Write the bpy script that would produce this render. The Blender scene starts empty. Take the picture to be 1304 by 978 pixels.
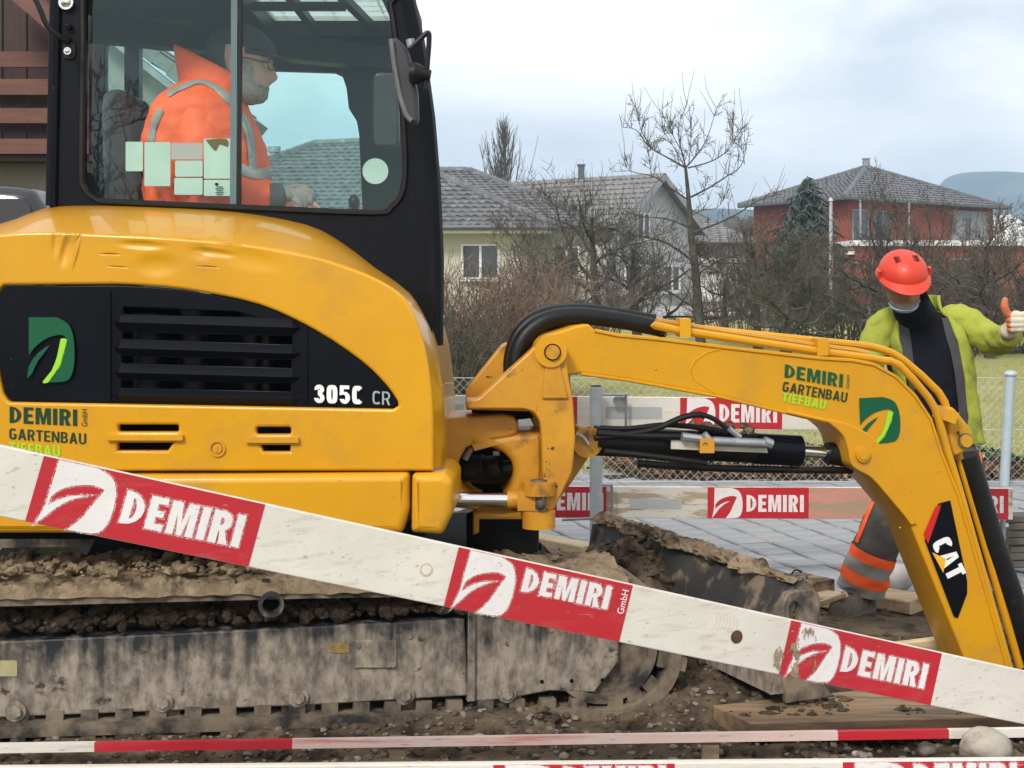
import bpy, bmesh, math, random
import numpy as np
from mathutils import Vector, Matrix, Euler, noise
R = math.radians
scene = bpy.context.scene
COL = scene.collection

# ------------------------------------------------------------------ camera, world, sun, exposure
CX, CY, F, CAMZ = 652.0, 360.0, 1800.0, 1.5
cam_d = bpy.data.cameras.new('camera'); cam = bpy.data.objects.new('camera', cam_d); COL.objects.link(cam)
cam.location = (0, 0, CAMZ); cam.rotation_euler = (R(90), 0, 0)
cam_d.sensor_width = 36.0; cam_d.lens = 36.0*F/1304.0
cam_d.shift_y = -(489.0-CY)/1304.0
cam_d.clip_start = 0.05; cam_d.clip_end = 9000
scene.camera = cam

SUN_EL, SUN_AZ = R(40), R(206)          # azimuth measured clockwise from +Y: behind the camera, a little left
world = bpy.data.worlds.new('World'); scene.world = world; world.use_nodes = True
nt = world.node_tree; nt.nodes.clear()
out = nt.nodes.new('ShaderNodeOutputWorld'); bg = nt.nodes.new('ShaderNodeBackground')
sky = nt.nodes.new('ShaderNodeTexSky'); sky.sky_type = 'NISHITA'; sky.sun_disc = False
sky.sun_elevation = SUN_EL; sky.sun_rotation = SUN_AZ; sky.air_density = 1.0; sky.dust_density = 2.0
tc = nt.nodes.new('ShaderNodeTexCoord'); mp = nt.nodes.new('ShaderNodeMapping')
mp.inputs['Scale'].default_value = (1.0, 1.0, 2.6)
ns = nt.nodes.new('ShaderNodeTexNoise'); ns.inputs['Scale'].default_value = 3.1; ns.inputs['Detail'].default_value = 7
ns.inputs['Roughness'].default_value = 0.52; ns.inputs['Distortion'].default_value = 0.35
rp = nt.nodes.new('ShaderNodeValToRGB'); e = rp.color_ramp.elements
e[0].position = 0.38; e[0].color = (7.5, 7.85, 8.4, 1); e[1].position = 0.61; e[1].color = (12.8, 12.4, 12.0, 1)
mx = nt.nodes.new('ShaderNodeMix'); mx.data_type = 'RGBA'; mx.inputs[0].default_value = 0.82
nt.links.new(tc.outputs['Generated'], mp.inputs['Vector']); nt.links.new(mp.outputs['Vector'], ns.inputs['Vector'])
nt.links.new(ns.outputs['Fac'], rp.inputs['Fac'])
nt.links.new(sky.outputs['Color'], mx.inputs[6]); nt.links.new(rp.outputs['Color'], mx.inputs[7])
nt.links.new(mx.outputs[2], bg.inputs['Color']); bg.inputs['Strength'].default_value = 0.10
nt.links.new(bg.outputs['Background'], out.inputs['Surface'])
sun_d = bpy.data.lights.new('sun', 'SUN'); sun = bpy.data.objects.new('sun', sun_d); COL.objects.link(sun)
sun_d.energy = 2.3; sun_d.angle = R(11); sun_d.color = (1.0, 0.96, 0.9)
sdir = Vector((math.sin(SUN_AZ)*math.cos(SUN_EL), math.cos(SUN_AZ)*math.cos(SUN_EL), math.sin(SUN_EL)))
sun.rotation_euler = sdir.to_track_quat('Z', 'Y').to_euler(); sun.location = sdir*30
scene.view_settings.view_transform = 'Standard'; scene.view_settings.look = 'None'
scene.view_settings.exposure = 0.36; scene.view_settings.gamma = 1.0
scene.render.engine = 'CYCLES'
scene.cycles.max_bounces = 8; scene.cycles.volume_bounces = 2; scene.cycles.transparent_max_bounces = 16
scene.cycles.sample_clamp_indirect = 6.0
try: scene.cycles.use_denoising = True
except Exception: pass

# ------------------------------------------------------------------ helpers
def P(px, py, Y):
    return Vector(((px-CX)*Y/F, Y, CAMZ-(py-CY)*Y/F))
def S(npx, Y): return npx*Y/F
class Plane:
    """vertical plane Y = Y0 + t*X"""
    def __init__(s, Y0, t=0.0):
        s.Y0, s.t = Y0, t
        s.u = Vector((1, t, 0)).normalized(); s.n = Vector((t, -1, 0)).normalized()   # n faces the camera
        s.o = Vector((0, Y0, 0))
    def at(s, px, py):
        Y = s.Y0/(1.0-s.t*(px-CX)/F); return P(px, py, Y)
    def uv(s, p): d = p-s.o; return (d.dot(s.u), d.z)
    def back(s, d): q = Plane(s.Y0, s.t); q.o = s.o - s.n*d; q.Y0 = s.Y0 + d*math.sqrt(1+s.t*s.t); return q

def wloc(o):
    v = Vector((0, 0, 0))
    while o is not None: v = v+o.location; o = o.parent
    return v
def tag(o, label=None, cat=None, group=None, kind=None):
    if label: o['label'] = label
    if cat: o['category'] = cat
    if group: o['group'] = group
    if kind: o['kind'] = kind
    return o
def thing(name, loc, label, cat, group=None):
    o = bpy.data.objects.new(name, None); COL.objects.link(o); o.location = loc; o.empty_display_size = .2
    return tag(o, label, cat, group)
def link_mesh(name, me, mat, parent=None, smooth=35, kind=None, label=None):
    if parent is not None:
        me.transform(Matrix.Translation(-wloc(parent)))
    if mat is not None and len(me.materials) == 0: me.materials.append(mat)
    if smooth:
        me.polygons.foreach_set('use_smooth', [True]*len(me.polygons))
        try: me.set_sharp_from_angle(angle=R(smooth))
        except Exception: pass
    o = bpy.data.objects.new(name, me); COL.objects.link(o)
    if parent is not None: o.parent = parent
    if kind: o['kind'] = kind
    if label: o['label'] = label
    return o

class MB:
    def __init__(s): s.v = []; s.f = []
    def add(s, vs, fs):
        b = len(s.v); s.v.extend([tuple(p) for p in vs]); s.f.extend([tuple(i+b for i in q) for q in fs]); return s
    def box(s, c, size, rot=None):
        hx, hy, hz = size[0]/2, size[1]/2, size[2]/2
        vs = [Vector((x, y, z)) for x in (-hx, hx) for y in (-hy, hy) for z in (-hz, hz)]
        m = (rot.to_matrix() if isinstance(rot, Euler) else rot) if rot is not None else Matrix.Identity(3)
        vs = [m@p+Vector(c) for p in vs]
        return s.add(vs, [(0, 1, 3, 2), (4, 6, 7, 5), (0, 4, 5, 1), (2, 3, 7, 6), (0, 2, 6, 4), (1, 5, 7, 3)])
    def beam(s, a, b, w, h, up=Vector((0, 0, 1))):
        a, b = Vector(a), Vector(b); d = (b-a); x = d.normalized(); y = up.cross(x)
        if y.length < 1e-5: y = Vector((0, 1, 0)).cross(x)
        y.normalize(); z = x.cross(y); m = Matrix((x, y, z)).transposed()
        return s.box((a+b)/2, (d.length, w, h), m)
    def tube(s, pts, r, n=8, cap=True, closed=False):
        pts = [Vector(p) for p in pts]; k = len(pts)
        rs = list(r) if isinstance(r, (list, tuple)) else [r]*k
        loops = []; prev = None
        for i, p in enumerate(pts):
            if closed: t = pts[(i+1) % k]-pts[i-1]
            else: t = pts[min(i+1, k-1)]-pts[max(i-1, 0)]
            if t.length < 1e-9: t = Vector((0, 0, 1))
            t.normalize()
            if prev is None:
                a = Vector((0, 0, 1)) if abs(t.z) < .9 else Vector((1, 0, 0))
                nrm = (a-t*a.dot(t)).normalized()
            else:
                nrm = prev-t*prev.dot(t)
                nrm = nrm.normalized() if nrm.length > 1e-6 else prev
            prev = nrm; bn = t.cross(nrm)
            loops.append([p+(nrm*math.cos(2*math.pi*j/n)+bn*math.sin(2*math.pi*j/n))*rs[i] for j in range(n)])
        return s.loft(loops, cap, closed)
    def loft(s, loops, cap=True, closed=False):
        n = len(loops[0]); k = len(loops); vs = [p for l in loops for p in l]; fs = []
        for i in range(k if closed else k-1):
            a, b = i*n, ((i+1) % k)*n
            for j in range(n): fs.append((a+j, a+(j+1) % n, b+(j+1) % n, b+j))
        if cap and not closed:
            fs.append(tuple(range(n-1, -1, -1))); fs.append(tuple((k-1)*n+j for j in range(n)))
        return s.add(vs, fs)
    def cyl(s, a, b, r, n=16, r2=None): return s.tube([a, b], [r, r if r2 is None else r2], n)
    def ring(s, c, axis, ro, ri, th, n=24):
        axis = Vector(axis).normalized(); a = Vector((0, 0, 1)) if abs(axis.z) < .9 else Vector((1, 0, 0))
        x = axis.cross(a).normalized(); y = axis.cross(x); c = Vector(c); loops = []
        for j in range(n):
            d = x*math.cos(2*math.pi*j/n)+y*math.sin(2*math.pi*j/n)
            loops.append([c+d*ro+axis*th/2, c+d*ro-axis*th/2, c+d*ri-axis*th/2, c+d*ri+axis*th/2])
        return s.loft(loops, False, True)
    def sphere(s, c, r, n=12, m=8, sc=(1, 1, 1), rot=None):
        c = Vector(c); vs = []; fs = []
        mt = rot.to_matrix() if rot else Matrix.Identity(3)
        for i in range(m+1):
            th = math.pi*i/m
            for j in range(n):
                ph = 2*math.pi*j/n
                vs.append(c+mt@Vector((r*sc[0]*math.sin(th)*math.cos(ph), r*sc[1]*math.sin(th)*math.sin(ph), r*sc[2]*math.cos(th))))
        for i in range(m):
            for j in range(n): fs.append((i*n+j, (i+1)*n+j, (i+1)*n+(j+1) % n, i*n+(j+1) % n))
        return s.add(vs, fs)
    def rock(s, c, r, rng, sc=(1, 1, .7), sub=1, jit=.22):
        vs, fs = ICO[sub]; c = Vector(c); rot = Euler((rng.random()*6, rng.random()*6, rng.random()*6)).to_matrix()
        off = Vector((rng.random()*50, rng.random()*50, rng.random()*50)); out = []
        for p in vs:
            q = rot@p; k = 1+jit*2*noise.noise(p*1.3+off)+jit*.8*noise.noise(p*3.1+off)
            out.append(c+Vector((q.x*sc[0], q.y*sc[1], q.z*sc[2]))*r*k)
        return s.add(out, fs)
    def mesh(s, name='m', clean=False):
        me = bpy.data.meshes.new(name); me.from_pydata(s.v, [], s.f); me.validate(); me.update()
        bm = bmesh.new(); bm.from_mesh(me)
        if clean: bmesh.ops.remove_doubles(bm, verts=bm.verts, dist=1e-5)
        bmesh.ops.recalc_face_normals(bm, faces=bm.faces); bm.to_mesh(me); bm.free()
        return me
    def build(s, name, mat, parent=None, smooth=35, kind=None, label=None, clean=False, fast=False):
        if fast:
            me = bpy.data.meshes.new(name); me.from_pydata(s.v, [], s.f); me.update()
        else: me = s.mesh(name, clean)
        return link_mesh(name, me, mat, parent, smooth, kind, label)
ICO = {}
for sub in (1, 2, 3):
    bm = bmesh.new(); bmesh.ops.create_icosphere(bm, subdivisions=sub, radius=1.0)
    bm.verts.index_update()
    ICO[sub] = ([v.co.copy() for v in bm.verts], [tuple(v.index for v in f.verts) for f in bm.faces]); bm.free()

def curve_mesh(name, polys, depth, bevel=0.0, res=2, grow=0.0):
    cu = bpy.data.curves.new(name, 'CURVE'); cu.dimensions = '2D'; cu.fill_mode = 'BOTH'
    for poly in polys:
        sp = cu.splines.new('POLY'); sp.points.add(len(poly)-1); sp.use_cyclic_u = True
        for pt, (u, v) in zip(sp.points, poly): pt.co = (u, v, 0, 1)
    cu.extrude = max(depth/2-bevel, 0.0002)
    if bevel: cu.bevel_depth = bevel; cu.bevel_resolution = res; cu.offset = -bevel
    if grow: cu.offset = grow
    ob = bpy.data.objects.new(name, cu); me = bpy.data.meshes.new_from_object(ob)
    bpy.data.objects.remove(ob); bpy.data.curves.remove(cu)
    me.materials.clear()
    return me
def roundpoly(pts, r=6.0, n=4):
    """outline with its corners rounded to a fixed radius"""
    out_ = []; k = len(pts)
    for i in range(k):
        p0, p, p1 = Vector(pts[i-1]), Vector(pts[i]), Vector(pts[(i+1) % k]); a, b = p0-p, p1-p
        t = min(r, a.length*.42, b.length*.42)
        if t < .3: out_.append(tuple(p)); continue
        q0, q1 = p+a.normalized()*t, p+b.normalized()*t
        for m in range(n+1):
            f = m/n; q = q0*(1-f)**2+p*2*f*(1-f)+q1*f*f; out_.append((q.x, q.y))
    return out_
def smoothpoly(pts, it=1):
    if it == 1: return roundpoly(pts)
    for _ in range(it):
        q = []
        for i in range(len(pts)):
            a, b = pts[i], pts[(i+1) % len(pts)]
            q += [(a[0]*.75+b[0]*.25, a[1]*.75+b[1]*.25), (a[0]*.25+b[0]*.75, a[1]*.25+b[1]*.75)]
        pts = q
    return pts
def catmull(pts, k=4):
    pts = [Vector(p) if len(p) == 3 else Vector((p[0], p[1], 0)) for p in pts]; out = []
    n = len(pts)
    for i in range(n-1):
        p0, p1, p2, p3 = pts[max(i-1, 0)], pts[i], pts[i+1], pts[min(i+2, n-1)]
        for j in range(k):
            t = j/k
            out.append(.5*((2*p1)+(p2-p0)*t+(2*p0-5*p1+4*p2-p3)*t*t+(3*p1-p0-3*p2+p3)*t**3))
    out.append(pts[-1]); return out
def cm2(pts, k=4): return [(p.x, p.y) for p in catmull(pts, k)]
def circ(c, r, n=24, a0=0, a1=360, ry=None):
    ry = r if ry is None else ry
    m = n if a1-a0 >= 360 else n+1
    return [(c[0]+r*math.cos(R(a0+(a1-a0)*i/n)), c[1]+ry*math.sin(R(a0+(a1-a0)*i/n))) for i in range(m)]
def rrect(x0, y0, x1, y1, r, n=4):
    o = []
    for cx, cy, a in ((x1-r, y1-r, 0), (x0+r, y1-r, 90), (x0+r, y0+r, 180), (x1-r, y0+r, 270)):
        o += [(cx+r*math.cos(R(a+90*i/n)), cy+r*math.sin(R(a+90*i/n))) for i in range(n+1)]
    return o
def place_uv(me, pl, off, depth):
    """local (u,v,w) -> world; the front face lies `off` in front of the plane"""
    m = Matrix.Identity(4)
    u, n = pl.u, pl.n
    o = pl.o + n*(off-depth/2)
    for i in range(3): m[i][0] = u[i]; m[i][1] = (0, 0, 1)[i]; m[i][2] = n[i]; m[i][3] = o[i]
    me.transform(m)
def plate(name, poly, pl, depth, mat, parent=None, holes=(), bevel=0.004, off=0.0, smooth=35, kind=None, label=None, res=2):
    def area(q): return sum(q[i][0]*q[(i+1) % len(q)][1]-q[(i+1) % len(q)][0]*q[i][1] for i in range(len(q)))
    polys = []
    for k, q in enumerate([poly]+list(holes)):
        w = [pl.uv(pl.at(x, y)) for x, y in q]
        w = [w[i] for i in range(len(w)) if (Vector(w[i])-Vector(w[i-1])).length > 1e-5]
        if (area(w) < 0) == (k == 0): w = w[::-1]
        polys.append(w)
    bevel = min(bevel, depth*.45)
    me = curve_mesh(name, polys, depth, bevel, res)
    place_uv(me, pl, off, depth)
    return link_mesh(name, me, mat, parent, smooth, kind, label)
_txt = {}
def text_base(s, bold, xs=1.0):
    key = (s, bold)
    if key not in _txt:
        cu = bpy.data.curves.new('t', 'FONT'); cu.body = s; cu.size = 1; cu.offset = bold; cu.resolution_u = 4
        cu.space_character = 1.0+bold*2
        ob = bpy.data.objects.new('t', cu); COL.objects.link(ob); bpy.context.view_layer.update()
        me = bpy.data.meshes.new_from_object(ob.evaluated_get(bpy.context.evaluated_depsgraph_get()))
        bpy.data.objects.remove(ob); bpy.data.curves.remove(cu)
        co = np.array([v.co[:2] for v in me.vertices]); mn = co.min(0); sz = co.max(0)-mn
        co = (co-mn)/sz
        _txt[key] = (co, [tuple(p.vertices) for p in me.polygons]); bpy.data.meshes.remove(me)
    return _txt[key]
def affine(o, U, V, co): return [o+U*float(a)+V*float(b) for a, b in co]
def area2(q): return sum(q[i][0]*q[(i+1) % len(q)][1]-q[(i+1) % len(q)][0]*q[i][1] for i in range(len(q)))
def flatshape(polys, lb, rb, lt, mat, parent, name, halo=None):
    U = rb-lb; V = lt-lb
    if halo:   # a faint border of overspray round stencilled paint
        lu, lv = U.length, V.length
        for g, d in halo[1]:
            cen = [[(u*lu, v*lv) for u, v in q] for q in polys]
            hm = curve_mesh(name, cen, 0.0004, 0, 2, g)
            bm = bmesh.new(); bm.from_mesh(hm); bmesh.ops.delete(bm, geom=[f for f in bm.faces if f.calc_center_median().z <= 0], context='FACES_ONLY'); bm.to_mesh(hm); bm.free()
            n_ = U.cross(V).normalized(); n_ = n_ if n_.y < 0 else -n_
            for v in hm.vertices: v.co = lb+U*(v.co.x/lu)+V*(v.co.y/lv)-n_*d
            link_mesh('overspray', hm, halo[0], parent, 0)
    me = curve_mesh(name, polys, 0.0004)
    bm = bmesh.new(); bm.from_mesh(me)
    bmesh.ops.delete(bm, geom=[f for f in bm.faces if f.calc_center_median().z <= 0], context='FACES_ONLY')
    bm.to_mesh(me); bm.free()
    for v in me.vertices: v.co = lb+U*v.co.x+V*v.co.y
    return link_mesh(name, me, mat, parent, 0)

# block letters drawn as strokes: unit-height outlines, each (outer, holes..., advance)
def _bowl(x0, x1, y0, y1, n=8):
    """right-hand half bowl from (x0,y0) round to (x0,y1)"""
    ry = (y1-y0)/2; cy = (y0+y1)/2; rx = min(x1-x0, ry*1.05); cx = x1-rx
    return [(x0, y0), (cx, y0)]+[(cx+rx*math.sin(math.pi*i/n), cy-ry*math.cos(math.pi*i/n)) for i in range(1, n)]+[(cx, y1), (x0, y1)]
def _ring(w, s, a0, a1, n=28, squash=1.0):
    """C-shaped stroke between the angles, on a rounded box of width w"""
    def pt(a, k):
        ca, sa = math.cos(R(a)), math.sin(R(a)); rx, ry = w/2-k, .5-k; e_ = .62
        return (w/2+rx*math.copysign(abs(ca)**e_, ca), .5+ry*math.copysign(abs(sa)**e_, sa))
    return [pt(a0+(a1-a0)*i/n, 0) for i in range(n+1)]+[pt(a1+(a0-a1)*i/n, s) for i in range(n+1)]
def glyph(ch, s):
    if ch == 'I': return [[(0, 0), (s, 0), (s, 1), (0, 1)]], s
    if ch == 'D': return [_bowl(0, .60, 0, 1), _bowl(s, .60-s, s*.8, 1-s*.8)], .60
    if ch == 'E': return [[(0, 0), (.5, 0), (.5, s*.82), (s, s*.82), (s, .5-s*.4), (.45, .5-s*.4), (.45, .5+s*.4), (s, .5+s*.4), (s, 1-s*.82), (.5, 1-s*.82), (.5, 1), (0, 1)]], .5
    if ch == 'F': return [[(0, 0), (s, 0), (s, .5-s*.5), (.44, .5-s*.5), (.44, .5+s*.35), (s, .5+s*.35), (s, 1-s*.82), (.49, 1-s*.82), (.49, 1), (0, 1)]], .49
    if ch == 'T': return [[(.27-s/2, 0), (.27+s/2, 0), (.27+s/2, 1-s*.82), (.54, 1-s*.82), (.54, 1), (0, 1), (0, 1-s*.82), (.27-s/2, 1-s*.82)]], .54
    if ch == 'M':
        w = .78; return [[(0, 0), (s*.9, 0), (s*.9, .64), (w/2-.07, 0), (w/2+.07, 0), (w-s*.9, .64), (w-s*.9, 0), (w, 0), (w, 1), (w-s*1.25, 1), (w/2, .36), (s*1.25, 1), (0, 1)]], w
    if ch == 'N': w = .62; return [[(0, 0), (s*.9, 0), (s*.9, .62), (w-s*.95, 0), (w, 0), (w, 1), (w-s*.9, 1), (w-s*.9, .38), (s*.95, 1), (0, 1)]], w
    if ch == 'A': w = .66; return [[(0, 0), (s, 0), (s+.06, .21), (w-s-.06, .21), (w-s, 0), (w, 0), (w/2+s*.55, 1), (w/2-s*.55, 1)], [(s+.105, .37), (w/2, .80), (w-s-.105, .37)]], w
    if ch == 'R': return [[(0, 0), (s, 0), (s, .38), (.27, .38), (.56-s*1.05, 0), (.58, 0), (.42, .42)]+[(.57-.25+.25*math.sin(math.pi*i/8), .70-.30*math.cos(math.pi*i/8)) for i in range(2, 8)]+[(.32, 1), (0, 1)], _bowl(s, .57-s*.95, .38+s*.75, 1-s*.8)], .58
    if ch == 'B': return [[(0, 0), (.34, 0)]+[(.33+.25*math.sin(math.pi*i/8), .27-.27*math.cos(math.pi*i/8)) for i in range(1, 7)]+[(.47, .52)]+[(.31+.24*math.sin(math.pi*i/8), .76-.24*math.cos(math.pi*i/8)) for i in range(2, 8)]+[(.31, 1), (0, 1)], _bowl(s, .58-s, s*.8, .5-s*.2), _bowl(s, .55-s, .5+s*.45, 1-s*.8)], .58
    if ch == 'U': w = .60; return [[(0, 1), (0, .30)]+[(w/2-w/2*math.cos(math.pi*i/10), .30-.30*math.sin(math.pi*i/10)) for i in range(1, 10)]+[(w, .30), (w, 1), (w-s, 1), (w-s, .32)]+[(w/2+(w/2-s)*math.cos(math.pi*i/10), .32-(.32-s*.85)*math.sin(math.pi*i/10)) for i in range(1, 10)]+[(s, .32), (s, 1)]], w
    if ch == 'C': return [_ring(.58, s, 40, 320)], .57
    if ch == '0': return [_ring(.58, 0, 0, 360)[:28], _ring(.58, 0, 0, 360)[:28] and [(.29+(.29-s)*math.cos(R(a)), .5+(.5-s*.85)*math.sin(R(a))) for a in range(0, 360, 15)]], .58
    if ch == 'G': g = _ring(.60, s, 40, 345); k = len(g)//2; return [g[:k]+[(.60, .5), (.31, .5), (.31, .5-s*.75), (.60-s, .5-s*.75)]+g[k:]], .60
    if ch == '3': return [[(0, .27), (0, .22)]+[(.28+.28*math.sin(R(a)), .28-.28*math.cos(R(a))) for a in range(-80, 150, 15)]+[(.42, .53)]+[(.28+.26*math.sin(R(a)), .745-.255*math.cos(R(a))) for a in range(40, 281, 15)]+[(.02, .72), (s, .72)]+[(.28+(.26-s)*math.sin(R(a)), .745-(.255-s*.8)*math.cos(R(a))) for a in range(270, 20, -20)]+[(.20, .745-.255+s*.75), (.20, .56-s*.5)]+[(.28+(.28-s)*math.sin(R(a)), .28-(.28-s*.8)*math.cos(R(a))) for a in range(150, -81, -20)]+[(s, .27)]], .56
    if ch == '5': return [[(.02, 1), (.52, 1), (.52, 1-s*.82), (s*.95, 1-s*.82), (s*.92, .62), (.30, .66)]+[(.28+.28*math.sin(R(a)), .33-.33*math.cos(R(a))) for a in range(170, -81, -15)]+[(0, .26), (s, .26)]+[(.28+(.28-s)*math.sin(R(a)), .33-(.33-s*.82)*math.cos(R(a))) for a in range(-80, 165, 15)]+[(s*.9, .50), (0, .46)]], .56
    return None
def blocktext(word, s, gap=.11):
    polys = []; x = 0.0
    for ch in word:
        g = glyph(ch, s)
        if g is None: return None
        for q in g[0]: polys.append([(u+x, v) for u, v in q])
        x += g[1]+gap
    W = x-gap
    return [[(u/W, v) for u, v in q] for q in polys]
def lettering(word, lb, rb, lt, mat, parent, name='lettering', bold=.035, halo=None):
    s = {0: .13}.get(bold, .15+bold*1.9)
    polys = blocktext(word, s) if word.isupper() or word[0].isdigit() else None
    if polys is None:
        co, fs = text_base(word, bold*.5); mb = MB(); mb.add(affine(lb, rb-lb, lt-lb, co), fs); return mb.build(name, mat, parent, 0, fast=True)
    return flatshape(polys, lb, rb, lt, mat, parent, name, halo)

# ------------------------------------------------------------------ materials
def M(name, c1, c2=None, scale=6.0, rough=.6, metal=0.0, bump=0.0, bscale=40.0, detail=6, lo=.35, hi=.65, c3=None, s3=20, t3=(.55, .65),
      rvar=0.0, stretch=(1, 1, 1), coat=0.0, spec=.5, bdist=.01, c4=None, s4=60, t4=(.70, .73)):
    m = bpy.data.materials.new(name); m.use_nodes = True; t = m.node_tree; b = t.nodes['Principled BSDF']
    b.inputs['Roughness'].default_value = rough; b.inputs['Metallic'].default_value = metal
    b.inputs['Coat Weight'].default_value = coat; b.inputs['Specular IOR Level'].default_value = spec
    b.inputs['Base Color'].default_value = (*c1, 1)
    tcn = t.nodes.new('ShaderNodeTexCoord'); mpn = t.nodes.new('ShaderNodeMapping'); mpn.inputs['Scale'].default_value = stretch
    t.links.new(tcn.outputs['Object'], mpn.inputs['Vector'])
    def nz(sc, det=detail, ro=.6):
        n = t.nodes.new('ShaderNodeTexNoise'); n.inputs['Scale'].default_value = sc; n.inputs['Detail'].default_value = det
        n.inputs['Roughness'].default_value = ro; t.links.new(mpn.outputs['Vector'], n.inputs['Vector']); return n
    def ramp(fac, a, bb, ca=(0, 0, 0, 1), cb=(1, 1, 1, 1)):
        r = t.nodes.new('ShaderNodeValToRGB'); r.color_ramp.elements[0].position = a; r.color_ramp.elements[1].position = bb
        r.color_ramp.elements[0].color = ca; r.color_ramp.elements[1].color = cb; t.links.new(fac, r.inputs['Fac']); return r
    colout = None
    if c2 is not None:
        n1 = nz(scale); r1 = ramp(n1.outputs['Fac'], lo, hi, (*c1, 1), (*c2, 1)); colout = r1.outputs['Color']
        if rvar:
            mr = t.nodes.new('ShaderNodeMapRange'); t.links.new(n1.outputs['Fac'], mr.inputs['Value'])
            mr.inputs['From Min'].default_value = .3; mr.inputs['From Max'].default_value = .7
            mr.inputs['To Min'].default_value = max(rough-rvar, .03); mr.inputs['To Max'].default_value = min(rough+rvar, 1)
            t.links.new(mr.outputs['Result'], b.inputs['Roughness'])
    if c3 is not None:
        n3 = nz(s3); r3 = ramp(n3.outputs['Fac'], t3[0], t3[1]); mm = t.nodes.new('ShaderNodeMix'); mm.data_type = 'RGBA'
        t.links.new(r3.outputs['Color'], mm.inputs[0])
        if colout is not None: t.links.new(colout, mm.inputs[6])
        else: mm.inputs[6].default_value = (*c1, 1)
        mm.inputs[7].default_value = (*c3, 1); colout = mm.outputs[2]
    if c4 is not None:
        n4 = nz(s4, 4, .5); r4 = ramp(n4.outputs['Fac'], t4[0], t4[1]); mm = t.nodes.new('ShaderNodeMix'); mm.data_type = 'RGBA'
        t.links.new(r4.outputs['Color'], mm.inputs[0])
        if colout is not None: t.links.new(colout, mm.inputs[6])
        else: mm.inputs[6].default_value = (*c1, 1)
        mm.inputs[7].default_value = (*c4, 1); colout = mm.outputs[2]
    if colout is not None: t.links.new(colout, b.inputs['Base Color'])
    if bump:
        nb = nz(bscale, 5); bp = t.nodes.new('ShaderNodeBump'); bp.inputs['Strength'].default_value = bump; bp.inputs['Distance'].default_value = bdist
        t.links.new(nb.outputs['Fac'], bp.inputs['Height']); t.links.new(bp.outputs['Normal'], b.inputs['Normal'])
    return m
# ------------------------------------------------------------------ shared materials
YEL = M('yellow_paint', (.635, .305, .004), (.58, .27, .005), 3, .42, bump=.03, bscale=3.0, c3=(.40, .22, .045), s3=5, t3=(.52, .85), coat=.08, rvar=.08, spec=.35, c4=(.10, .06, .03), s4=75, t4=(.735, .76))
YELD = M('dirty_yellow_paint', (.58, .275, .010), (.46, .20, .013), 7, .42, bump=.08, bscale=30, c3=(.10, .055, .02), s3=9, t3=(.58, .76), coat=.1, c4=(.05, .03, .02), s4=40, t4=(.68, .72))
BLK = M('black_gloss', (.003, .004, .007), (.005, .006, .010), 4, .24, coat=.0, spec=.13, c3=(.035, .032, .028), s3=30, t3=(.72, .9), c4=(.2, .18, .15), s4=110, t4=(.745, .77))
BLKM = M('black_matt', (.004, .004, .005), rough=.9, spec=.2)
CAB = M('cab_black_paint', (.0028, .0034, .0062), (.0042, .005, .008), 5, .42, c3=(.022, .021, .02), s3=25, t3=(.66, .9), coat=.0, spec=.15, c4=(.12, .11, .10), s4=90, t4=(.74, .77))
RUB = M('black_rubber', (.004, .004, .0045), (.009, .0085, .008), 12, .45, spec=.3, c3=(.06, .048, .035), s3=18, t3=(.62, .85), bump=.1, bscale=60)
STEEL = M('zinc_steel', (.42, .44, .46), (.30, .32, .34), 14, .45, metal=.7, c3=(.2, .19, .17), s3=30, t3=(.6, .8))
CHROME = M('chrome', (.72, .72, .74), rough=.12, metal=1.0)
IRON = M('worn_iron', (.10, .09, .078), (.05, .045, .04), 9, .6, metal=.2, bump=.3, bscale=40, c3=(.27, .21, .145), s3=8, t3=(.44, .58))
DARKST = M('dark_blade_steel', (.035, .037, .040), (.07, .066, .06), 5, .5, metal=.2, bump=.15, bscale=25, c3=(.26, .20, .135), s3=7, t3=(.50, .60))
MUD = M('wet_mud', (.062, .043, .026), (.150, .110, .068), 5, .85, bump=.7, bscale=38, detail=9, c3=(.022, .015, .009), s3=11, t3=(.48, .66), spec=.3, bdist=.012)
MUDL = M('dry_mud', (.30, .226, .143), (.155, .112, .069), 9, .9, bump=.8, bscale=45, detail=9, c3=(.04, .028, .017), s3=13, t3=(.50, .68), spec=.2, bdist=.012)
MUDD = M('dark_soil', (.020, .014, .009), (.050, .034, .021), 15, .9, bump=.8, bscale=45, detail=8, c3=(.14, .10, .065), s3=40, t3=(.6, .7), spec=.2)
STONE = M('field_stone', (.42, .38, .31), (.30, .265, .21), 9, .75, bump=.35, bscale=45, c3=(.16, .12, .08), s3=13, t3=(.56, .75))
STONE2 = M('grey_pebble', (.23, .20, .165), (.14, .118, .092), 9, .75, bump=.3, bscale=45, c3=(.13, .10, .07), s3=13, t3=(.52, .7))
WOODN = M('fresh_sawn_timber', (.62, .48, .30), (.50, .36, .20), 5, .7, bump=.25, bscale=12, stretch=(.5, 7, 7), c3=(.26, .19, .12), s3=4, t3=(.55, .75))
WOODB = M('muddy_brown_timber', (.25, .155, .082), (.33, .215, .12), 4, .75, bump=.35, bscale=14, stretch=(.7, 5, 5), c3=(.16, .12, .078), s3=6, t3=(.45, .62))
ZINC = M('galvanised_post', (.36, .40, .42), (.46, .49, .50), 18, .5, metal=.35, bump=.05, bscale=60)
BARK = M('bark', (.030, .025, .020), (.065, .056, .043), 12, .9, bump=.6, bscale=30, c3=(.10, .11, .06), s3=7, t3=(.52, .7))
TWIG = M('twig_bark', (.052, .041, .031), (.115, .092, .068), 6, .85)
TWIGR = M('reddish_twigs', (.10, .060, .042), (.19, .130, .085), 5, .85)
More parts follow.
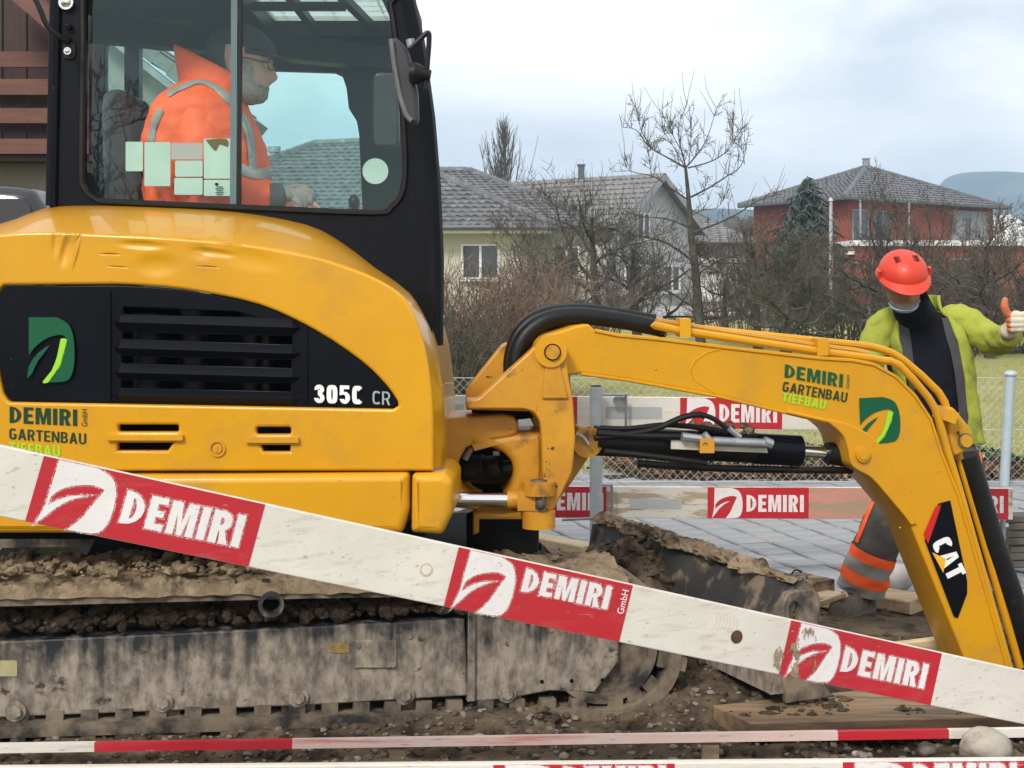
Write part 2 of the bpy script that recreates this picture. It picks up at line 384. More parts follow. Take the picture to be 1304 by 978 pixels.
TWIGD = M('olive_twigs', (.048, .044, .030), (.10, .09, .06), 5, .85)
NEEDLE = M('spruce_needles', (.035, .055, .045), (.075, .10, .085), 3, .8)
GRASS = M('winter_grass', (.20, .25, .05), (.36, .34, .11), 1.1, .85, c3=(.34, .29, .15), s3=2.6, t3=(.52, .68))
LAWN = M('lawn_soil', (.19, .21, .055), (.29, .26, .11), .9, .95, bump=.5, bscale=30, c3=(.34, .31, .09), s3=3.5, t3=(.42, .65), detail=9)

# ------------------------------------------------------------------ terrain
def terr(x, y):
    z = 0.0
    if y > 30: z = .02*(y-30) if y < 120 else 1.8+.002*(y-120)
    return z
def grid(name, xs, ys, zf, mat, kind='structure', parent=None, smooth=60):
    nx, ny = len(xs), len(ys)
    vs = [(x, y, zf(x, y)) for y in ys for x in xs]
    fs = [(j*nx+i, j*nx+i+1, (j+1)*nx+i+1, (j+1)*nx+i) for j in range(ny-1) for i in range(nx-1)]
    mb = MB(); mb.v = vs; mb.f = fs
    return mb.build(name, mat, parent, smooth, kind, fast=True)
def lin(a, b, n): return [a+(b-a)*i/(n-1) for i in range(n)]
FIELD = M('distant_meadow', (.12, .15, .05), (.17, .17, .075), .05, .95, c3=(.09, .085, .05), s3=.3, t3=(.5, .6))
grid('ground', lin(-800, 800, 41), [-40, -10, 0, 10, 20, 30, 40, 50, 60, 80, 120, 200, 400, 800, 1500],
     lambda x, y: terr(x, y)-.10, FIELD)

def mudz(x, y):
    b = .035+.03*noise.noise((x*1.1, y*1.1, 3))
    b += .030*noise.noise((x*3.7, y*3.7, 1)) + .016*noise.noise((x*11, y*11, 5)) + .012*abs(noise.noise((x*24, y*24, 9)))
    if y < 4.35: b += .02*max(0, noise.noise((x*2.2, y*2.2, 12)))
    # heap in front of the track and under the blade
    d = ((x-.78)/.30)**2+((y-5.0)/.40)**2
    b += .12*math.exp(-d)
    # ridge of heaped soil in front of the lath
    b += .055*math.exp(-(((x+.45)/.40)**2+((y-4.12)/.10)**2))
    b += .030*math.exp(-(((x-1.2)/.5)**2+((y-4.15)/.12)**2))
    # furrow under the lath
    b -= .03*math.exp(-(((y-4.30)/.06)**2))
    b += .040*max(0, min(1, (y-4.22)/.10))*max(0, min(1, (5.9-y)/.6))*max(0, min(1, (.30-x)/.4))
    b -= .015 if y > 6.2 else 0
    return b
EDGE = 6.45
grid('mud_ground', lin(-2.6, 4.6, 300), lin(3.3, 6.6, 210), mudz, MUD)
rng = random.Random(5)
# crumbs of soil lying on the mud: nobody could count them
mb = MB()
for i in range(7500):
    x = rng.uniform(-2.2, 2.6); y = 3.75+2.6*rng.random()**1.4
    r = .006+.016*rng.random()**3
    mb.rock((x, y, mudz(x, y)+r*.25), r, rng, (1, 1, .75), 1, .3)
mb.build('soil_crumbs', MUD, None, 0, 'stuff', fast=True)
mb = MB()
for i in range(2300):
    x = rng.uniform(-2.2, 2.4); y = 3.75+1.0*rng.random() if rng.random() < .75 else rng.uniform(4.6, 6)
    r = .006+.010*rng.random()**2
    mb.rock((x, y, mudz(x, y)+r*.3), r, rng, (1, .9, .7), 1, .2)
mb.build('gravel', STONE2, None, 50, 'stuff', fast=True)

# paving: square setts, joints recessed
PAVB = M('joint_sand', (.045, .038, .028), (.08, .07, .05), 20, .95, bump=.4)
PAV = M('grey_concrete_sett', (.24, .243, .247), (.31, .312, .315), 3, .7, bump=.12, bscale=70, c3=(.14, .14, .14), s3=26, t3=(.6, .75), spec=.3)
mb = MB(); mb.add([(-2.5, EDGE, -.022), (6, EDGE, -.022), (6, 11.6, -.022), (-2.5, 11.6, -.022)], [(0, 1, 2, 3)])
paving = mb.build('pavement', PAVB, None, 0, 'structure')
ang = R(16); ux, uy = Vector((math.cos(ang), math.sin(ang), 0)), Vector((-math.sin(ang), math.cos(ang), 0))
def sett_mesh(w, d, h, b=.008):
    me = MB(); x, y = w/2, d/2
    me.loft([[(-x, -y, -h), (x, -y, -h), (x, y, -h), (-x, y, -h)], [(-x, -y, -b), (x, -y, -b), (x, y, -b), (-x, y, -b)],
             [(-x+b, -y+b, 0), (x-b, -y+b, 0), (x-b, y-b, 0), (-x+b, y-b, 0)]])
    return me.mesh('paving_sett')
PITCH_X, PITCH_Y = .215, .172
sett = sett_mesh(PITCH_X-.026, PITCH_Y-.012, .04); sett.materials.append(PAV)
cand = []
o0 = Vector((1.2, 8.0, 0))
for i in range(-34, 34):
    for j in range(-30, 34):
        p = o0+ux*(i*PITCH_X+(j % 2)*0)+uy*(j*PITCH_Y)
        if p.y < EDGE+.08 or p.y > 11.35 or p.x < -2.3 or p.x > 5.5: continue
        # bed of leaves cuts the far right corner
        if p.y > 10.75-.0*p.x and p.x > .9: continue
        px = CX+p.x*F/p.y; py = CY+CAMZ*F/p.y
        seen = 545 < px < 1310
        cand.append((0 if seen else 1, p.y, p))
cand.sort(key=lambda c: (c[0], c[1]))
rest = MB()
for k, (s_, y_, p) in enumerate(cand):
    z = rng.uniform(-.004, .004); rz = ang+rng.uniform(-.01, .01)
    if k < 300:
        o = bpy.data.objects.new('paving_sett', sett); COL.objects.link(o); o.parent = paving
        o.location = (p.x, p.y, z+.004); o.rotation_euler = (rng.uniform(-.008, .008), rng.uniform(-.008, .008), rz)
    else:
        rest.box((p.x, p.y, z-.011), (PITCH_X-.012, PITCH_Y-.014, .03), Euler((0, 0, rz)))
if rest.v: rest.build('paving_sett', PAV, paving, 30, 'stuff')

# lawn with real blades in the strip that shows, the material beyond
def lawnz(x, y): return terr(x, y)-.02+.05*noise.noise((x*.5, y*.5, 2))
grid('lawn', lin(-14, 16, 61), lin(10.7, 46, 72), lawnz, LAWN)
def blades(name, n, xr, yf, h, w, mat, zf, seed=1):
    r = np.random.default_rng(seed); X = r.uniform(xr[0], xr[1], n); Y = yf(r, n)
    a = r.uniform(0, 2*np.pi, n); hh = h*(.45+r.random(n)); lx = np.cos(a)*hh*.7*r.random(n); ly = np.sin(a)*hh*.7*r.random(n)
    Z = np.array([zf(x, y) for x, y in zip(X, Y)]); dx = np.sin(a)*w; dy = -np.cos(a)*w
    v = np.stack([np.stack([X-dx, Y-dy, Z-.01], 1), np.stack([X+dx, Y+dy, Z-.01], 1), np.stack([X+lx, Y+ly, Z+hh], 1)], 1).reshape(-1, 3)
    me = bpy.data.meshes.new(name); me.from_pydata(v.tolist(), [], [(3*i, 3*i+1, 3*i+2) for i in range(n)]); me.update()
    return link_mesh(name, me, mat, None, 0, 'stuff')
blades('grass', 80000, (-2.0, 12.5), lambda r, n: 11.0+20*r.random(n)**1.6, .055, .004, GRASS, lawnz, 3)

# road beyond the gardens
ROAD = M('pale_asphalt', (.34, .33, .32), (.42, .41, .39), .4, .9)
grid('road', lin(-20, 30, 26), lin(49, 58, 4), lambda x, y: terr(x, y)-.02, ROAD)

# ------------------------------------------------------------------ hills
def hill(name, prof, Y, depth, mat, seed):
    mb = MB(); k = len(prof); loops = []
    pts = cm2(prof, 6)
    n = len(pts)
    rows = []
    for f, zz in ((0, 0.0), (.25, .55), (.55, .86), (.8, .97), (1.0, 1.0), (1.5, .6)):
        row = []
        for (px, py) in pts:
            q = P(px, py, Y+depth*.8); zb = 0
            y = Y+depth*f
            z = max(q.z*zz, -1)+(noise.noise((q.x*.012, y*.012, seed))*6*(f > 0)*(Y/2500))
            row.append((q.x*1.0, y, z))
        rows.append(row)
    vs = [p for r_ in rows for p in r_]
    fs = [(a*n+i, a*n+i+1, (a+1)*n+i+1, (a+1)*n+i) for a in range(len(rows)-1) for i in range(n-1)]
    mb.add(vs, fs); return mb.build(name, mat, None, 60, 'structure')
FOREST = M('hill_forest', (.018, .030, .026), (.03, .045, .036), .01, .95, c3=(.07, .10, .05), s3=.006, t3=(.55, .6))
hill('hill', [(1120, 300), (1150, 272), (1185, 252), (1212, 240), (1228, 224), (1250, 216), (1276, 213), (1310, 214), (1380, 218), (1500, 235), (1700, 280), (1700, 300)], 1000, 250, FOREST, 3)
hill('hill', [(560, 305), (640, 295), (720, 284), (800, 274), (860, 266), (900, 262), (950, 264), (1010, 270), (1100, 276), (1200, 278), (1320, 284), (1500, 290)], 650, 150, FOREST, 8)

# ------------------------------------------------------------------ houses
TILE = M('dark_roof_tile', (.085, .085, .09), (.14, .14, .145), 1.5, .5, c3=(.34, .34, .35), s3=4, t3=(.56, .8), spec=.5)
TILE2 = M('grey_roof_tile', (.16, .155, .15), (.22, .21, .20), 1.5, .65)
CREAM = M('cream_render', (.52, .495, .40), (.47, .445, .36), 1.2, .85, bump=.05, bscale=60)
WHITE = M('white_render', (.72, .72, .69), (.64, .64, .61), 1.2, .85)
REDR = M('red_render', (.30, .066, .036), (.26, .055, .032), 1.3, .85)
GREYR = M('grey_cladding', (.30, .31, .32), (.24, .25, .26), 1.5, .7)
TRIM = M('white_trim', (.72, .72, .70), rough=.5)
GUT = M('gutter_metal', (.10, .105, .115), rough=.45, metal=.3)
WGL = M('window_glass', (.03, .04, .05), rough=.08, spec=.8)
def tiled_roof(poly, name, mat, parent, course=.33, tw=.30, lip=.045):
    """poly: eave-left, eave-right, ridge-right, ridge-left. Courses of tiles as stepped geometry, with a deck beneath"""
    a, b, c, d = [Vector(p) for p in poly]
    nrm = (b-a).cross(d-a).normalized()
    if nrm.z < 0: nrm = -nrm
    mb = MB(); n = max(2, int(((d+c)/2-(a+b)/2).length/course))
    for i in range(n):
        f0, f1 = i/n, (i+1)/n+.15/n; f1 = min(f1, 1)
        l0, r0, l1, r1 = a.lerp(d, f0), b.lerp(c, f0), a.lerp(d, f1), b.lerp(c, f1)
        m = max(1, int((r0-l0).length/tw))
        sh = .5*(i % 2)
        for j in range(m):
            g0 = max(0, (j+sh)/m); g1 = min(1, (j+1+sh)/m)
            if g1-g0 < .01: continue
            gm = (g0+g1)/2; jit = .006*((i*7+j*13) % 5)
            lo_ = nrm*(lip+jit)
            mb.add([l0.lerp(r0, g0)+lo_*.55, l0.lerp(r0, gm)+lo_*1.5, l0.lerp(r0, g1)+lo_*.55,
                    l1.lerp(r1, g1)+nrm*.004, l1.lerp(r1, gm)+nrm*.014, l1.lerp(r1, g0)+nrm*.004,
                    l0.lerp(r0, g0)-nrm*.01, l0.lerp(r0, g1)-nrm*.01],
                   [(0, 1, 4, 5), (1, 2, 3, 4), (6, 7, 2, 1, 0)])
    mb.add([a-nrm*.012, b-nrm*.012, c-nrm*.012, d-nrm*.012], [(0, 1, 2, 3)])
    return mb.build(name, mat, parent, 0, 'stuff', fast=True)
def ridge(pts, parent, mat, r=.13):
    mb = MB()
    for a, b in zip(pts, pts[1:]):
        a, b = Vector(a), Vector(b); n = max(1, int((b-a).length/.42))
        for i in range(n):
            mb.tube([a.lerp(b, i/n), a.lerp(b, (i+1.08)/n)], [r*1.12, r], 8)
    return mb.build('ridge_cap', mat, parent, 40)
def wall_quad(name, pts, mat, parent, th=.25):
    a, b = Vector(pts[0]), Vector(pts[1]); mb = MB()
    d = (b-a).normalized(); n = Vector((d.y, -d.x, 0))
    if n.y > 0: n = -n
    f = [Vector(p) for p in pts]; k = [p-n*th for p in f]
    mb.loft([f, k]); return mb.build(name, mat, parent, 20)
def window(parent, c, w, h, u=Vector((1, 0, 0)), panes=2, sill=True, frame=TRIM):
    c = Vector(c); n = Vector((u.y, -u.x, 0)); up = Vector((0, 0, 1)); ft = .06
    mb = MB()
    for sx in (-1, 1): mb.beam(c+u*sx*(w/2-ft/2)-up*h/2+n*.02, c+u*sx*(w/2-ft/2)+up*h/2+n*.02, ft, .08, u)
    for sz in (-1, 1): mb.beam(c-u*(w/2-ft)+up*sz*(h/2-ft/2)+n*.022, c+u*(w/2-ft)+up*sz*(h/2-ft/2)+n*.022, .08, ft)
    for k in range(1, panes): mb.beam(c+u*(-w/2+w*k/panes)-up*(h/2-ft)+n*.024, c+u*(-w/2+w*k/panes)+up*(h/2-ft)+n*.024, ft*1.3, .08, u)
    fr = mb.build('window', frame, parent, 20)
    for k in range(panes):
        x0 = -w/2+w*k/panes+.03; x1 = -w/2+w*(k+1)/panes-.03; g = MB()
        g.add([c+u*x0-up*(h/2-.03)+n*.012, c+u*x1-up*(h/2-.03)+n*.012, c+u*x1+up*(h/2-.03)+n*.012, c+u*x0+up*(h/2-.03)+n*.012], [(0, 1, 2, 3)])
        g.build('pane', WGL, fr, 0)
    if sill:
        s_ = MB(); s_.box(c-up*(h/2+.05)+n*.09, (w+.16, .22, .06), Matrix((u, -n, up)).transposed()); s_.build('sill', TRIM, fr, 20)
    return fr

# cream bungalow with the tiled hip roof
hb = thing('bungalow', (0, 50, terr(0, 50)), 'cream bungalow with dark tiled hip roof behind the bare bushes, left of the swing arm', 'house')
E = 3.33; yE = 46.6
A, B = Vector((-14.2, yE, E)), Vector((1.42, yE, E+.05)); Rr, Rl = Vector((-5.6, 53, 6.78)), Vector((-7.4, 53, 6.70))
tiled_roof((A, B, Rr, Rl), 'roof', TILE, hb, .34, .30)
Bb, Ab = Vector((1.42, 58, E)), Vector((-14.2, 58, E))
tiled_roof((B, Bb, Rr, Rr+Vector((.02, .02, 0))), 'roof', TILE, hb, .34, .30)
tiled_roof((Ab, A, Rl, Rl-Vector((.02, 0, 0))), 'roof', TILE, hb, .34, .30)
ridge([A, Rl, Rr, B], hb, TILE, .15)
g = MB(); g.tube([A+Vector((0, -.06, -.05)), B+Vector((.05, -.06, -.05))], .09, 8); g.build('gutter', GUT, hb)
g = MB(); g.tube([(.55, 47.3, E-.1), (.55, 47.32, .3)], .05, 8); g.build('downpipe', GUT, hb)
g = MB(); g.box((-6.35, 47.05, E-.14), (15.3, .75, .10)); g.build('soffit', TRIM, hb, 20)
wall_quad('wall', [(-13.4, 47.4, .2), (.75, 47.4, .2), (.75, 47.4, E-.19), (-13.4, 47.4, E-.19)], CREAM, hb)
wall_quad('wall', [(.75, 47.42, .2), (.85, 57, .2), (.85, 57, E-.19), (.75, 47.42, E-.19)], CREAM, hb)
window(hb, (-1.06, 47.4, 2.21), 1.28, 1.17)
window(hb, (-8.5, 47.4, 2.21), 1.28, 1.17)
# rear wing: the lower ridge
A2, B2 = Vector((-9, 51.5, 3.62)), Vector((3.45, 51.5, 3.62)); R2, L2 = Vector((-1.75, 58.2, 6.12)), Vector((-8.2, 58.2, 6.12))
tiled_roof((A2, B2, R2, L2), 'roof', TILE, hb, .36, .30)
ridge([L2, R2, B2], hb, TILE, .15)
g = MB(); g.tube([(1.5, 51.44, 3.57), (3.5, 51.44, 3.57)], .09, 8); g.build('gutter', GUT, hb)
wall_quad('wall', [(-8, 52.2, .3), (2.9, 52.2, .3), (2.9, 52.2, 3.5), (-8, 52.2, 3.5)], CREAM, hb)
window(hb, (2.0, 52.2, 2.3), 1.0, 1.1)
g = MB(); c = P(349, 210, 52.0); g.cyl((c.x, 52, 4.4), (c.x, 52, 6.3), .17, 12); g.cyl((c.x, 52, 6.3), (c.x, 52, 6.5), .24, 12); g.build('chimney', STEEL, hb)

# white gabled house
hw = thing('gabled_house', (6, 60, terr(0, 60)), 'white rendered house with grey tiled gable roof between the bungalow and the tallest bare tree', 'house')
ap = P(834, 221, 58); rd = Vector((-.77, .64, 0)); wd = Vector((.64, .77, 0)); hw_ = 3.5; drop = .70
ev = ap.z-hw_*drop
gl, gr = ap-wd*hw_, ap+wd*hw_; gl.z = gr.z = ev
Ln = 9.0; ap2 = ap+rd*Ln; gl2 = gl+rd*Ln; gr2 = gr+rd*Ln
ov = -rd*.5
tiled_roof((gl2, gl+ov, ap+ov, ap2), 'roof', TILE2, hw, .36, .3)
tiled_roof((gr+ov, gr2, ap2, ap+ov), 'roof', TILE2, hw, .36, .3)
g = MB()
for q in (gl, gr): g.beam(ap+ov+Vector((0, 0, -.16)), q+ov+Vector((0, 0, -.16)), .05, .22)
g.build('bargeboard', GREYR, hw, 20)
mb = MB(); zb = .5; f = [gl+wd*.5+Vector((0, 0, 0)), gr-wd*.5, ap]
f = [Vector((f[0].x, f[0].y, zb)), Vector((f[1].x, f[1].y, zb)), Vector((f[1].x, f[1].y, ev+.30)), Vector((ap.x, ap.y, ap.z-.06)), Vector((f[0].x, f[0].y, ev+.30))]
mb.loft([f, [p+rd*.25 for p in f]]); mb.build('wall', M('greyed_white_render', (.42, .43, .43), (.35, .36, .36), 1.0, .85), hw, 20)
wall_quad('wall', [(gl2+wd*.5).xy.to_3d()+Vector((0, 0, zb)), (gl+wd*.5).xy.to_3d()+Vector((0, 0, zb)), (gl+wd*.5).xy.to_3d()+Vector((0, 0, ev+.2)), (gl2+wd*.5).xy.to_3d()+Vector((0, 0, ev+.2))], WHITE, hw)
window(hw, ap-Vector((0, 0, 2.2))-wd*.9-rd*.02, .9, 1.1, wd); window(hw, ap-Vector((0, 0, 4.3))+wd*1.2-rd*.02, 1.2, 1.1, wd); window(hw, ap-Vector((0, 0, 4.3))-wd*1.6-rd*.02, 1.2, 1.1, wd)
g = MB(); q = ap+rd*3.7-wd*0.1; g.box(q+Vector((0, 0, .05)), (.26, .26, .9)); g.box(q+Vector((0, 0, .53)), (.34, .34, .08)); g.build('chimney', GUT, hw, 20)
g = MB(); q = ap+rd*7.4-wd*.8; g.cyl(q-Vector((0, 0, .8)), q+Vector((0, 0, .15)), .12, 8); g.build('vent_pipe', GUT, hw)

# low grey outbuilding between the white and the red house
ho = thing('outbuilding', (14, 66, terr(0, 66)), 'low grey outbuilding with pale roof right of the tallest bare tree', 'shed')
a0 = P(800, 345, 66); b0 = P(955, 345, 66)
wall_quad('wall', [(a0.x, 66, .6), (b0.x, 66, .6), (b0.x, 66, 3.4), (a0.x, 66, 3.4)], GREYR, ho)
tiled_roof(((a0.x-.4, 65.4, 3.35), (b0.x+.4, 65.4, 3.35), (b0.x-2, 71, 5.0), (a0.x+1.2, 71, 5.0)), 'roof', TILE2, ho, .4, .4)
g = MB(); g.box(((a0.x+b0.x)/2+1, 65.9, 1.6), (2.6, .1, 2.1)); g.build('garage_door', TRIM, ho, 20)

# red two-storey house
hr = thing('red_house', (19, 74, terr(0, 74)), 'red two storey house with dark pyramid roof at the upper right', 'house')
ez = 5.62
Lc, Nc, Rc = Vector((12.1, 75.5, ez)), Vector((15.98, 68, ez)), Vector((27.2, 77.6, ez)); Fc = Lc+Rc-Nc
apx = P(1103, 213, 76.8)
for q in ((Lc, Nc), (Nc, Rc), (Rc, Fc), (Fc, Lc)):
    tiled_roof((q[0], q[1], apx+Vector((.01, 0, 0)), apx), 'roof', TILE, hr, .36, .33)
ridge([Lc, apx, Rc], hr, TILE, .14); ridge([Nc, apx], hr, TILE, .14)
g = MB(); g.tube([Lc-Vector((0, 0, .06)), Nc-Vector((0, 0.02, .06)), Rc-Vector((0, 0, .06))], .08, 8); g.build('gutter', GUT, hr)
g = MB(); g.box(apx+Vector((0, 0, .05)), (.34, .34, .6)); g.box(apx+Vector((0, 0, .38)), (.28, .28, .1)); g.box(apx+Vector((0, 0, .46)), (.38, .38, .07)); g.build('chimney', GREYR, hr, 20)
mb = MB(); fl = [Lc, Nc, Rc, Fc]; cc = (Lc+Rc)/2; ins = [cc+(p-cc)*.89 for p in fl]
mb.add([Vector((p.x, p.y, ez-.02)) for p in fl]+[], [(0, 1, 2, 3)]); mb.build('soffit', REDR, hr, 0)
mb = MB(); mb.loft([[Vector((p.x, p.y, .4)) for p in ins], [Vector((p.x, p.y, ez-.04)) for p in ins]]); mb.build('wall', REDR, hr, 20)
uL = (ins[1]-ins[0]).normalized(); uR = (ins[2]-ins[1]).normalized()
def onR(f, z, off=.0): p = ins[1].lerp(ins[2], f); n = Vector((uR.y, -uR.x, 0)); return Vector((p.x, p.y, z))+n*off
window(hr, onR(.075, 4.1), 1.3, 2.0, uR, 2, False, GREYR); window(hr, onR(.215, 4.1), 1.5, 2.0, uR, 2, False, GREYR)
g = MB(); g.box(onR(.82, 4.2, .05), (3.4, .12, 2.3), Matrix((uR, Vector((-uR.y, uR.x, 0)), Vector((0, 0, 1)))).transposed()); g.build('cladding_panel', GREYR, hr, 20)
window(hr, onR(.79, 4.2, .13), .7, 1.6, uR, 1, False, GREYR); window(hr, onR(.50, 3.1, .02), 1.5, 1.2, uR, 2, False, GREYR)
pL = ins[0].lerp(ins[1], .45); window(hr, (pL.x, pL.y, 4.0), 1.2, 1.3, uL, 2)
for f0 in (-.02, .29): g = MB(); g.beam(onR(f0, .6, .9), onR(f0, 5.5, .9), .09, .09); g.build('balcony_post', STEEL, hr, 20)
g = MB(); g.box(onR(.14, 2.95, .5), (4.2, 1.0, .16), Matrix((uR, Vector((-uR.y, uR.x, 0)), Vector((0, 0, 1)))).transposed()); g.build('balcony_slab', WHITE, hr, 20)

hg = thing('garage', (22, 58, terr(0, 58)), 'low red garage with white roof edge in front of the red house', 'garage')
a0 = P(1090, 330, 58); b0 = P(1330, 330, 58)
wall_quad('wall', [(a0.x, 58, .5), (b0.x, 58, .5), (b0.x, 58, 2.98), (a0.x, 58, 2.98)], REDR, hg)
g = MB(); g.box(((a0.x+b0.x)/2, 59.8, 3.12), (b0.x-a0.x+.5, 4.2, .22)); g.build('roof_edge', WHITE, hg, 20)
for fx in (.3, .6): window(hg, (a0.x+(b0.x-a0.x)*fx, 58, 2.0), 1.4, 1.0, frame=GREYR, sill=False)
# white town houses at the far right
hm = thing('far_house', (32, 95, terr(0, 95)), 'white roofed low house at the right edge of the picture, past the red house', 'house')
a0 = P(1238, 300, 95); b0 = P(1340, 300, 95)
wall_quad('wall', [(a0.x, 95, 1), (b0.x, 95, 1), (b0.x, 95, 3.9), (a0.x, 95, 3.9)], WHITE, hm)
tiled_roof(((a0.x-.4, 94.5, 3.9), (b0.x+.4, 94.5, 3.9), (b0.x-1, 100, 6.3), (a0.x+2.2, 100, 6.3)), 'roof', WHITE, hm, .5, .5)

# grey gabled house seen through the left part of the cab window
hs = thing('gabled_house', (-7, 24, 0), 'grey gabled house with stepped roof verge seen through the left of the cab window', 'house')
Yg = 22.0; a1 = P(145, 40, Yg); b1 = P(262, 132, Yg); mid = P(60, 60, Yg)
vx = (b1-a1); apg = a1-vx*.15; low = b1-vx*.02
mb = MB(); f = [Vector((-12, Yg, 0)), Vector((low.x-.3, Yg, 0)), Vector((low.x-.3, Yg, low.z)), apg, Vector((2*apg.x-low.x, Yg, low.z)), Vector((-12, Yg, low.z-.5))]
mb.loft([f, [p+Vector((0, .3, 0)) for p in f]]); mb.build('wall', M('grey_render', (.30, .30, .29), (.25, .25, .245), 1, .85), hs, 20)
dd = (low-apg).normalized(); up_ = Vector((0, 0, 1)); nr = Vector((-dd.z, 0, dd.x))
mb = MB(); L = (low-apg).length; n = 7
for i in range(n):
    p0 = apg+dd*(L*i/n); mb.box(p0+dd*(L/n*.5)+nr*(.10+.0*i)+Vector((0, 2.3, 0)), (L/n*1.02, 5.6, .18+.06*(i % 2)), Matrix((dd, Vector((0, 1, 0)), nr)).transposed())
mb.build('roof', TILE2, hs, 20)
mb = MB(); mb.beam(apg+nr*-.1+Vector((0, -.4, 0)), low+nr*-.1+Vector((0, -.4, 0)), .1, .35, Vector((0, 1, 0))); mb.build('bargeboard', GREYR, hs, 20)

# timber chalet close on the left
CHD = M('dark_stained_boards', (.026, .008, .006), (.045, .014, .009), 6, .6, stretch=(8, 8, .6), bump=.2, bscale=10)
CHR = M('reddish_stained_boards', (.105, .036, .022), (.15, .055, .034), 5, .55, stretch=(.7, 6, 6), bump=.15, bscale=12)
BEIGE = M('beige_render', (.30, .26, .19), (.26, .225, .165), 2, .85, bump=.1, bscale=80)
hc = thing('timber_chalet', (-4.5, 9.4, 0), 'dark brown timber chalet with plank balcony rail at the left edge', 'house')
Yc = 9.3
x1 = P(112, 0, Yc).x
zt = P(0, 199, Yc).z
mb = MB(); mb.box(((-7.5+x1)/2, Yc+1.5+.3, zt/2), (x1+7.5, 3, zt)); mb.build('wall', BEIGE, hc, 20)
n = 26
for i in range(n):
    w = (x1+7.0)/n; mb = MB(); mb.box((-7.0+w*(i+.5), Yc+.262+.010*(i % 3), 3.36), (w-.012, .05, 2.0)); mb.build('board', CHD, hc, 20)
for (ya, yb) in ((66, 86), (101, 121), (138, 157), (177, 196)):
    za, zb = P(0, ya, Yc).z, P(0, yb, Yc).z
    mb = MB(); mb.box(((-7+x1-.0)/2, Yc, (za+zb)/2), (x1+7.0, .035, za-zb)); mb.build('rail_board', CHR, hc, 20)
mb = MB(); zz = P(0, 204, Yc).z; mb.box(((-7+x1)/2, Yc+.135, zz+.02), (x1+7, .22, .04)); mb.build('balcony_floor', CHD, hc, 20)
for xx in (-6.2, -5.1, -4.2, x1-.05): mb = MB(); mb.box((xx, Yc+.045, 2.75), (.07, .05, 1.2)); mb.build('rail_post', CHD, hc, 20)
mb = MB(); q0 = P(20, -14, Yc-.4); q1 = P(72, 30, Yc-.4); mb.beam(q0-(q1-q0)*1.2, q1+(q1-q0)*.4, .10, .5, Vector((0, 1, 0))); mb.build('roof', CHR, hc, 20)

# dark van parked beside the chalet
VANP = M('dark_van_paint', (.012, .013, .015), rough=.25, coat=.6)
VGL = M('dark_van_glass', (.006, .008, .010), rough=.05, spec=.8)
vn = thing('van', (-3.2, 7.4, 0), 'dark van with tinted rear window parked behind the cab at the left edge', 'van')
Yv = 7.0; pv = Plane(Yv)
prof = cm2([(-420, 655), (-420, 330), (-380, 260), (-300, 238), (-100, 234), (20, 236), (46, 252), (60, 290), (64, 400), (64, 655)], 4)
plate('body', prof, pv, 1.7, VANP, vn, bevel=.09, res=3)
for (u0, u1) in ((-370, -230), (-215, -90), (-75, 40)):
    plate('window', rrect(u0, 252, u1, 320, 16), pv, .02, VGL, vn, bevel=.004, off=.006)
for cx_ in (-330, -30):
    for yo in (0.04, 1.66):
        c = P(cx_, 600, Yv); mb = MB(); w_ = Vector((c.x, Yv+yo, .32)); mb.ring(w_-Vector((0, .045, 0)), (0, 1, 0), .32, .20, .2, 24); wh = mb.build('wheel', RUB, vn)
        mb = MB(); mb.cyl(w_-Vector((0, .11, 0)), w_+Vector((0, .07, 0)), .20, 20); mb.build('rim', STEEL, wh)

# lamp post
lp = P(1058, 300, 42); zt = P(1058, 256, 42).z
t = thing('lamp_post', (lp.x, 42, terr(0, 42)), 'thin grey metal lamp post in front of the dark spruce', 'lamp post')
mb = MB(); mb.cyl((lp.x, 42, .1), (lp.x, 42, zt), .075, 12, .05); mb.build('pole', ZINC, t)
mb = MB(); mb.cyl((lp.x, 42, zt), (lp.x, 42, zt+.10), .085, 12, .04); mb.build('lamp_cap', ZINC, t)
mb = MB(); mb.box((lp.x, 41.95, 1.0), (.14, .12, .5)); mb.build('service_door', STEEL, t, 20)
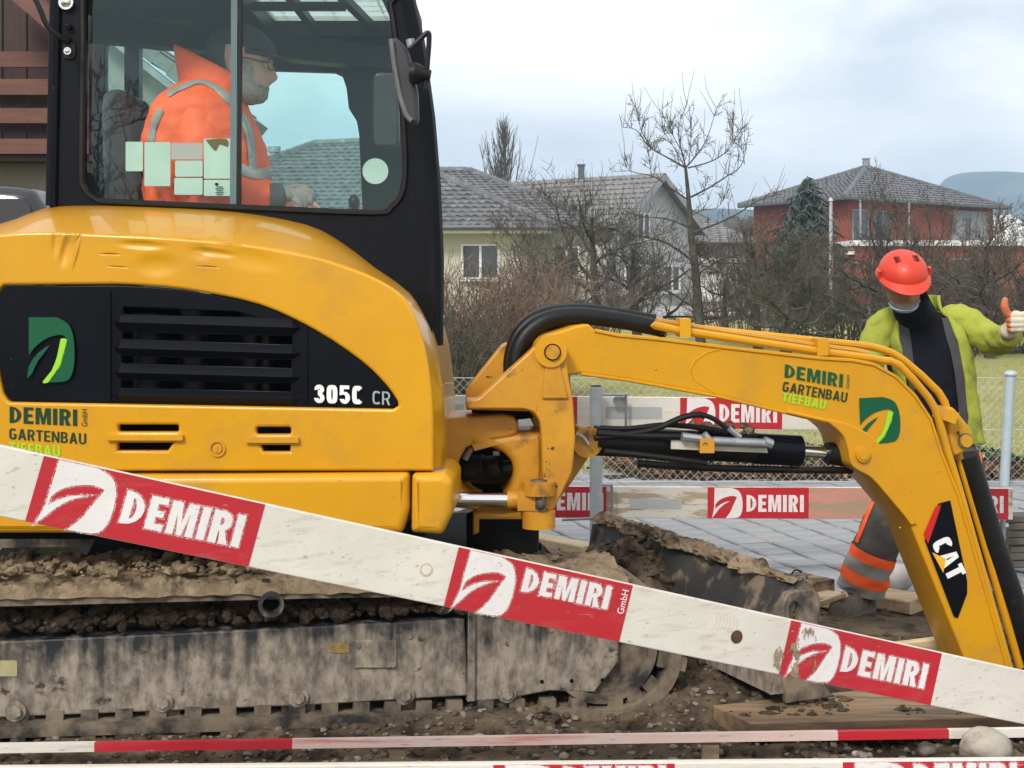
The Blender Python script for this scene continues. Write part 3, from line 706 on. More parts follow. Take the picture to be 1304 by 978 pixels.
# ------------------------------------------------------------------ trees and bushes
def tubes(mb, pts, rs, n):
    mb.tube(pts, rs, n, cap=False)
def wander(rng, p, d, L, r0, r1, seg, wob, up):
    pts = [p.copy()]; rs = [r0]; d = d.normalized(); q = p.copy()
    for i in range(seg):
        d = (d+Vector((rng.gauss(0, wob), rng.gauss(0, wob), rng.gauss(0, wob)))+Vector((0, 0, up))).normalized()
        q = q+d*(L/seg); pts.append(q.copy()); rs.append(r0+(r1-r0)*(i+1)/seg)
    return pts, rs
def perp(rng, d, ang):
    a = Vector((rng.gauss(0, 1), rng.gauss(0, 1), rng.gauss(0, 1))); a = (a-d*a.dot(d))
    a = a.normalized() if a.length > 1e-4 else Vector((1, 0, 0))
    return (d*math.cos(ang)+a*math.sin(ang)).normalized()
def fruit_tree(loc, label, height, tr, rng, limbs=9, first=.3, spread=.55, lean=(0, 0), sprouts=40, tw=.0045, dens=1.0, flat=.25,
               name='fruit_tree', tmat=None, cmat=None, group=None):
    root = thing(name, (0, 0, 0), label, 'tree', group); base = Vector((0, 0, -.1)); tk = MB(); cr = MB()
    pts, rs = wander(rng, base, Vector((lean[0], lean[1], 1)), height*.80, tr, tr*.22, 9, .06, .05)
    pts = catmull(pts, 2); rs = [tr*(1.25 if i == 0 else 1)*(1-.78*i/(len(pts)-1)) for i in range(len(pts))]
    tubes(tk, pts, rs, 8)
    def child(p, d, L, r, lev):
        seg = 7 if lev == 1 else 5 if lev == 2 else 4 if lev == 3 else 3
        ps, rr = wander(rng, p, d, L, r, r*.4, seg, .20 if lev < 3 else .16, (.03 if lev == 1 else .07 if lev == 2 else .12))
        tubes(tk if lev == 1 else cr, ps, rr, 6 if lev == 1 else 4 if lev == 2 else 3)
        if lev >= 4: return
        n = int({1: 7, 2: 6, 3: 4}[lev]*dens+rng.random())
        for k in range(n):
            i = rng.randint(1, len(ps)-1); dd = (ps[i]-ps[i-1]).normalized()
            nd = perp(rng, dd, R(rng.uniform(30, 75))); nd.z = nd.z*.8+(.12 if lev < 3 else .25)
            child(ps[i], nd, L*rng.uniform(.35, .6), max(rr[i]*.55, tw), lev+1)
        if lev < 3 and rng.random() < .8:
            child(ps[-1], (ps[-1]-ps[-2]).normalized(), L*.5, rr[-1], lev+1)
    for k in range(limbs):
        f = first+(1-first)*k/limbs; i = int(f*(len(pts)-1)); a = 2.4*k+rng.uniform(-.5, .5)
        d = Vector((math.cos(a), math.sin(a), flat+.5*f+rng.uniform(-.15, .15)))
        child(pts[i], d, height*spread*(1.05-.5*f)*rng.uniform(.75, 1.1), rs[i]*.55, 1)
    for k in range(sprouts):   # upright water shoots
        a = rng.uniform(0, 6.28); i = rng.randint(int(.45*len(pts)), len(pts)-1); rr_ = height*.26*rng.random()
        p = pts[i]+Vector((math.cos(a)*rr_, math.sin(a)*rr_, height*.08*rng.random()))
        ps, r2 = wander(rng, p, Vector((rng.gauss(0, .25), rng.gauss(0, .25), 1)), height*rng.uniform(.14, .32), tw*1.1, tw*.5, 4, .07, .05)
        tubes(cr, ps, r2, 3)
    tk.build('trunk', tmat or BARK, root, 60, fast=True); cr.build('crown', cmat or TWIG, root, 0, fast=True); root.location = loc
    return root
def shrub(loc, label, h, w, rng, stems=70, mat=None, tw=.005, arch=.5, group=None, name='shrub'):
    root = thing(name, (0, 0, 0), label, 'bush', group); st = MB(); tg = MB()
    for k in range(stems):
        a = rng.uniform(0, 6.28); r = w*.30*math.sqrt(rng.random()); p = Vector((math.cos(a)*r, math.sin(a)*r, -.05))
        d = Vector((math.cos(a)*arch*rng.random(), math.sin(a)*arch*rng.random(), 1)); L = h*rng.uniform(.6, 1.05)
        ps, rr = wander(rng, p, d, L, tw*2.2, tw*.9, 7, .13, -.02)
        tubes(st, ps, rr, 4)
        for j in range(7):
            i = rng.randint(2, 7); dd = (ps[i]-ps[i-1]).normalized(); nd = perp(rng, dd, R(rng.uniform(20, 60)))
            p2, r2 = wander(rng, ps[i], nd, L*rng.uniform(.15, .38), tw*.9, tw*.45, 4, .16, .04); tubes(tg, p2, r2, 3)
            for q in range(2):
                m = rng.randint(1, 3); nd2 = perp(rng, nd, R(rng.uniform(25, 60))); p3, r3 = wander(rng, p2[m], nd2, L*rng.uniform(.07, .18), tw*.6, tw*.35, 3, .15, .04); tubes(tg, p3, r3, 3)
    st.build('stems', mat or TWIG, root, 0, fast=True); tg.build('twigs', mat or TWIG, root, 0, fast=True); root.location = loc
    return root
rt = random.Random(11)
def gx(px, Y): return Vector(((px-CX)*Y/F, Y, terr(0, Y)))
def topz(py, Y): return CAMZ-(py-CY)*Y/F
# hero tree: trunk and limbs follow the photograph's tree
Yh = 30.0; b = gx(890, Yh)
root = thing('fruit_tree', (0, 0, 0), 'tallest bare fruit tree, single dark trunk rising left of the red house', 'tree')
tk = MB(); cr = MB()
def hp(px, py, dy=0.0): q = P(px, py, Yh); return q-b+Vector((0, dy, 0))
tp = catmull([hp(894, 462), hp(891, 420), hp(886, 350), hp(880, 300), hp(877, 255), hp(873, 214)], 4)
tr = [.125-.095*i/(len(tp)-1) for i in range(len(tp))]; tubes(tk, tp, tr, 9)
def limb(path, r0, dy, sub=6, L=.5):
    n = len(path); pts = [hp(x, y, 1.8*dy*(i/(n-1))) for i, (x, y) in enumerate(path)]; pts = catmull(pts, 3)
    rs = [max(.88*r0*(1-.8*i/(len(pts)-1)), .0065) for i in range(len(pts))]; tubes(tk, pts, rs, 5)
    for k in range(7):   # long straight water shoots
        i = rt.randint(len(pts)//3, len(pts)-1); ps, rr = wander(rt, pts[i], Vector((rt.gauss(0, .35), rt.gauss(0, .3), 1)), rt.uniform(.3, .85), .0075, .0035, 5, .06, .05); tubes(cr, ps, rr, 3)
    for k in range(sub):
        i = rt.randint(1, len(pts)-1); d = (pts[i]-pts[i-1]).normalized(); nd = perp(rt, d, R(rt.uniform(30, 70))); nd.z += .12
        ps, rr = wander(rt, pts[i], nd, L*rt.uniform(.4, 1.1), max(rs[i]*.45, .007), .005, 5, .16, .03); tubes(cr, ps, rr, 3)
        for j in range(5):
            m = rt.randint(1, 5); d2 = perp(rt, (ps[m]-ps[m-1]).normalized(), R(rt.uniform(30, 65))); d2.z += .2
            p2, r2 = wander(rt, ps[m], d2, L*rt.uniform(.15, .45), .006, .004, 4, .16, .04); tubes(cr, p2, r2, 3)
for path, r0, dy in (
    ([(873, 200), (850, 186), (828, 172), (812, 150), (795, 146)], .026, .2), ([(828, 172), (818, 150), (812, 118)], .014, .3),
    ([(873, 198), (866, 175), (862, 150), (872, 122)], .020, -.2), ([(866, 175), (850, 150), (838, 130)], .012, -.3),
    ([(873, 200), (890, 180), (902, 160), (914, 122)], .022, .1), ([(876, 200), (905, 192), (925, 178), (940, 152)], .020, -.3),
    ([(925, 178), (930, 165), (928, 145)], .010, -.3), ([(877, 196), (882, 160), (884, 140)], .012, .3),
    ([(880, 245), (905, 232), (930, 216), (948, 195), (956, 172)], .026, .35), ([(948, 195), (950, 180), (948, 165)], .010, .4),
    ([(878, 250), (850, 232), (830, 212), (800, 206), (792, 192)], .022, -.35), ([(830, 212), (826, 196), (822, 176)], .011, -.3),
    ([(883, 290), (910, 280), (935, 268), (962, 250), (985, 244)], .030, -.4), ([(880, 285), (850, 272), (815, 268), (790, 255)], .026, .4),
    ([(886, 330), (850, 305), (810, 295), (770, 292), (742, 280)], .034, -.5), ([(886, 345), (920, 325), (955, 318), (990, 330)], .030, .5),
    ([(890, 390), (860, 370), (830, 355), (800, 352), (775, 340)], .034, .3), ([(891, 395), (930, 380), (960, 372), (985, 390)], .030, -.4),
    ([(873, 200), (866, 186), (852, 162), (845, 150)], .014, .1), ([(877, 270), (895, 262), (915, 258), (925, 246)], .014, .2)):
    limb([(x, y+14) if y < 215 else (x, y+6) for x, y in path], r0, dy, 10, .42)
tk.build('trunk', BARK, root, 60, fast=True); cr.build('crown', TWIG, root, 0, fast=True); root.location = b

specs = [  # px, top y, Y, trunk r, limbs, label
    (765, 225, 30.0, 0.148, 9, 'spreading bare fruit tree in front of the white gabled house'),
    (812, 290, 31.5, 0.132, 8, 'small bare fruit tree just left of the tallest tree'),
    (965, 275, 31.0, 0.116, 8, 'bare fruit tree between the tallest tree and the spruce'),
    (1000, 300, 28.0, 0.132, 9, 'low wide bare fruit tree below the dark spruce'),
    (1108, 262, 29.5, 0.132, 9, 'bare fruit tree rising behind the worker in the orange helmet'),
    (1180, 285, 32.5, 0.116, 9, 'bare fruit tree in front of the red wall, right of the helmet'),
    (1262, 268, 28.5, 0.132, 9, 'bare fruit tree near the right edge in front of the blue hill'),
    (1340, 270, 30.0, 0.132, 8, 'bare fruit tree cut by the right edge of the picture'),
    (700, 270, 33.5, 0.116, 8, 'bare fruit tree in front of the right end of the bungalow'),
    (925, 310, 34.5, 0.099, 8, 'small far bare fruit tree right behind the tallest tree'),
]
for px, ty, Y, r_, nl, lab in specs:
    l = gx(px, Y); fruit_tree(l, lab, topz(ty, Y)-l.z, r_, rt, nl, .28, .62, (rt.uniform(-.15, .15), 0), 55, .0060, 1.15, .28,
                              cmat=rt.choice([TWIG, TWIGD, TWIG]), group='bare fruit trees in the garden')
bs = [(590, 345, 18.0, 2.3, 120, TWIGR, 'reddish bare bush nearest the cab, below the bungalow window'),
      (648, 345, 19.0, 2.4, 110, TWIGR, 'reddish brown bare bush left of the hose bend'),
      (712, 330, 24.0, 3.0, 100, TWIG, 'grey brown bare bush behind the hose bend'),
      (566, 380, 16.5, 1.6, 90, TWIGD, 'olive bare bush against the front edge of the cab'),
      (1050, 330, 33.0, 3.8, 68, TWIG, 'bare bush left of the worker helmet'),
      (1215, 312, 34.0, 4.4, 80, TWIGR, 'bare bush behind the raised glove'),
      (1290, 322, 36.0, 4.4, 74, TWIGD, 'bare bush at the right edge above the fence post'),
      (955, 330, 37.0, 4.4, 68, TWIGR, 'bare bush left of the spruce foot'),
      (1110, 325, 31.0, 3.2, 62, TWIGD, 'olive bare bush behind the left shoulder in lime fleece'),
      (1255, 330, 30.5, 3.0, 55, TWIG, 'grey bare bush right of the raised glove')]
for px, ty, Y, w, n, mt, lab in bs:
    l = gx(px, Y); shrub(l, lab, topz(ty, Y)-l.z, w, rt, n, mt, .0062 if Y < 26 else .0070, .62, 'bare bushes along the garden')
# tree mirrored in the cab glass: it stands behind the photographer
fruit_tree(Vector((-3.75, -3.6, 0)), 'bare tree behind the photographer, mirrored in the cab glass', 3.5, .09, rt, 8, .3, .5, (.1, 0), 25, .008, .8, .3, tmat=BARK, cmat=BARK)
# poplar far away
Yp = 92.0; l = gx(642, Yp); root = thing('poplar', (0, 0, 0), 'slender bare poplar behind the bungalow roof', 'tree'); tk = MB(); cr = MB(); H = topz(163, Yp)-l.z
ps, rr = wander(rt, Vector((0, 0, 0)), Vector((0, 0, 1)), H*.96, .22, .03, 10, .015, .02); tubes(tk, ps, rr, 6)
for k in range(95):
    f = rt.uniform(.25, .95); p = Vector((0, 0, H*f)); a = rt.uniform(0, 6.28); w_ = rt.uniform(.25, .55)
    p2, r2 = wander(rt, p, Vector((math.cos(a)*w_, math.sin(a)*w_, 1)), H*(1.03-f)*rt.uniform(.5, .95), .035, .015, 6, .05, .12); tubes(cr, p2, r2, 3)
    for j in range(4):
        m = rt.randint(1, 5); p3, r3 = wander(rt, p2[m], perp(rt, Vector((0, 0, 1)), R(rt.uniform(10, 35))), H*.10*rt.uniform(.6, 1.2), .02, .010, 3, .08, .1); tubes(cr, p3, r3, 3)
tk.build('trunk', BARK, root, 60, fast=True); cr.build('crown', TWIG, root, 0, fast=True); root.location = l
# spruce
Ys = 44.0; l = gx(1028, Ys); root = thing('spruce', (0, 0, 0), 'dark green drooping spruce in front of the red house', 'tree'); H = topz(224, Ys)-l.z
tk = MB(); tk.tube([(0, 0, 0), (0, 0, H)], [.16, .015], 8); tk.build('trunk', BARK, root, 60)
nb = MB(); br = MB()
for k in range(150):
    f = (k+.5)/150; z = H*(.05+.94*f); L = (2.5*(1-f)**.75+.06)*rt.uniform(.7, 1.1); a = 2.4*k
    d = Vector((math.cos(a), math.sin(a), .10)); pts, rs = wander(rt, Vector((0, 0, z)), d, L, .02, .006, 6, .05, -.10); tubes(br, pts, rs, 3)
    n = int(30*L)+8
    for j in range(n):
        t = rt.random()**.7; i = min(int(t*6), 5); p = pts[i].lerp(pts[i+1], t*6-i)
        sd = Vector((rt.gauss(0, 1), rt.gauss(0, 1), -.6-rt.random())).normalized(); ln = .14+.22*rt.random(); w_ = Vector((rt.gauss(0, 1), rt.gauss(0, 1), rt.gauss(0, 1))).normalized()*.042
        nb.add([p-w_, p+w_, p+sd*ln+w_*.4, p+sd*ln-w_*.4], [(0, 1, 2, 3)])
br.build('branches', BARK, root, 0, fast=True); nb.build('crown', NEEDLE, root, 0, fast=True); root.location = l
# far trees softening the horizon
far = MB(); rf = random.Random(4)
for k in range(120):
    px = rf.uniform(560, 1400); Y = rf.uniform(125, 220); p = gx(px, Y); h = rf.uniform(4, 8)
    for j in range(14):
        c = p+Vector((rf.gauss(0, 1.4), rf.gauss(0, 1.2), h*(.25+.65*rf.random()))); far.rock(c, rf.uniform(.7, 1.7), rf, (1, 1, .9), 1, .45)
far.build('far_trees', M('far_tree_mass', (.06, .062, .045), (.10, .09, .065), .3, .95), None, 0, 'stuff', fast=True)

# hedge bed with dry leaves at the back of the paving
LEAFD = M('dry_leaf', (.17, .075, .035), (.26, .15, .075), 9, .8, c3=(.09, .045, .025), s3=13, t3=(.5, .6))
LEAFG = M('evergreen_leaf', (.028, .055, .020), (.06, .095, .030), 7, .5)
bed = MB(); bedg = MB()
def leaf(mb, c, s_, rng):
    e_ = Euler((rng.uniform(-.9, .9), rng.uniform(-.9, .9), rng.uniform(0, 6.28))).to_matrix(); k = rng.uniform(.2, .4)
    pts = [(-1, 0, 0), (-.3, -k, .08), (.5, -k*.8, .1), (1, 0, -.05), (.5, k*.8, .1), (-.3, k, .08)]
    mb.add([Vector(c)+e_@(Vector(q)*s_) for q in pts], [(0, 1, 2, 3), (0, 3, 4, 5)])
for k in range(5200):
    x = rng.uniform(.75, 5.0); y = 10.75+.55*rng.random()+max(0, (1.2-x))*1.0; leaf(bed, (x, y, .02+.10*rng.random()**2), rng.uniform(.02, .045), rng)
for k in range(4200):
    x = rng.uniform(.85, 5.0); cl = .5+.5*noise.noise((x*1.6, 7, 1)); y = 10.95+.35*rng.random()+max(0, (1.2-x))*1.0; leaf(bedg, (x, y, .03+(.06+.22*cl)*rng.random()), rng.uniform(.02, .04), rng)
grid('planting_bed', lin(.6, 5.2, 30), lin(10.7, 11.5, 8), lambda x, y: .0+.02*noise.noise((x*4, y*4, 0)), MUDD)
bed.build('dry_leaves', LEAFD, None, 0, 'stuff', fast=True); bedg.build('ground_cover', LEAFG, None, 0, 'stuff', fast=True)
# ------------------------------------------------------------------ the excavator
ex = thing('excavator', (0, 4.9, 0), 'yellow mini excavator with black cab and gooseneck boom lowered to the right', 'excavator')
GRN = M('dark_green_print', (.002, .085, .034), rough=.5, spec=.3); GRN2 = M('deep_green_print', (.003, .045, .022), rough=.5, spec=.3)
LIME = M('lime_print', (.30, .62, .02), rough=.4); WPR = M('white_print', (.78, .78, .78), rough=.4); GPR = M('grey_print', (.35, .36, .38), rough=.4)
REDP = M('red_print', (.55, .012, .014), rough=.35); YPR = M('yellow_print', (.80, .42, .02), rough=.4)
D_MAIN = [(0, 1), (.6, 1)]+cm2([(.6, 1), (.86, .90), (.98, .68), (1, .35), (.94, .12), (.80, .02), (.42, 0)], 3)[1:]+cm2([(.42, 0), (.62, .2), (.76, .45), (.84, .66)], 3)[1:]+cm2([(.84, .66), (.72, .73), (.4, .68), (.15, .55), (0, .42)], 3)[1:]
D_LIME = cm2([(.70, .67), (.85, .655), (.77, .42), (.62, .15), (.42, 0), (.30, .01), (.5, .18), (.62, .4)], 2)
D_SLIV = cm2([(-.03, .06), (.0, .25), (.2, .45), (.46, .57), (.2, .33), (.08, .15)], 2)
def decal_text(s, lb, rb, lt, pl, off, mat, bold=.035, par=None):
    o_ = pl.n*off; return lettering(s, pl.at(*lb)+o_, pl.at(*rb)+o_, pl.at(*lt)+o_, mat, par or ex, 'lettering', bold)
def emblem(lb, rb, lt, pl, off, par=None):
    o_ = pl.n*off; a, b, c = pl.at(*lb)+o_, pl.at(*rb)+o_, pl.at(*lt)+o_
    flatshape([D_MAIN], a, b, c, GRN, par or ex, 'emblem'); flatshape([D_SLIV], a, b, c, GRN, par or ex, 'emblem_leaf'); flatshape([D_LIME], a, b, c, LIME, par or ex, 'emblem_stripe')

# --- body panels
PH = Plane(4.40, -.03)
def dented(name):
    m = M(name, (.635, .305, .004), (.58, .27, .005), 3, .34, coat=.15, c3=(.40, .21, .04), s3=5, t3=(.55, .9), rvar=.06, spec=.4, c4=(.16, .10, .05), s4=75, t4=(.735, .76))
    t = m.node_tree; b = t.nodes['Principled BSDF']; tcn = t.nodes.new('ShaderNodeTexCoord'); acc = None
    for (px, py, sx, sy, amp, rot) in ((86, 316, .030, .085, 1.0, .30), (72, 306, .022, .075, .6, .1), (100, 296, .012, .05, -.5, .45), (97, 322, .010, .075, -.45, .25), (150, 298, .055, .006, .55, .04), (235, 302, .06, .006, .6, .14), (296, 311, .055, .005, .5, .12),
                                      (140, 324, .045, .006, .35, .03), (150, 340, .05, .005, .3, .05), (180, 312, .11, .020, .45, .06), (275, 322, .09, .018, .4, .14), (265, 340, .05, .005, .35, .05), (200, 338, .10, .05, .5, 0), (320, 330, .14, .05, .35, .2), (255, 322, .06, .035, .35, .1)):
        c = PH.at(px, py)-Vector(ex.location)
        mp_ = t.nodes.new('ShaderNodeMapping'); mp_.vector_type = 'TEXTURE'; mp_.inputs['Location'].default_value = c; mp_.inputs['Rotation'].default_value = (0, rot, 0); mp_.inputs['Scale'].default_value = (sx, .3, sy)
        t.links.new(tcn.outputs['Object'], mp_.inputs['Vector']); ln = t.nodes.new('ShaderNodeVectorMath'); ln.operation = 'LENGTH'; t.links.new(mp_.outputs['Vector'], ln.inputs[0])
        mr = t.nodes.new('ShaderNodeMapRange'); mr.interpolation_type = 'SMOOTHERSTEP'; mr.inputs['From Min'].default_value = 0; mr.inputs['From Max'].default_value = 1; mr.inputs['To Min'].default_value = -amp; mr.inputs['To Max'].default_value = 0
        t.links.new(ln.outputs['Value'], mr.inputs['Value'])
        if acc is None: acc = mr.outputs['Result']
        else: a = t.nodes.new('ShaderNodeMath'); a.operation = 'ADD'; t.links.new(acc, a.inputs[0]); t.links.new(mr.outputs['Result'], a.inputs[1]); acc = a.outputs[0]
    n = t.nodes.new('ShaderNodeTexNoise'); n.inputs['Scale'].default_value = 3.5; n.inputs['Detail'].default_value = 2; t.links.new(tcn.outputs['Object'], n.inputs['Vector'])
    ma = t.nodes.new('ShaderNodeMath'); ma.operation = 'MULTIPLY_ADD'; ma.inputs[1].default_value = .35; t.links.new(n.outputs['Fac'], ma.inputs[0]); t.links.new(acc, ma.inputs[2])
    bp = t.nodes.new('ShaderNodeBump'); bp.inputs['Strength'].default_value = .9; bp.inputs['Distance'].default_value = .013
    t.links.new(ma.outputs[0], bp.inputs['Height']); t.links.new(bp.outputs['Normal'], b.inputs['Normal'])
    return m
YELH = dented('dented_yellow_paint')
# rain drops on the top surface
YELW = M('wet_yellow_paint', (.635, .305, .004), (.575, .27, .005), 4, .28, coat=.5, bump=.35, bscale=150, bdist=.004)
CRE = cm2([(-70, 312), (0, 298), (57, 295), (110, 297), (200, 301), (300, 309), (390, 324), (435, 337), (480, 355), (514, 378), (532, 410), (542, 445), (548, 480), (552, 530), (552, 597)], 3)
GRI = [(5, 363), (150, 362)]+cm2([(150, 362), (200, 365), (250, 371), (330, 388), (400, 420), (460, 460), (492, 491), (506, 511)], 3)[1:]+[(507, 517), (500, 521), (12, 512)]+cm2([(12, 512), (3, 500), (-6, 450), (-7, 400), (-3, 372), (5, 363)], 2)[1:-1]
SLOTS = [rrect(150, 541, 227, 550, 3), [(149, 564), (220, 564), (213, 574), (149, 574)], rrect(326, 544, 370, 553, 3), [(331, 567), (369, 567), (369, 575), (335, 575)]]
plate('side_panel', CRE+[(552, 600), (-70, 600)], PH, .036, YELH, ex, holes=[GRI]+SLOTS, bevel=.010, res=3)
SIL = [(-70, 300, 4.80), (0, 286, 4.80), (54, 266, 4.85), (107, 262, 4.86), (200, 264, 4.86), (300, 270, 4.86), (390, 286, 4.86), (438, 311, 4.84), (481, 345, 4.80), (517, 373, 4.72), (540, 408, 4.68), (553, 440, 4.66), (560, 480, 4.64), (565, 530, 4.62), (566, 597, 4.62)]
sil = catmull(SIL, 3); sil = [P(v.x, v.y, v.z) for v in sil]
cre = [PH.at(x, y)-PH.n*.012 for x, y in CRE]
def mixl(a, b, f, bul):
    return [p.lerp(q, f)+Vector((0, 0, bul))*(1 if i < 27 else .3)+Vector((bul, 0, 0))*(0 if i < 27 else 1) for i, (p, q) in enumerate(zip(a, b))]
mb = MB(); loops = [cre, mixl(cre, sil, .3, .012), mixl(cre, sil, .65, .014), sil, [p+Vector((0, .9, 0)) for p in sil]]
n = len(cre)
for l in loops: mb.v.extend([tuple(p) for p in l])
for k in range(len(loops)-1):
    for i in range(n-1): mb.f.append((k*n+i, k*n+i+1, (k+1)*n+i+1, (k+1)*n+i))
mb.build('engine_hood', YELW, ex, 40)
# dark engine bay behind grille and slots
mb = MB(); a, b = PH.at(-60, 600), PH.at(545, 375); mb.box(((a.x+b.x)/2, 4.64, (a.z+b.z)/2), (b.x-a.x, .02, b.z-a.z)); mb.build('engine_bay', BLKM, ex, 0)
mb = MB()
for (px, r, y0) in ((235, .045, 395), (310, .03, 400), (330, .02, 400), (175, .05, 400)):
    mb.cyl(PH.at(px, y0)-PH.n*.12, PH.at(px, 515)-PH.n*.12, r, 12)
mb.build('engine_block', RUB, ex, 40, 'stuff')
OPEN = [[(156, 391), (300, 397), (330, 405), (300, 404), (155, 400)], [(155, 424), (371, 428), (371, 439), (154, 431.5)], [(154, 454), (370, 459), (370, 469), (153, 462.5)], [(153, 484), (369, 489.5), (369, 499), (152, 494)]]
inner = [(x+(250-x)*.006, y+(440-y)*.012) for x, y in GRI]
plate('grille_panel', inner, PH, .02, BLK, ex, holes=OPEN, bevel=.004, off=-.012)
mb = MB()
for (x0, x1) in ((136, 140), (388, 391)):
    mb.beam(PH.at((x0+x1)/2, 371)-PH.n*.010, PH.at((x0+x1)/2, 512)-PH.n*.010, S(x1-x0, 4.4), .012, PH.n)
mb.build('grille_rib', BLK, ex, 30, 'stuff')
for (lt_, lr, lb_, rt_, rr_, rb_) in ((401, 410, 423, 405, 417, 427), (433, 443, 453, 440, 450, 458), (464, 474, 483, 470, 480, 489), (495, 503, 512, 500, 508, 516)):
    mb = MB(); o_ = PH.n*-.013; pr = PH.n*.022
    l = [PH.at(152, lt_)+o_, PH.at(152, lr)+o_+pr, PH.at(152, lb_)+o_]; r = [PH.at(372, rt_)+o_, PH.at(372, rr_)+o_+pr, PH.at(372, rb_)+o_]
    e0 = PH.at(142, lr+1)+o_; e1 = PH.at(383, rr_+1)+o_
    mb.add(l+r+[e0, e1], [(0, 3, 4, 1), (1, 4, 5, 2), (0, 2, 5, 3), (0, 1, 6), (1, 2, 6), (3, 7, 4), (4, 7, 5)]); mb.build('grille_slat', CAB, ex, 20)
emblem((37, 487), (95, 487), (37, 404), PH, .002)
for c_, w_ in (((188, 557), 92), ((349, 560), 64)):   # pressed louvre pockets
    mb = MB(); mb.beam(PH.at(c_[0]-w_*.55, c_[1]), PH.at(c_[0]+w_*.5, c_[1]), .016, .03, PH.n); mb.build('louvre_rib', YEL, ex, 30)
mb = MB(); q = PH.at(277, 571); mb.ring(q+PH.n*.002, PH.n, .026, .020, .008, 24); lk = mb.build('door_lock', YEL, ex)
mb = MB(); mb.cyl(q-PH.n*.004, q+PH.n*.005, .015, 16); mb.box(q+PH.n*.006, (.004, .003, .016)); mb.build('lock_barrel', YELD, lk)
decal_text('DEMIRI', (12.5, 538.5), (98.5, 542.5), (12.5, 517.5), PH, .002, GRN2); decal_text('GmbH', (111.5, 543), (111.5, 521), (104, 543), PH, .002, GRN2, 0)
decal_text('GARTENBAU', (12, 559), (110, 566), (12, 545), PH, .002, GRN2, .012); decal_text('TIEFBAU', (12, 577), (77, 582), (12, 563), PH, .002, LIME, .025)
decal_text('305C', (400, 513), (462, 515), (400, 489.5), PH, .001, WPR, .05); decal_text('CR', (474.5, 514.5), (497, 516), (474.5, 497.5), PH, .001, GPR, .0)
# counterweight below the seam
PW = Plane(4.37, -.03)
plate('counterweight', smoothpoly([(-70, 606), (300, 605), (520, 603), (521, 650), (512, 680), (-70, 680)], 1), PW, .45, YEL, ex, bevel=.025, res=4)
plate('corner_panel', smoothpoly([(524, 604), (566, 603), (577, 613), (576, 655), (563, 682), (523, 679)], 1), PW, .40, YEL, ex, bevel=.025, res=4)
mb = MB(); a, b = P(-70, 690, 4.6), P(540, 600, 4.6); mb.box(((a.x+b.x)/2, 5.1, (a.z+b.z)/2), (b.x-a.x, .9, b.z-a.z)); mb.build('belly_plate', BLKM, ex, 0)

# --- cab
PC = Plane(4.86)
HOLE = cm2([(112, -18), (486, -18), (497, 5), (506, 70), (514, 160), (516, 215), (512, 246), (498, 264), (474, 271), (300, 264), (146, 257), (122, 253), (108, 240), (104, 212), (106, 60), (106, 0), (112, -18)], 3)[:-1]
OUTC = [(72, -36), (66, 60), (62, 262), (62, 330), (300, 340), (553, 450), (554, 330), (551, 240), (544, 150), (531, 55), (519, 0), (505, -36)]
plate('cab_frame', OUTC, PC, .07, CAB, ex, holes=[HOLE], bevel=.012, res=3)
mb = MB(); mb.tube([PC.at(x, y)+PC.n*.002 for x, y in HOLE], .011, 6, closed=True); mb.build('window_seal', RUB, ex)
mb = MB(); mb.tube([PC.at(553, 440)+PC.n*-.02, PC.at(554, 330)+PC.n*-.02, PC.at(550, 235)+PC.n*-.02, PC.at(543, 150)+PC.n*-.02, PC.at(530, 55)+PC.n*-.02, PC.at(518, 0)+PC.n*-.02, PC.at(505, -36)+PC.n*-.02], .03, 8); mb.build('cab_pillar', CAB, ex)
mb = MB(); mb.tube([PC.at(72, -36)+PC.n*.0, PC.at(66, 262)+PC.n*.0], .022, 8); mb.build('cab_pillar', CAB, ex)
def glassmat(name, tint, refl=.10):
    m = bpy.data.materials.new(name); m.use_nodes = True; t = m.node_tree; t.nodes.clear(); o = t.nodes.new('ShaderNodeOutputMaterial')
    tr = t.nodes.new('ShaderNodeBsdfTransparent'); tr.inputs['Color'].default_value = (*tint, 1); gl = t.nodes.new('ShaderNodeBsdfGlossy'); gl.inputs['Roughness'].default_value = .01; gl.inputs['Color'].default_value = (.72, .95, 1, 1)
    df = t.nodes.new('ShaderNodeBsdfDiffuse'); df.inputs['Color'].default_value = (.5, .5, .48, 1)
    fr = t.nodes.new('ShaderNodeLayerWeight'); fr.inputs['Blend'].default_value = .5; ma = t.nodes.new('ShaderNodeMapRange'); ma.inputs['From Min'].default_value = .55; ma.inputs['To Min'].default_value = refl; ma.inputs['To Max'].default_value = .7
    t.links.new(fr.outputs['Facing'], ma.inputs[0]); mx = t.nodes.new('ShaderNodeMixShader'); t.links.new(ma.outputs[0], mx.inputs[0]); t.links.new(tr.outputs[0], mx.inputs[1]); t.links.new(gl.outputs[0], mx.inputs[2])
    n = t.nodes.new('ShaderNodeTexNoise'); n.inputs['Scale'].default_value = 14; n.inputs['Detail'].default_value = 8; tcn = t.nodes.new('ShaderNodeTexCoord'); t.links.new(tcn.outputs['Object'], n.inputs['Vector'])
    r = t.nodes.new('ShaderNodeValToRGB'); r.color_ramp.elements[0].position = .5; r.color_ramp.elements[1].position = .8; r.color_ramp.elements[0].color = (.003, .003, .003, 1); r.color_ramp.elements[1].color = (.004, .004, .004, 1); t.links.new(n.outputs['Fac'], r.inputs['Fac'])
    m2 = t.nodes.new('ShaderNodeMixShader'); t.links.new(r.outputs['Color'], m2.inputs[0]); t.links.new(mx.outputs[0], m2.inputs[1]); t.links.new(df.outputs[0], m2.inputs[2]); t.links.new(m2.outputs[0], o.inputs['Surface'])
    return m
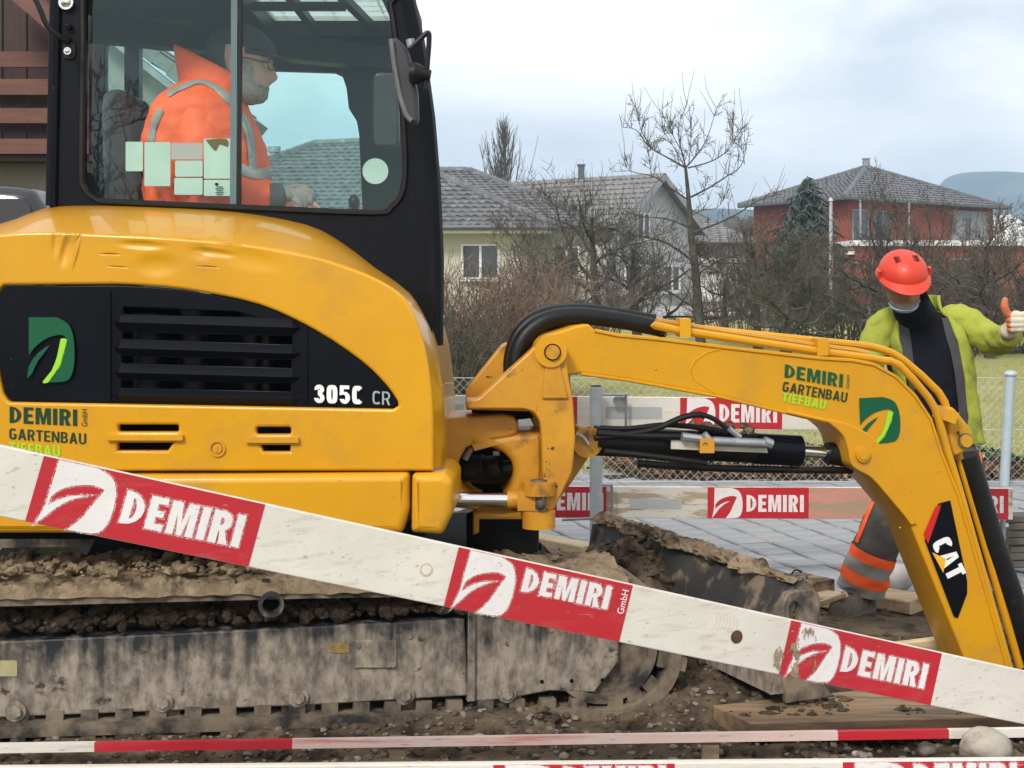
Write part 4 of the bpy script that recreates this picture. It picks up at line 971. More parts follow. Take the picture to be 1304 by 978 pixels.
GLA = glassmat('tinted_cab_glass', (.86, .97, .94), .045); GLA2 = glassmat('far_cab_glass', (.70, .93, .88), .03)
def pane(name, pts, mat): mb = MB(); mb.add(pts, [tuple(range(len(pts)))]); return mb.build(name, mat, ex, 0)
gp = PC.back(.035); gpn = pane('side_window', [gp.at(x, y) for x, y in HOLE], GLA)
mb = MB(); mb.beam(gp.at(299, -18), gp.at(297.5, 262), .022, .018, PC.n); mb.build('sash_bar', M('sash_edge', (.10, .16, .17), rough=.3), ex, 20)
mb = MB(); mb.beam(gp.at(306.5, -18), gp.at(304.5, 263), .012, .02, PC.n); mb.build('sash_seal', RUB, ex, 20)
STK = M('pale_sticker', (.34, .53, .45), (.29, .47, .40), 9, .6); STK2 = M('clear_label', (.30, .34, .32), rough=.5)
PSK = PC.back(.030)
for q in ((160, 180.5, 182, 218), (184, 181, 217, 237), (223, 204.5, 258, 225), (222, 226.5, 258, 248), (259.5, 176.5, 295, 227.5), (259.5, 229, 294, 249.5)):
    plate('sticker', rrect(q[0], q[1], q[2], q[3], 1.2, 1), PSK, .0016, STK, gpn, bevel=0, smooth=0)
plate('sticker', circ((478, 218), 16.5), PSK, .0016, STK, gpn, bevel=0, smooth=0, label='round mint green sticker')
plate('sticker', rrect(218, 182, 258, 203, 1, 1), PSK, .001, STK2, gpn, bevel=0, smooth=0)
plate('sticker_stain', cm2([(262, 178), (288, 177), (290, 187), (280, 184), (275, 192), (268, 186), (262, 178)], 3)[:-1], PSK, .0006, M('brown_stain', (.10, .10, .04), rough=.8), gpn, bevel=0, off=.0012, smooth=0)
mb = MB()
for k in range(5): a = PSK.at(274, 238+k*2.4)+PSK.n*.003; mb.box(a+Vector((.016, 0, 0)), (.030 if k % 2 else .022, .0006, .002))
mb.box(PSK.at(276, 234.5)+PSK.n*.003, (.010, .0006, .008)); mb.build('sticker_print', BLKM, gpn, 0, 'stuff')
# far wall of the cab, front, roof with skylight
PF = Plane(5.82)
H1 = [(134, 62), (137, 50), (146, 46), (184, 52), (188, 61), (205, 63), (209, 56), (234, 59), (245, 70), (262, 110), (262, 300), (134, 300)]
H2 = [(300, 88), (426, 92), (436, 97), (441, 112), (444, 138), (454, 154), (457, 170), (463, 300), (300, 300)]
plate('cab_far_wall', [(118, 30), (118, 330), (545, 330), (545, 250), (535, 140), (520, 60), (512, 30)], PF, .05, CAB, ex, holes=[H1, H2], bevel=.006)
pane('door_glass', [PF.back(.03).at(x, y) for x, y in H2], GLA2); pane('door_glass', [PF.back(.03).at(x, y) for x, y in H1], GLA2)
RZ = 2.50; XL, XR, YN, YF = -1.58, -.37, 4.87, 5.82
sx0, sx1, sy0, sy1 = -.96, -.46, 5.0, 5.72
mb = MB()
for bx in ((XL, sx0, YN, YF), (sx1, XR, YN, YF), (sx0, sx1, YN, sy0), (sx0, sx1, sy1, YF)): mb.box(((bx[0]+bx[1])/2, (bx[2]+bx[3])/2, RZ+.04), (bx[1]-bx[0], bx[3]-bx[2], .08))
mb.build('cab_roof', CAB, ex, 20)
SKY = bpy.data.materials.new('smoked_skylight'); SKY.use_nodes = True
_t = SKY.node_tree; _t.nodes.clear(); _o = _t.nodes.new('ShaderNodeOutputMaterial'); _m = _t.nodes.new('ShaderNodeMixShader'); _m.inputs[0].default_value = .55
_a = _t.nodes.new('ShaderNodeBsdfTransparent'); _a.inputs['Color'].default_value = (.5, .6, .55, 1); _c = _t.nodes.new('ShaderNodeBsdfTranslucent'); _c.inputs['Color'].default_value = (.55, .62, .56, 1)
_t.links.new(_a.outputs[0], _m.inputs[1]); _t.links.new(_c.outputs[0], _m.inputs[2]); _t.links.new(_m.outputs[0], _o.inputs['Surface'])
pane('skylight', [(sx0, sy0, RZ+.06), (sx1, sy0, RZ+.06), (sx1, sy1, RZ+.06), (sx0, sy1, RZ+.06)], SKY)
for a, b in (((-.80, sy0, RZ+.03), (-.80, sy1, RZ+.03)), ((sx0, 5.27, RZ+.03), (-.62, 5.27, RZ+.03)), ((-.62, sy0, RZ+.03), (-.56, sy1, RZ+.03))):
    mb = MB(); mb.beam(a, b, .03, .03); mb.build('skylight_bar', CAB, ex, 20)
mb = MB()
for k in range(7): mb.beam((sx0, sy0+.1*k+.05, RZ+.085), (sx1, sy0+.1*k+.05, RZ+.085), .006, .006)
for k in range(5): mb.beam((sx0+.1*k+.04, sy0, RZ+.09), (sx0+.1*k+.04, sy1, RZ+.09), .006, .006)
mb.build('guard_mesh', IRON, ex, 20, 'stuff')
mb = MB(); mb.beam((XL+.03, YF-.03, 1.3), (XL+.03, YF-.03, RZ), .06, .06); mb.build('cab_pillar', CAB, ex, 20)
mb = MB(); mb.box((XL+.02, 5.35, 1.55), (.05, .9, .7)); mb.build('cab_rear_panel', CAB, ex, 20)
mb = MB(); mb.box((-.95, 5.35, 1.62), (1.2, .9, .06)); mb.build('cab_floor', BLKM, ex, 20)
mb = MB(); mb.beam((XL, 5.30, RZ-.05), (XR, 5.78, RZ-.10), .10, .09); mb.build('roof_beam', CAB, ex, 20)
mb = MB(); mb.tube([P(150, 36, 5.75), P(300, 50, 5.75), P(455, 74, 5.75)], .018, 8); mb.build('grab_rail', CAB, ex)
# seat, headrest and lever
SEAT = M('seat_fabric', (.07, .075, .075), (.10, .105, .105), 20, .9)
plate('seat_back', smoothpoly([(124, 130), (132, 113), (150, 110), (160, 122), (166, 190), (180, 300), (132, 300)], 2), Plane(5.12), .42, SEAT, ex, bevel=.05, res=4)
mb = MB(); q = P(451, 300, 5.15); mb.tube([q, P(452, 262, 5.15)], .015, 8); mb.sphere(P(451, 258, 5.15), .024, 12, 8, (.9, .9, 1.25)); mb.build('control_lever', RUB, ex)
plate('inside_mirror', rrect(475, 92, 508, 187, 8), Plane(4.99), .03, M('inside_mirror_back', (.006, .007, .008), rough=.35, c2=(.02, .022, .022), scale=20), ex, bevel=.008)
# outer mirror with bracket
PM = Plane(4.62)
MIRH = M('mirror_grey_plastic', (.022, .023, .026), (.034, .034, .038), 10, .5); MIRR = M('mirror_rim_plastic', (.10, .10, .105), (.14, .14, .14), 14, .5)
mh = plate('mirror_housing', smoothpoly([(497, 49), (505, 47), (519, 62), (526, 85), (532, 118), (533, 153), (530, 158), (523, 156), (514, 148), (507, 126), (500, 86)], 1), PM, .06, MIRH, ex, bevel=.016, res=4)
mb = MB(); mb.tube([PM.at(x, y)+PM.n*.004 for x, y in ((498, 50), (503, 86), (510, 124), (517, 146), (524, 154))], .009, 6); mb.build('mirror_rim', MIRR, mh)
mb = MB(); q0 = PM.at(522, 94)+PM.n*.02; mb.tube([q0, q0+Vector((.012, 0, 0)), q0+Vector((.03, .005, -.004)), q0+Vector((.045, .005, -.006)), q0+Vector((.068, .005, -.010))], [.030, .036, .034, .024, .020], 14); mb.build('mirror_joint', RUB, mh)
mb = MB(); mb.tube(catmull([PM.at(523, 63)+PM.n*.02, PM.at(540, 47)+PM.n*.02, PM.at(545, 43)+PM.n*.02, PM.at(547, 49)+PM.n*.02, PM.at(545, 80)+PM.n*.02, PM.at(542, 115)+PM.n*.02], 3), .0085, 8); mb.build('mirror_bracket', RUB, ex)
mb = MB(); mb.cyl(PM.at(524, 60), PM.at(522, 50), .014, 10); mb.build('mirror_clamp', STEEL, ex)
# left pillar fittings and the washer hose
mb = MB(); mb.tube(catmull([P(34, -20, 4.72), P(48, 5, 4.72), P(60, 33, 4.72), P(76, 47, 4.74), P(85, 51, 4.78)], 3), .009, 8); mb.build('washer_hose', RUB, ex)
for px, py, r in ((86, 4, .026), (88, 34, .012), (86, 51, .014), (88, 66, .013)):
    mb = MB(); q = PC.at(px, py); mb.cyl(q, q+PC.n*.02, r, 12); mb.sphere(q+PC.n*.02, r*.7, 10, 6, (1, .6, 1)); mb.build('bolt', CHROME if py in (4, 66) else CAB, ex)
plate('hinge_plate', rrect(80, 54, 97, 76, 6), PC, .01, RUB, ex, off=.008, bevel=.003)

# --- swing frame, bracket
P0 = Plane(4.90); P1 = Plane(4.80, .05); P2 = Plane(4.90, .05)
plate('swing_frame', [(560, 533), (640, 528), (654, 531), (660, 540), (659, 552), (650, 557), (612, 563), (594, 570), (585, 585), (582, 602), (588, 622), (600, 634), (612, 640), (610, 650), (560, 645)], P0, .30, YELD, ex, bevel=.012)
plate('swing_bracket', roundpoly([(593, 521), (593, 509), (609, 508), (638, 481), (672, 450), (682, 440), (690, 428), (703, 424), (716, 432), (721, 455), (724, 478), (730, 511), (733, 560), (729, 602), (716, 628), (705, 650), (694, 650), (691, 600), (690, 560), (688, 538), (680, 525), (668, 521)], 5), P1, .09, YELD, ex, bevel=.007)
plate('swing_bracket_rib', roundpoly([(694, 462), (712, 462), (724, 508), (690, 508)], 3), P1, .03, YELD, ex, bevel=.006, off=.010)
plate('swing_bracket_web', roundpoly([(596, 566), (640, 554), (665, 550), (696, 548), (696, 660), (665, 648), (640, 634), (650, 620), (655, 602), (652, 588), (640, 576), (620, 568)], 6), P2, .22, YELD, ex, bevel=.028, res=4)
plate('swing_bracket_back', roundpoly([(593, 521), (593, 497), (640, 438), (660, 434), (700, 424), (720, 440), (726, 480), (733, 545), (746, 541), (757, 549), (758, 566), (750, 582), (728, 615), (700, 652), (670, 640), (690, 560), (670, 524)], 5), Plane(5.04, .05), .07, YELD, ex, bevel=.007)
plate('bracket_shelf', [(594, 522), (594, 510), (690, 508), (728, 513), (730, 530), (684, 534), (674, 524)], Plane(4.87, .05), .20, YELD, ex, bevel=.006)
mb = MB(); mb.cyl(P1.at(701, 447)-P1.n*.28, P1.at(701, 447)+P1.n*.018, S(20.5, 4.8), 40); mb.build('boom_boss', YEL, ex, 30)
mb = MB(); mb.cyl(P1.at(703, 448)+P1.n*.01, P1.at(703, 448)+P1.n*.030, S(9, 4.8), 28); mb.build('boom_pin', YELD, ex, 30)
mb = MB(); mb.ring(P1.at(703, 448)+P1.n*.019, P1.n, S(10.8, 4.8), S(9, 4.8), .006, 28); mb.build('pin_ring', RUB, ex, 30)
mb = MB(); mb.cyl(P(640, 531, 5.05), P(640, 522, 5.05), .11, 32); mb.cyl(P(640, 553, 5.05), P(640, 565, 5.05), .10, 32); mb.build('swing_pin', BLKM, ex, 30)
for px, y0, y1, r in ((601, 570, 625, .045), (622, 575, 622, .05), (638, 582, 615, .03)):
    mb = MB(); mb.tube(catmull([P(px-30, y0+20, 5.1), P(px, (y0+y1)/2, 5.02), P(px+18, (y0+y1)/2-4, 5.0)], 4), r, 10); mb.build('hose', RUB, ex)
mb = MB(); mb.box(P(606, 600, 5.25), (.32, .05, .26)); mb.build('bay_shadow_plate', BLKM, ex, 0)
mb = MB(); mb.cyl(P(592, 585, 4.99), P(600, 570, 4.99), .012, 8); mb.cyl(P(628, 577, 4.96), P(636, 577, 4.96), .010, 8); mb.build('hose_fitting', STEEL, ex, 30, 'stuff')
# swing cylinder
PS = Plane(4.78)
mb = MB(); mb.cyl(PS.at(540, 637)-PS.n*.03, PS.at(648, 638)-PS.n*.03, S(9, 4.8), 24); mb.build('swing_rod', CHROME, ex)
mb = MB(); mb.cyl(PS.at(646, 638)-PS.n*.03, PS.at(672, 638)-PS.n*.03, S(11.5, 4.8), 20); mb.box(PS.at(676, 638)-PS.n*.03, (.09, .07, .065)); mb.build('rod_eye', YELD, ex, 30)
for (y0, y1) in ((613, 630), (650, 672)):
    mb = MB(); c0, c1 = P(686, y0, 4.80), P(686, y1, 4.80); loops = []
    for z in (c0.z, c1.z):
        loops.append([Vector((c0.x+S(21, 4.8)*math.cos(R(a))*1.0, 4.80+.05*math.sin(R(a)), z)) for a in range(0, 360, 15)])
    mb.loft(loops); mb.build('clevis_lug', YELD, ex, 40)
mb = MB(); mb.cyl(PS.at(686, 612)-PS.n*.02, PS.at(686, 672)-PS.n*.02, .028, 16); mb.build('clevis_pin', IRON, ex)
mb = MB(); mb.sphere(PS.at(688, 641)+PS.n*.035, .018, 10, 8); mb.build('grease_nipple', IRON, ex)
plate('lower_mount', [(602, 652), (640, 655), (664, 652), (666, 672), (640, 672), (602, 682)], Plane(4.95), .25, YELD, ex, bevel=.01)
mb = MB(); mb.cyl(P(640, 655, 5.05), P(640, 700, 5.05), .13, 24); mb.build('mount_base', BLKM, ex)

# --- boom
PB = Plane(4.83, .20)
TOPE = [(717, 421), (735, 415), (750, 413), (757, 420), (786, 426), (840, 431), (927, 442), (1040, 455)]
BOOM = TOPE+cm2([(1040, 455), (1085, 458), (1112, 463), (1141, 479), (1165, 503), (1185, 533), (1199, 577), (1219, 628)], 4)[1:]+[(1291, 880), (1241, 880), (1227, 836), (1158, 666)]+cm2([(1158, 666), (1131, 634), (1109, 609), (1090, 598), (1082, 590), (1079, 575), (1074, 558), (1066, 548), (1053, 538)], 3)[1:]+[(911, 503), (800, 483), (738, 475), (727, 478), (708, 476), (692, 462), (690, 440), (700, 426)]
plate('boom', BOOM, PB, .21, YEL, ex, bevel=.007)
# edge flanges and welds
for name, path, r in (('boom_edge', [(757, 421), (786, 427), (840, 432), (927, 443), (1040, 456), (1085, 459), (1112, 464), (1141, 480), (1165, 504), (1185, 534), (1199, 578), (1219, 628), (1291, 880)], .007),
                      ('boom_edge', [(740, 476), (800, 484), (911, 504), (1053, 538)], .006), ('boom_weld', [(926, 443), (900, 449), (885, 459), (879, 471), (884, 484), (911, 501)], .0028)):
    mb = MB(); mb.tube([PB.at(x, y)+PB.n*.000 for x, y in path], r, 6); mb.build(name, YEL, ex)
plate('boom_gusset', [(1000, 521)]+cm2([(1036, 530), (1074, 538), (1098, 548), (1112, 558), (1124, 574), (1138, 607), (1166, 667)], 3)+[(1158, 668)]+cm2([(1158, 666), (1131, 634), (1109, 609), (1090, 598), (1082, 590), (1079, 575), (1074, 558), (1066, 548), (1053, 538)], 3)[1:]+[(1000, 526)], PB, .02, YEL, ex, off=.012, bevel=.005)
mb = MB(); q = PB.at(1096, 578); mb.cyl(q, q+PB.n*.024, S(9.5, 5.1), 28); mb.cyl(q, q+PB.n*.028, S(6.5, 5.1), 20); mb.build('rod_pin', YEL, ex, 30)
def rivets(pts, r=.004):
    for x, y in pts: mb = MB(); mb.sphere(PB.at(x, y)+PB.n*.001, r, 8, 6); mb.build('bolt', YEL, ex)
rivets([(1146, 672), (1195, 600), (835, 470)])
decal_text('DEMIRI', (998.5, 480.5), (1072.5, 493.5), (999.5, 463.5), PB, .003, GRN); decal_text('GmbH', (1081, 495), (1082, 478), (1076.5, 494), PB, .003, GRN, 0)
decal_text('GARTENBAU', (995.5, 498), (1077.5, 512.5), (997.5, 485.5), PB, .003, GRN2, .012); decal_text('TIEFBAU', (994.5, 511), (1050.5, 521.5), (996.5, 499.5), PB, .003, LIME, .03)
emblem((1096, 566), (1147, 563), (1093.5, 507), PB, .003)
DEC = [(1177, 688), (1180, 676), (1194.5, 641), (1209.5, 637), (1231, 739.5), (1231, 755), (1219, 787), (1214, 785)]
dc = plate('decal', DEC, PB, .001, BLK, ex, bevel=0, off=.004, smooth=0)
plate('decal_stripe', [(1175.5, 680), (1190, 646), (1197.5, 642), (1195.5, 650), (1181, 692)], PB, .001, REDP, dc, bevel=0, off=.0055, smooth=0)
decal_text('CAT', (1185, 692), (1207.5, 740), (1207, 681), PB, .0062, WPR, .06, dc)
plate('decal_triangle', [(1186, 703), (1203, 711), (1200, 729)], PB, .001, YPR, dc, bevel=0, off=.0075, smooth=0)
# top pipes, clamps
up = [(846, 411), (876, 417), (1038, 434), (1090, 439), (1124, 445), (1151, 459), (1195, 499), (1206, 523), (1214, 556), (1256, 700), (1299, 850)]
lo_ = [(832, 412), (860, 420), (1047, 448), (1100, 455), (1124, 459), (1145, 465), (1182, 506), (1195, 533), (1207, 577), (1222, 625), (1285, 850), (1292, 874)]
for path, d in ((up, .10), (lo_, .02)):
    mb = MB(); pl = PB.back(d-.0); mb.tube(catmull([pl.at(x, y) for x, y in path], 2), .0145, 10); mb.build('hydraulic_pipe', YEL, ex)
mb = MB(); pl = PB.back(.06); mb.tube(catmull([pl.at(x, y) for x, y in [(835, 408), (870, 414), (1038, 440), (1085, 446), (1105, 450)]], 2), .011, 8); mb.build('hydraulic_pipe', YELD, ex)
for (x, y, w, h) in ((870, 417, 14, 24), (1043, 441, 15, 22), (1204, 528, 18, 16)):
    mb = MB(); q = PB.back(.06).at(x, y); mb.box(q, (S(w, 4.9), .13, S(h, 4.9)), Euler((0, 0, 0)) if x < 1100 else Euler((0, R(20), 0))); mb.build('pipe_clamp', YEL, ex, 20)
plate('arm_lug', smoothpoly([(1204, 520), (1214, 518), (1236, 545), (1240, 560), (1234, 572), (1216, 582), (1210, 560)], 1), PB.back(.05), .10, YEL, ex, bevel=.008)
mb = MB(); q = PB.back(.05).at(1228, 561); mb.cyl(q, q+PB.n*.02, S(8, 5.2), 20); mb.build('lug_pin', YEL, ex, 30)
mb = MB(); mb.ring(q+PB.n*.008, PB.n, S(10, 5.2), S(8, 5.2), .006, 20); mb.tube([q+PB.n*.012+Vector((-.03, 0, .035)), q+PB.n*.012+Vector((-.02, 0, .02)), q+PB.n*.012+Vector((-.026, 0, .0))], .004, 6); mb.build('retaining_clip', IRON, ex)
pl = PB.back(.12)
mb = MB(); mb.tube([pl.at(1229, 580), pl.at(1262, 690), pl.at(1300, 800), pl.at(1330, 890)], S(17, 5.35), 20); mb.build('arm_cylinder', RUB, ex)
# thick hoses over the pivot
for pts, r, d in (([(650, 484), (650, 455), (661, 424), (688, 402), (730, 395), (780, 399), (838, 409)], .024, .20), ([(657, 486), (657, 455), (670, 427), (696, 408), (735, 402), (790, 408), (845, 419)], .031, .10),
                  ([(664, 480), (664, 455), (678, 430), (700, 414), (730, 406), (780, 404), (830, 411)], .020, .16), ([(646, 480), (648, 450), (660, 420), (690, 398), (735, 392), (790, 400), (836, 406)], .018, .26)):
    pl = PB.back(d); mb = MB(); mb.tube(catmull([pl.at(x, y) for x, y in pts], 6), r, 12); mb.build('hose', RUB, ex)
for (x, y, d) in ((843, 418, .10), (836, 408, .20)):
    pl = PB.back(d); mb = MB(); mb.cyl(pl.at(x-3, y-.5), pl.at(x+5, y+1), .031 if d < .15 else .025, 14); mb.build('hose_collar', STEEL, ex)
# boom cylinder under the boom
pc = PB.back(.105)
mb = MB(); mb.tube([pc.at(757, 561), pc.at(1005, 573)], S(19.5, 4.95), 28); mb.build('boom_cylinder', RUB, ex, 30)
mb = MB(); mb.tube([pc.at(960, 571), pc.at(1018, 574)], [S(20.5, 4.95)]*2, 28); mb.build('cylinder_gland', BLK, ex, 30)
mb = MB(); mb.tube([pc.at(1010, 574), pc.at(1060, 577)], S(8, 4.95), 20); mb.build('cylinder_rod', CHROME, ex, 30)
mb = MB(); mb.tube([pc.at(1052, 577), pc.at(1088, 579)], [S(14, 4.95), S(18, 4.95)], 20); mb.build('rod_head', RUB, ex, 30)
mb = MB(); mb.cyl(pc.at(744, 561)-pc.n*.06, pc.at(744, 561)+pc.n*.05, S(20, 4.95), 24); mb.build('cylinder_eye', YELD, ex, 30)
pf = PB.back(.02)
mb = MB(); mb.tube(catmull([pf.at(733, 552), pf.at(742, 556), pf.at(750, 566)], 3), .006, 6); mb.build('grease_line', STEEL, ex)
plate('valve_plate', [(855, 556), (975, 562), (978, 577), (855, 572)], pf, .012, M('cream_plate', (.62, .60, .50), (.50, .48, .40), 20, .5), ex, bevel=.002)
mb = MB(); mb.cyl(pf.at(905, 561)+pf.n*.02, pf.at(973, 564)+pf.n*.02, S(6, 4.9), 14); mb.build('valve_tube', STEEL, ex)
mb = MB(); mb.box(pf.at(897, 566)+pf.n*.02, (.05, .05, .05)); mb.build('valve_block', YELD, ex, 20)
for (x0, y0, x1, y1, r) in ((866, 555, 890, 558, 9), (893, 553, 900, 560, 10), (970, 561, 980, 565, 11), (926, 545, 940, 556, 6)):
    mb = MB(); mb.cyl(pf.at(x0, y0)+pf.n*.02, pf.at(x1, y1)+pf.n*.02, S(r, 4.9)*.6, 8); mb.build('hose_fitting', STEEL, ex, 30)
mb = MB(); rr = random.Random(3)
for k in range(26): mb.rock(pc.at(rr.uniform(880, 955), rr.uniform(540, 556)), rr.uniform(.012, .026), rr, (1, 1, .8), 1, .3)
mb.build('dried_mud', MUDL, ex, 0, 'stuff')
for pts, r, pl in (([(757, 558), (800, 553), (835, 546), (868, 532), (890, 528), (897, 530)], .011, pf), ([(895, 528), (910, 534), (925, 545), (938, 556)], .009, pf), ([(760, 552), (810, 555), (866, 556)], .013, pf),
                   ([(765, 545), (800, 546), (850, 541), (900, 546), (930, 552)], .010, pc.back(-.05)), ([(812, 590), (880, 595), (980, 598), (1085, 599)], .013, pc), ([(770, 575), (830, 581), (900, 590)], .012, pf)):
    mb = MB(); mb.tube(catmull([pl.at(x, y) for x, y in pts], 5), r, 8); mb.build('hose', RUB, ex)

# --- undercarriage
PT = Plane(4.65, .2)
TRM = M('muddy_track_rubber', (.020, .018, .017), (.055, .045, .034), 8, .8, bump=.3, bscale=35, c3=(.20, .155, .105), s3=8, t3=(.40, .58))
def frame_mat():
    m = M('mud_streaked_frame', (.012, .014, .020), (.028, .028, .030), 5, .6, bump=.25, bscale=35, bdist=.006)
    t = m.node_tree; b = t.nodes['Principled BSDF']; tcn = t.nodes.new('ShaderNodeTexCoord')
    def nz(sc, st, d=8, ro=.65):
        mp_ = t.nodes.new('ShaderNodeMapping'); mp_.inputs['Scale'].default_value = st; t.links.new(tcn.outputs['Object'], mp_.inputs['Vector'])
        n = t.nodes.new('ShaderNodeTexNoise'); n.inputs['Scale'].default_value = sc; n.inputs['Detail'].default_value = d; n.inputs['Roughness'].default_value = ro; t.links.new(mp_.outputs['Vector'], n.inputs['Vector']); return n.outputs['Fac']
    sp = t.nodes.new('ShaderNodeSeparateXYZ'); t.links.new(tcn.outputs['Object'], sp.inputs[0])
    # splashed mud lies thickest low on the plate, with streaks running down
    mr = t.nodes.new('ShaderNodeMapRange'); mr.inputs['From Min'].default_value = .12; mr.inputs['From Max'].default_value = .42; mr.inputs['To Min'].default_value = .26; mr.inputs['To Max'].default_value = -.095; t.links.new(sp.outputs['Z'], mr.inputs['Value'])
    def math_(op, a, c):
        n = t.nodes.new('ShaderNodeMath'); n.operation = op
        for k, v in enumerate((a, c)):
            if isinstance(v, (int, float)): n.inputs[k].default_value = v
            else: t.links.new(v, n.inputs[k])
        return n.outputs[0]
    s = math_('ADD', math_('MULTIPLY', nz(3.0, (6, 6, .55)), .55), math_('MULTIPLY', nz(16, (1, 1, .8)), .45)); s = math_('ADD', s, mr.outputs['Result'])
    r = t.nodes.new('ShaderNodeValToRGB'); r.color_ramp.elements[0].position = .41; r.color_ramp.elements[1].position = .60; t.links.new(s, r.inputs['Fac'])
    cr = t.nodes.new('ShaderNodeValToRGB'); cr.color_ramp.elements[0].position = .38; cr.color_ramp.elements[1].position = .62; cr.color_ramp.elements[0].color = (.13, .107, .082, 1); cr.color_ramp.elements[1].color = (.32, .272, .21, 1); t.links.new(nz(20, (1.5, 1.5, .8)), cr.inputs['Fac'])
    mxn = t.nodes.new('ShaderNodeMix'); mxn.data_type = 'RGBA'; t.links.new(r.outputs['Color'], mxn.inputs[0])
    src = b.inputs['Base Color'].links[0].from_socket; t.links.new(src, mxn.inputs[6]); t.links.new(cr.outputs['Color'], mxn.inputs[7])
    # rust and dark blotches
    r2 = t.nodes.new('ShaderNodeValToRGB'); r2.color_ramp.elements[0].position = .60; r2.color_ramp.elements[1].position = .66; t.links.new(nz(9, (1, 1, 1.6)), r2.inputs['Fac'])
    m3 = t.nodes.new('ShaderNodeMix'); m3.data_type = 'RGBA'; t.links.new(r2.outputs['Color'], m3.inputs[0]); t.links.new(mxn.outputs[2], m3.inputs[6]); m3.inputs[7].default_value = (.045, .030, .022, 1)
    t.links.new(m3.outputs[2], b.inputs['Base Color']); mr2 = t.nodes.new('ShaderNodeMapRange'); mr2.inputs['To Min'].default_value = .38; mr2.inputs['To Max'].default_value = .85; t.links.new(r.outputs['Color'], mr2.inputs['Value']); t.links.new(mr2.outputs['Result'], b.inputs['Roughness'])
    return m
FRM = frame_mat()
TRN = PT.n; TRU = PT.u
def track(off, near):
    off = Vector(off); nb = -TRN
    arc = [(772+90*math.cos(R(a)), 831-82*math.sin(R(a))) for a in range(-80, 81, 10)]      # front wheel, from the bottom up
    path = [(-150, 938), (0, 932), (200, 926), (400, 920), (600, 916), (740, 913)]+arc+[(740, 749), (600, 751), (400, 754), (200, 759), (0, 764), (-150, 769)]+[(-150-85*math.sin(R(a)), 848-86*math.cos(R(a))) for a in range(20, 180, 20)]
    pts = [PT.at(x, y)+off for x, y in path]; dense = []
    for a, b in zip(pts, pts[1:]+pts[:1]):
        k = max(1, int((b-a).length/.05)); dense += [a.lerp(b, i/k) for i in range(k)]
    pts = dense
    k = len(pts); loops = []; W = .40
    nrm = []
    for i in range(k):
        tg_ = (pts[(i+1) % k]-pts[i-1]).normalized(); o_ = TRN.cross(tg_); nrm.append((tg_, o_))
        p = pts[i]; th = .020
        loops.append([p+o_*th, p+o_*th+nb*W, p-o_*th+nb*W, p-o_*th])
    mb = MB(); mb.loft(loops, False, True); tr_ = mb.build('track', TRM, ex, 40)
    sgn = 1 if (pts[0]-Vector((pts[0].x, pts[0].y, 0.35))).dot(nrm[0][1]) > 0 else -1
    acc = 0; last = pts[0]
    for i in range(k):
        acc += (pts[i]-pts[i-1]).length
        if acc < .078: continue
        acc = 0; tg_, o_ = nrm[i]; p = pts[i]; px = CX+F*p.x/p.y
        if near and px > -40 or (not near and px > 520):
            m3 = Matrix((tg_, nb, o_*sgn)).transposed()
            mb = MB(); mb.box(p+o_*sgn*.028+nb*W/2, (.044, W*.985, .022), m3); mb.build('track_lug', TRM, tr_, 20)
            if near and (p.z < .3 or px > 770):
                mb = MB(); mb.box(p-o_*sgn*.034+nb*.055, (.052, .05, .034), m3); mb.build('guide_lug', TRM, tr_, 20)
    # idler
    c = PT.at(772, 828)+off+nb*.06; mb = MB(); mb.tube([c, c+nb*.28], S(68, 4.75), 40); mb.ring(c-nb*.004, TRN, S(72, 4.75), S(60, 4.75), .04, 40); mb.build('idler', TRM, ex, 35)
    c = PT.at(-150, 850)+off+nb*.08; mb = MB(); mb.tube([c, c+nb*.24], S(62, 4.3), 30); mb.ring(c-nb*.004, TRN, S(34, 4.3), S(16, 4.3), .05, 24); mb.build('sprocket', TRM, ex, 35)
    return tr_
track((0, 0, 0), True); track((-.38, 1.12, -.03), False)
PI = PT.back(.035)
plate('track_frame', [(-120, 828), (0, 817), (300, 803), (592, 788), (596, 886), (400, 898), (0, 914), (-120, 920)], PI, .30, FRM, ex, bevel=.006)
plate('track_frame', [(604, 772), (700, 780), (788, 800), (788, 843), (757, 882), (700, 880), (668, 886), (640, 891), (604, 893)], PI, .28, FRM, ex, bevel=.006)
plate('frame_rib', [(595, 770), (605, 770), (605, 892), (595, 893)], PI, .05, FRM, ex, off=.012, bevel=.004)
for px, py in ((20, 905), (207, 893), (380, 887), (515, 884), (645, 882)):
    q = PI.at(px, py); mb = MB(); mb.cyl(q-PI.n*.02-Vector((0, 0, .035)), q-PI.n*.20-Vector((0, 0, .035)), .055, 20); ro = mb.build('roller', TRM, ex, 35)
    mb = MB(); mb.cyl(q, q+PI.n*.010, .032, 16); mb.cyl(q, q+PI.n*.022, .019, 6); mb.build('roller_bolt', FRM, ro, 30)
plate('access_cover', rrect(449, 815, 505, 850, 3), PI, .012, FRM, ex, off=.008, bevel=.003)
for q in ((455, 820), (500, 845)): mb = MB(); mb.cyl(PI.at(*q), PI.at(*q)+PI.n*.016, .010, 6); mb.build('cover_bolt', FRM, ex, 30)
plate('data_plate', rrect(420, 819, 445, 831, 1, 1), PI, .003, M('dirty_yellow_plate', (.36, .22, .04), (.16, .11, .05), 30, .7), ex, off=.003, bevel=0); plate('data_plate', rrect(-4, 841, 22, 861, 1, 1), PI, .003, M('yellowed_plate', (.42, .38, .20), (.35, .3, .15), 20, .6), ex, off=.003, bevel=0)
for q in ((690, 868), (728, 867), (767, 866)): mb = MB(); mb.cyl(PI.at(*q)-PI.n*.002, PI.at(*q)+PI.n*.0015, .007, 10); mb.build('bolt_hole', BLKM, ex, 0)
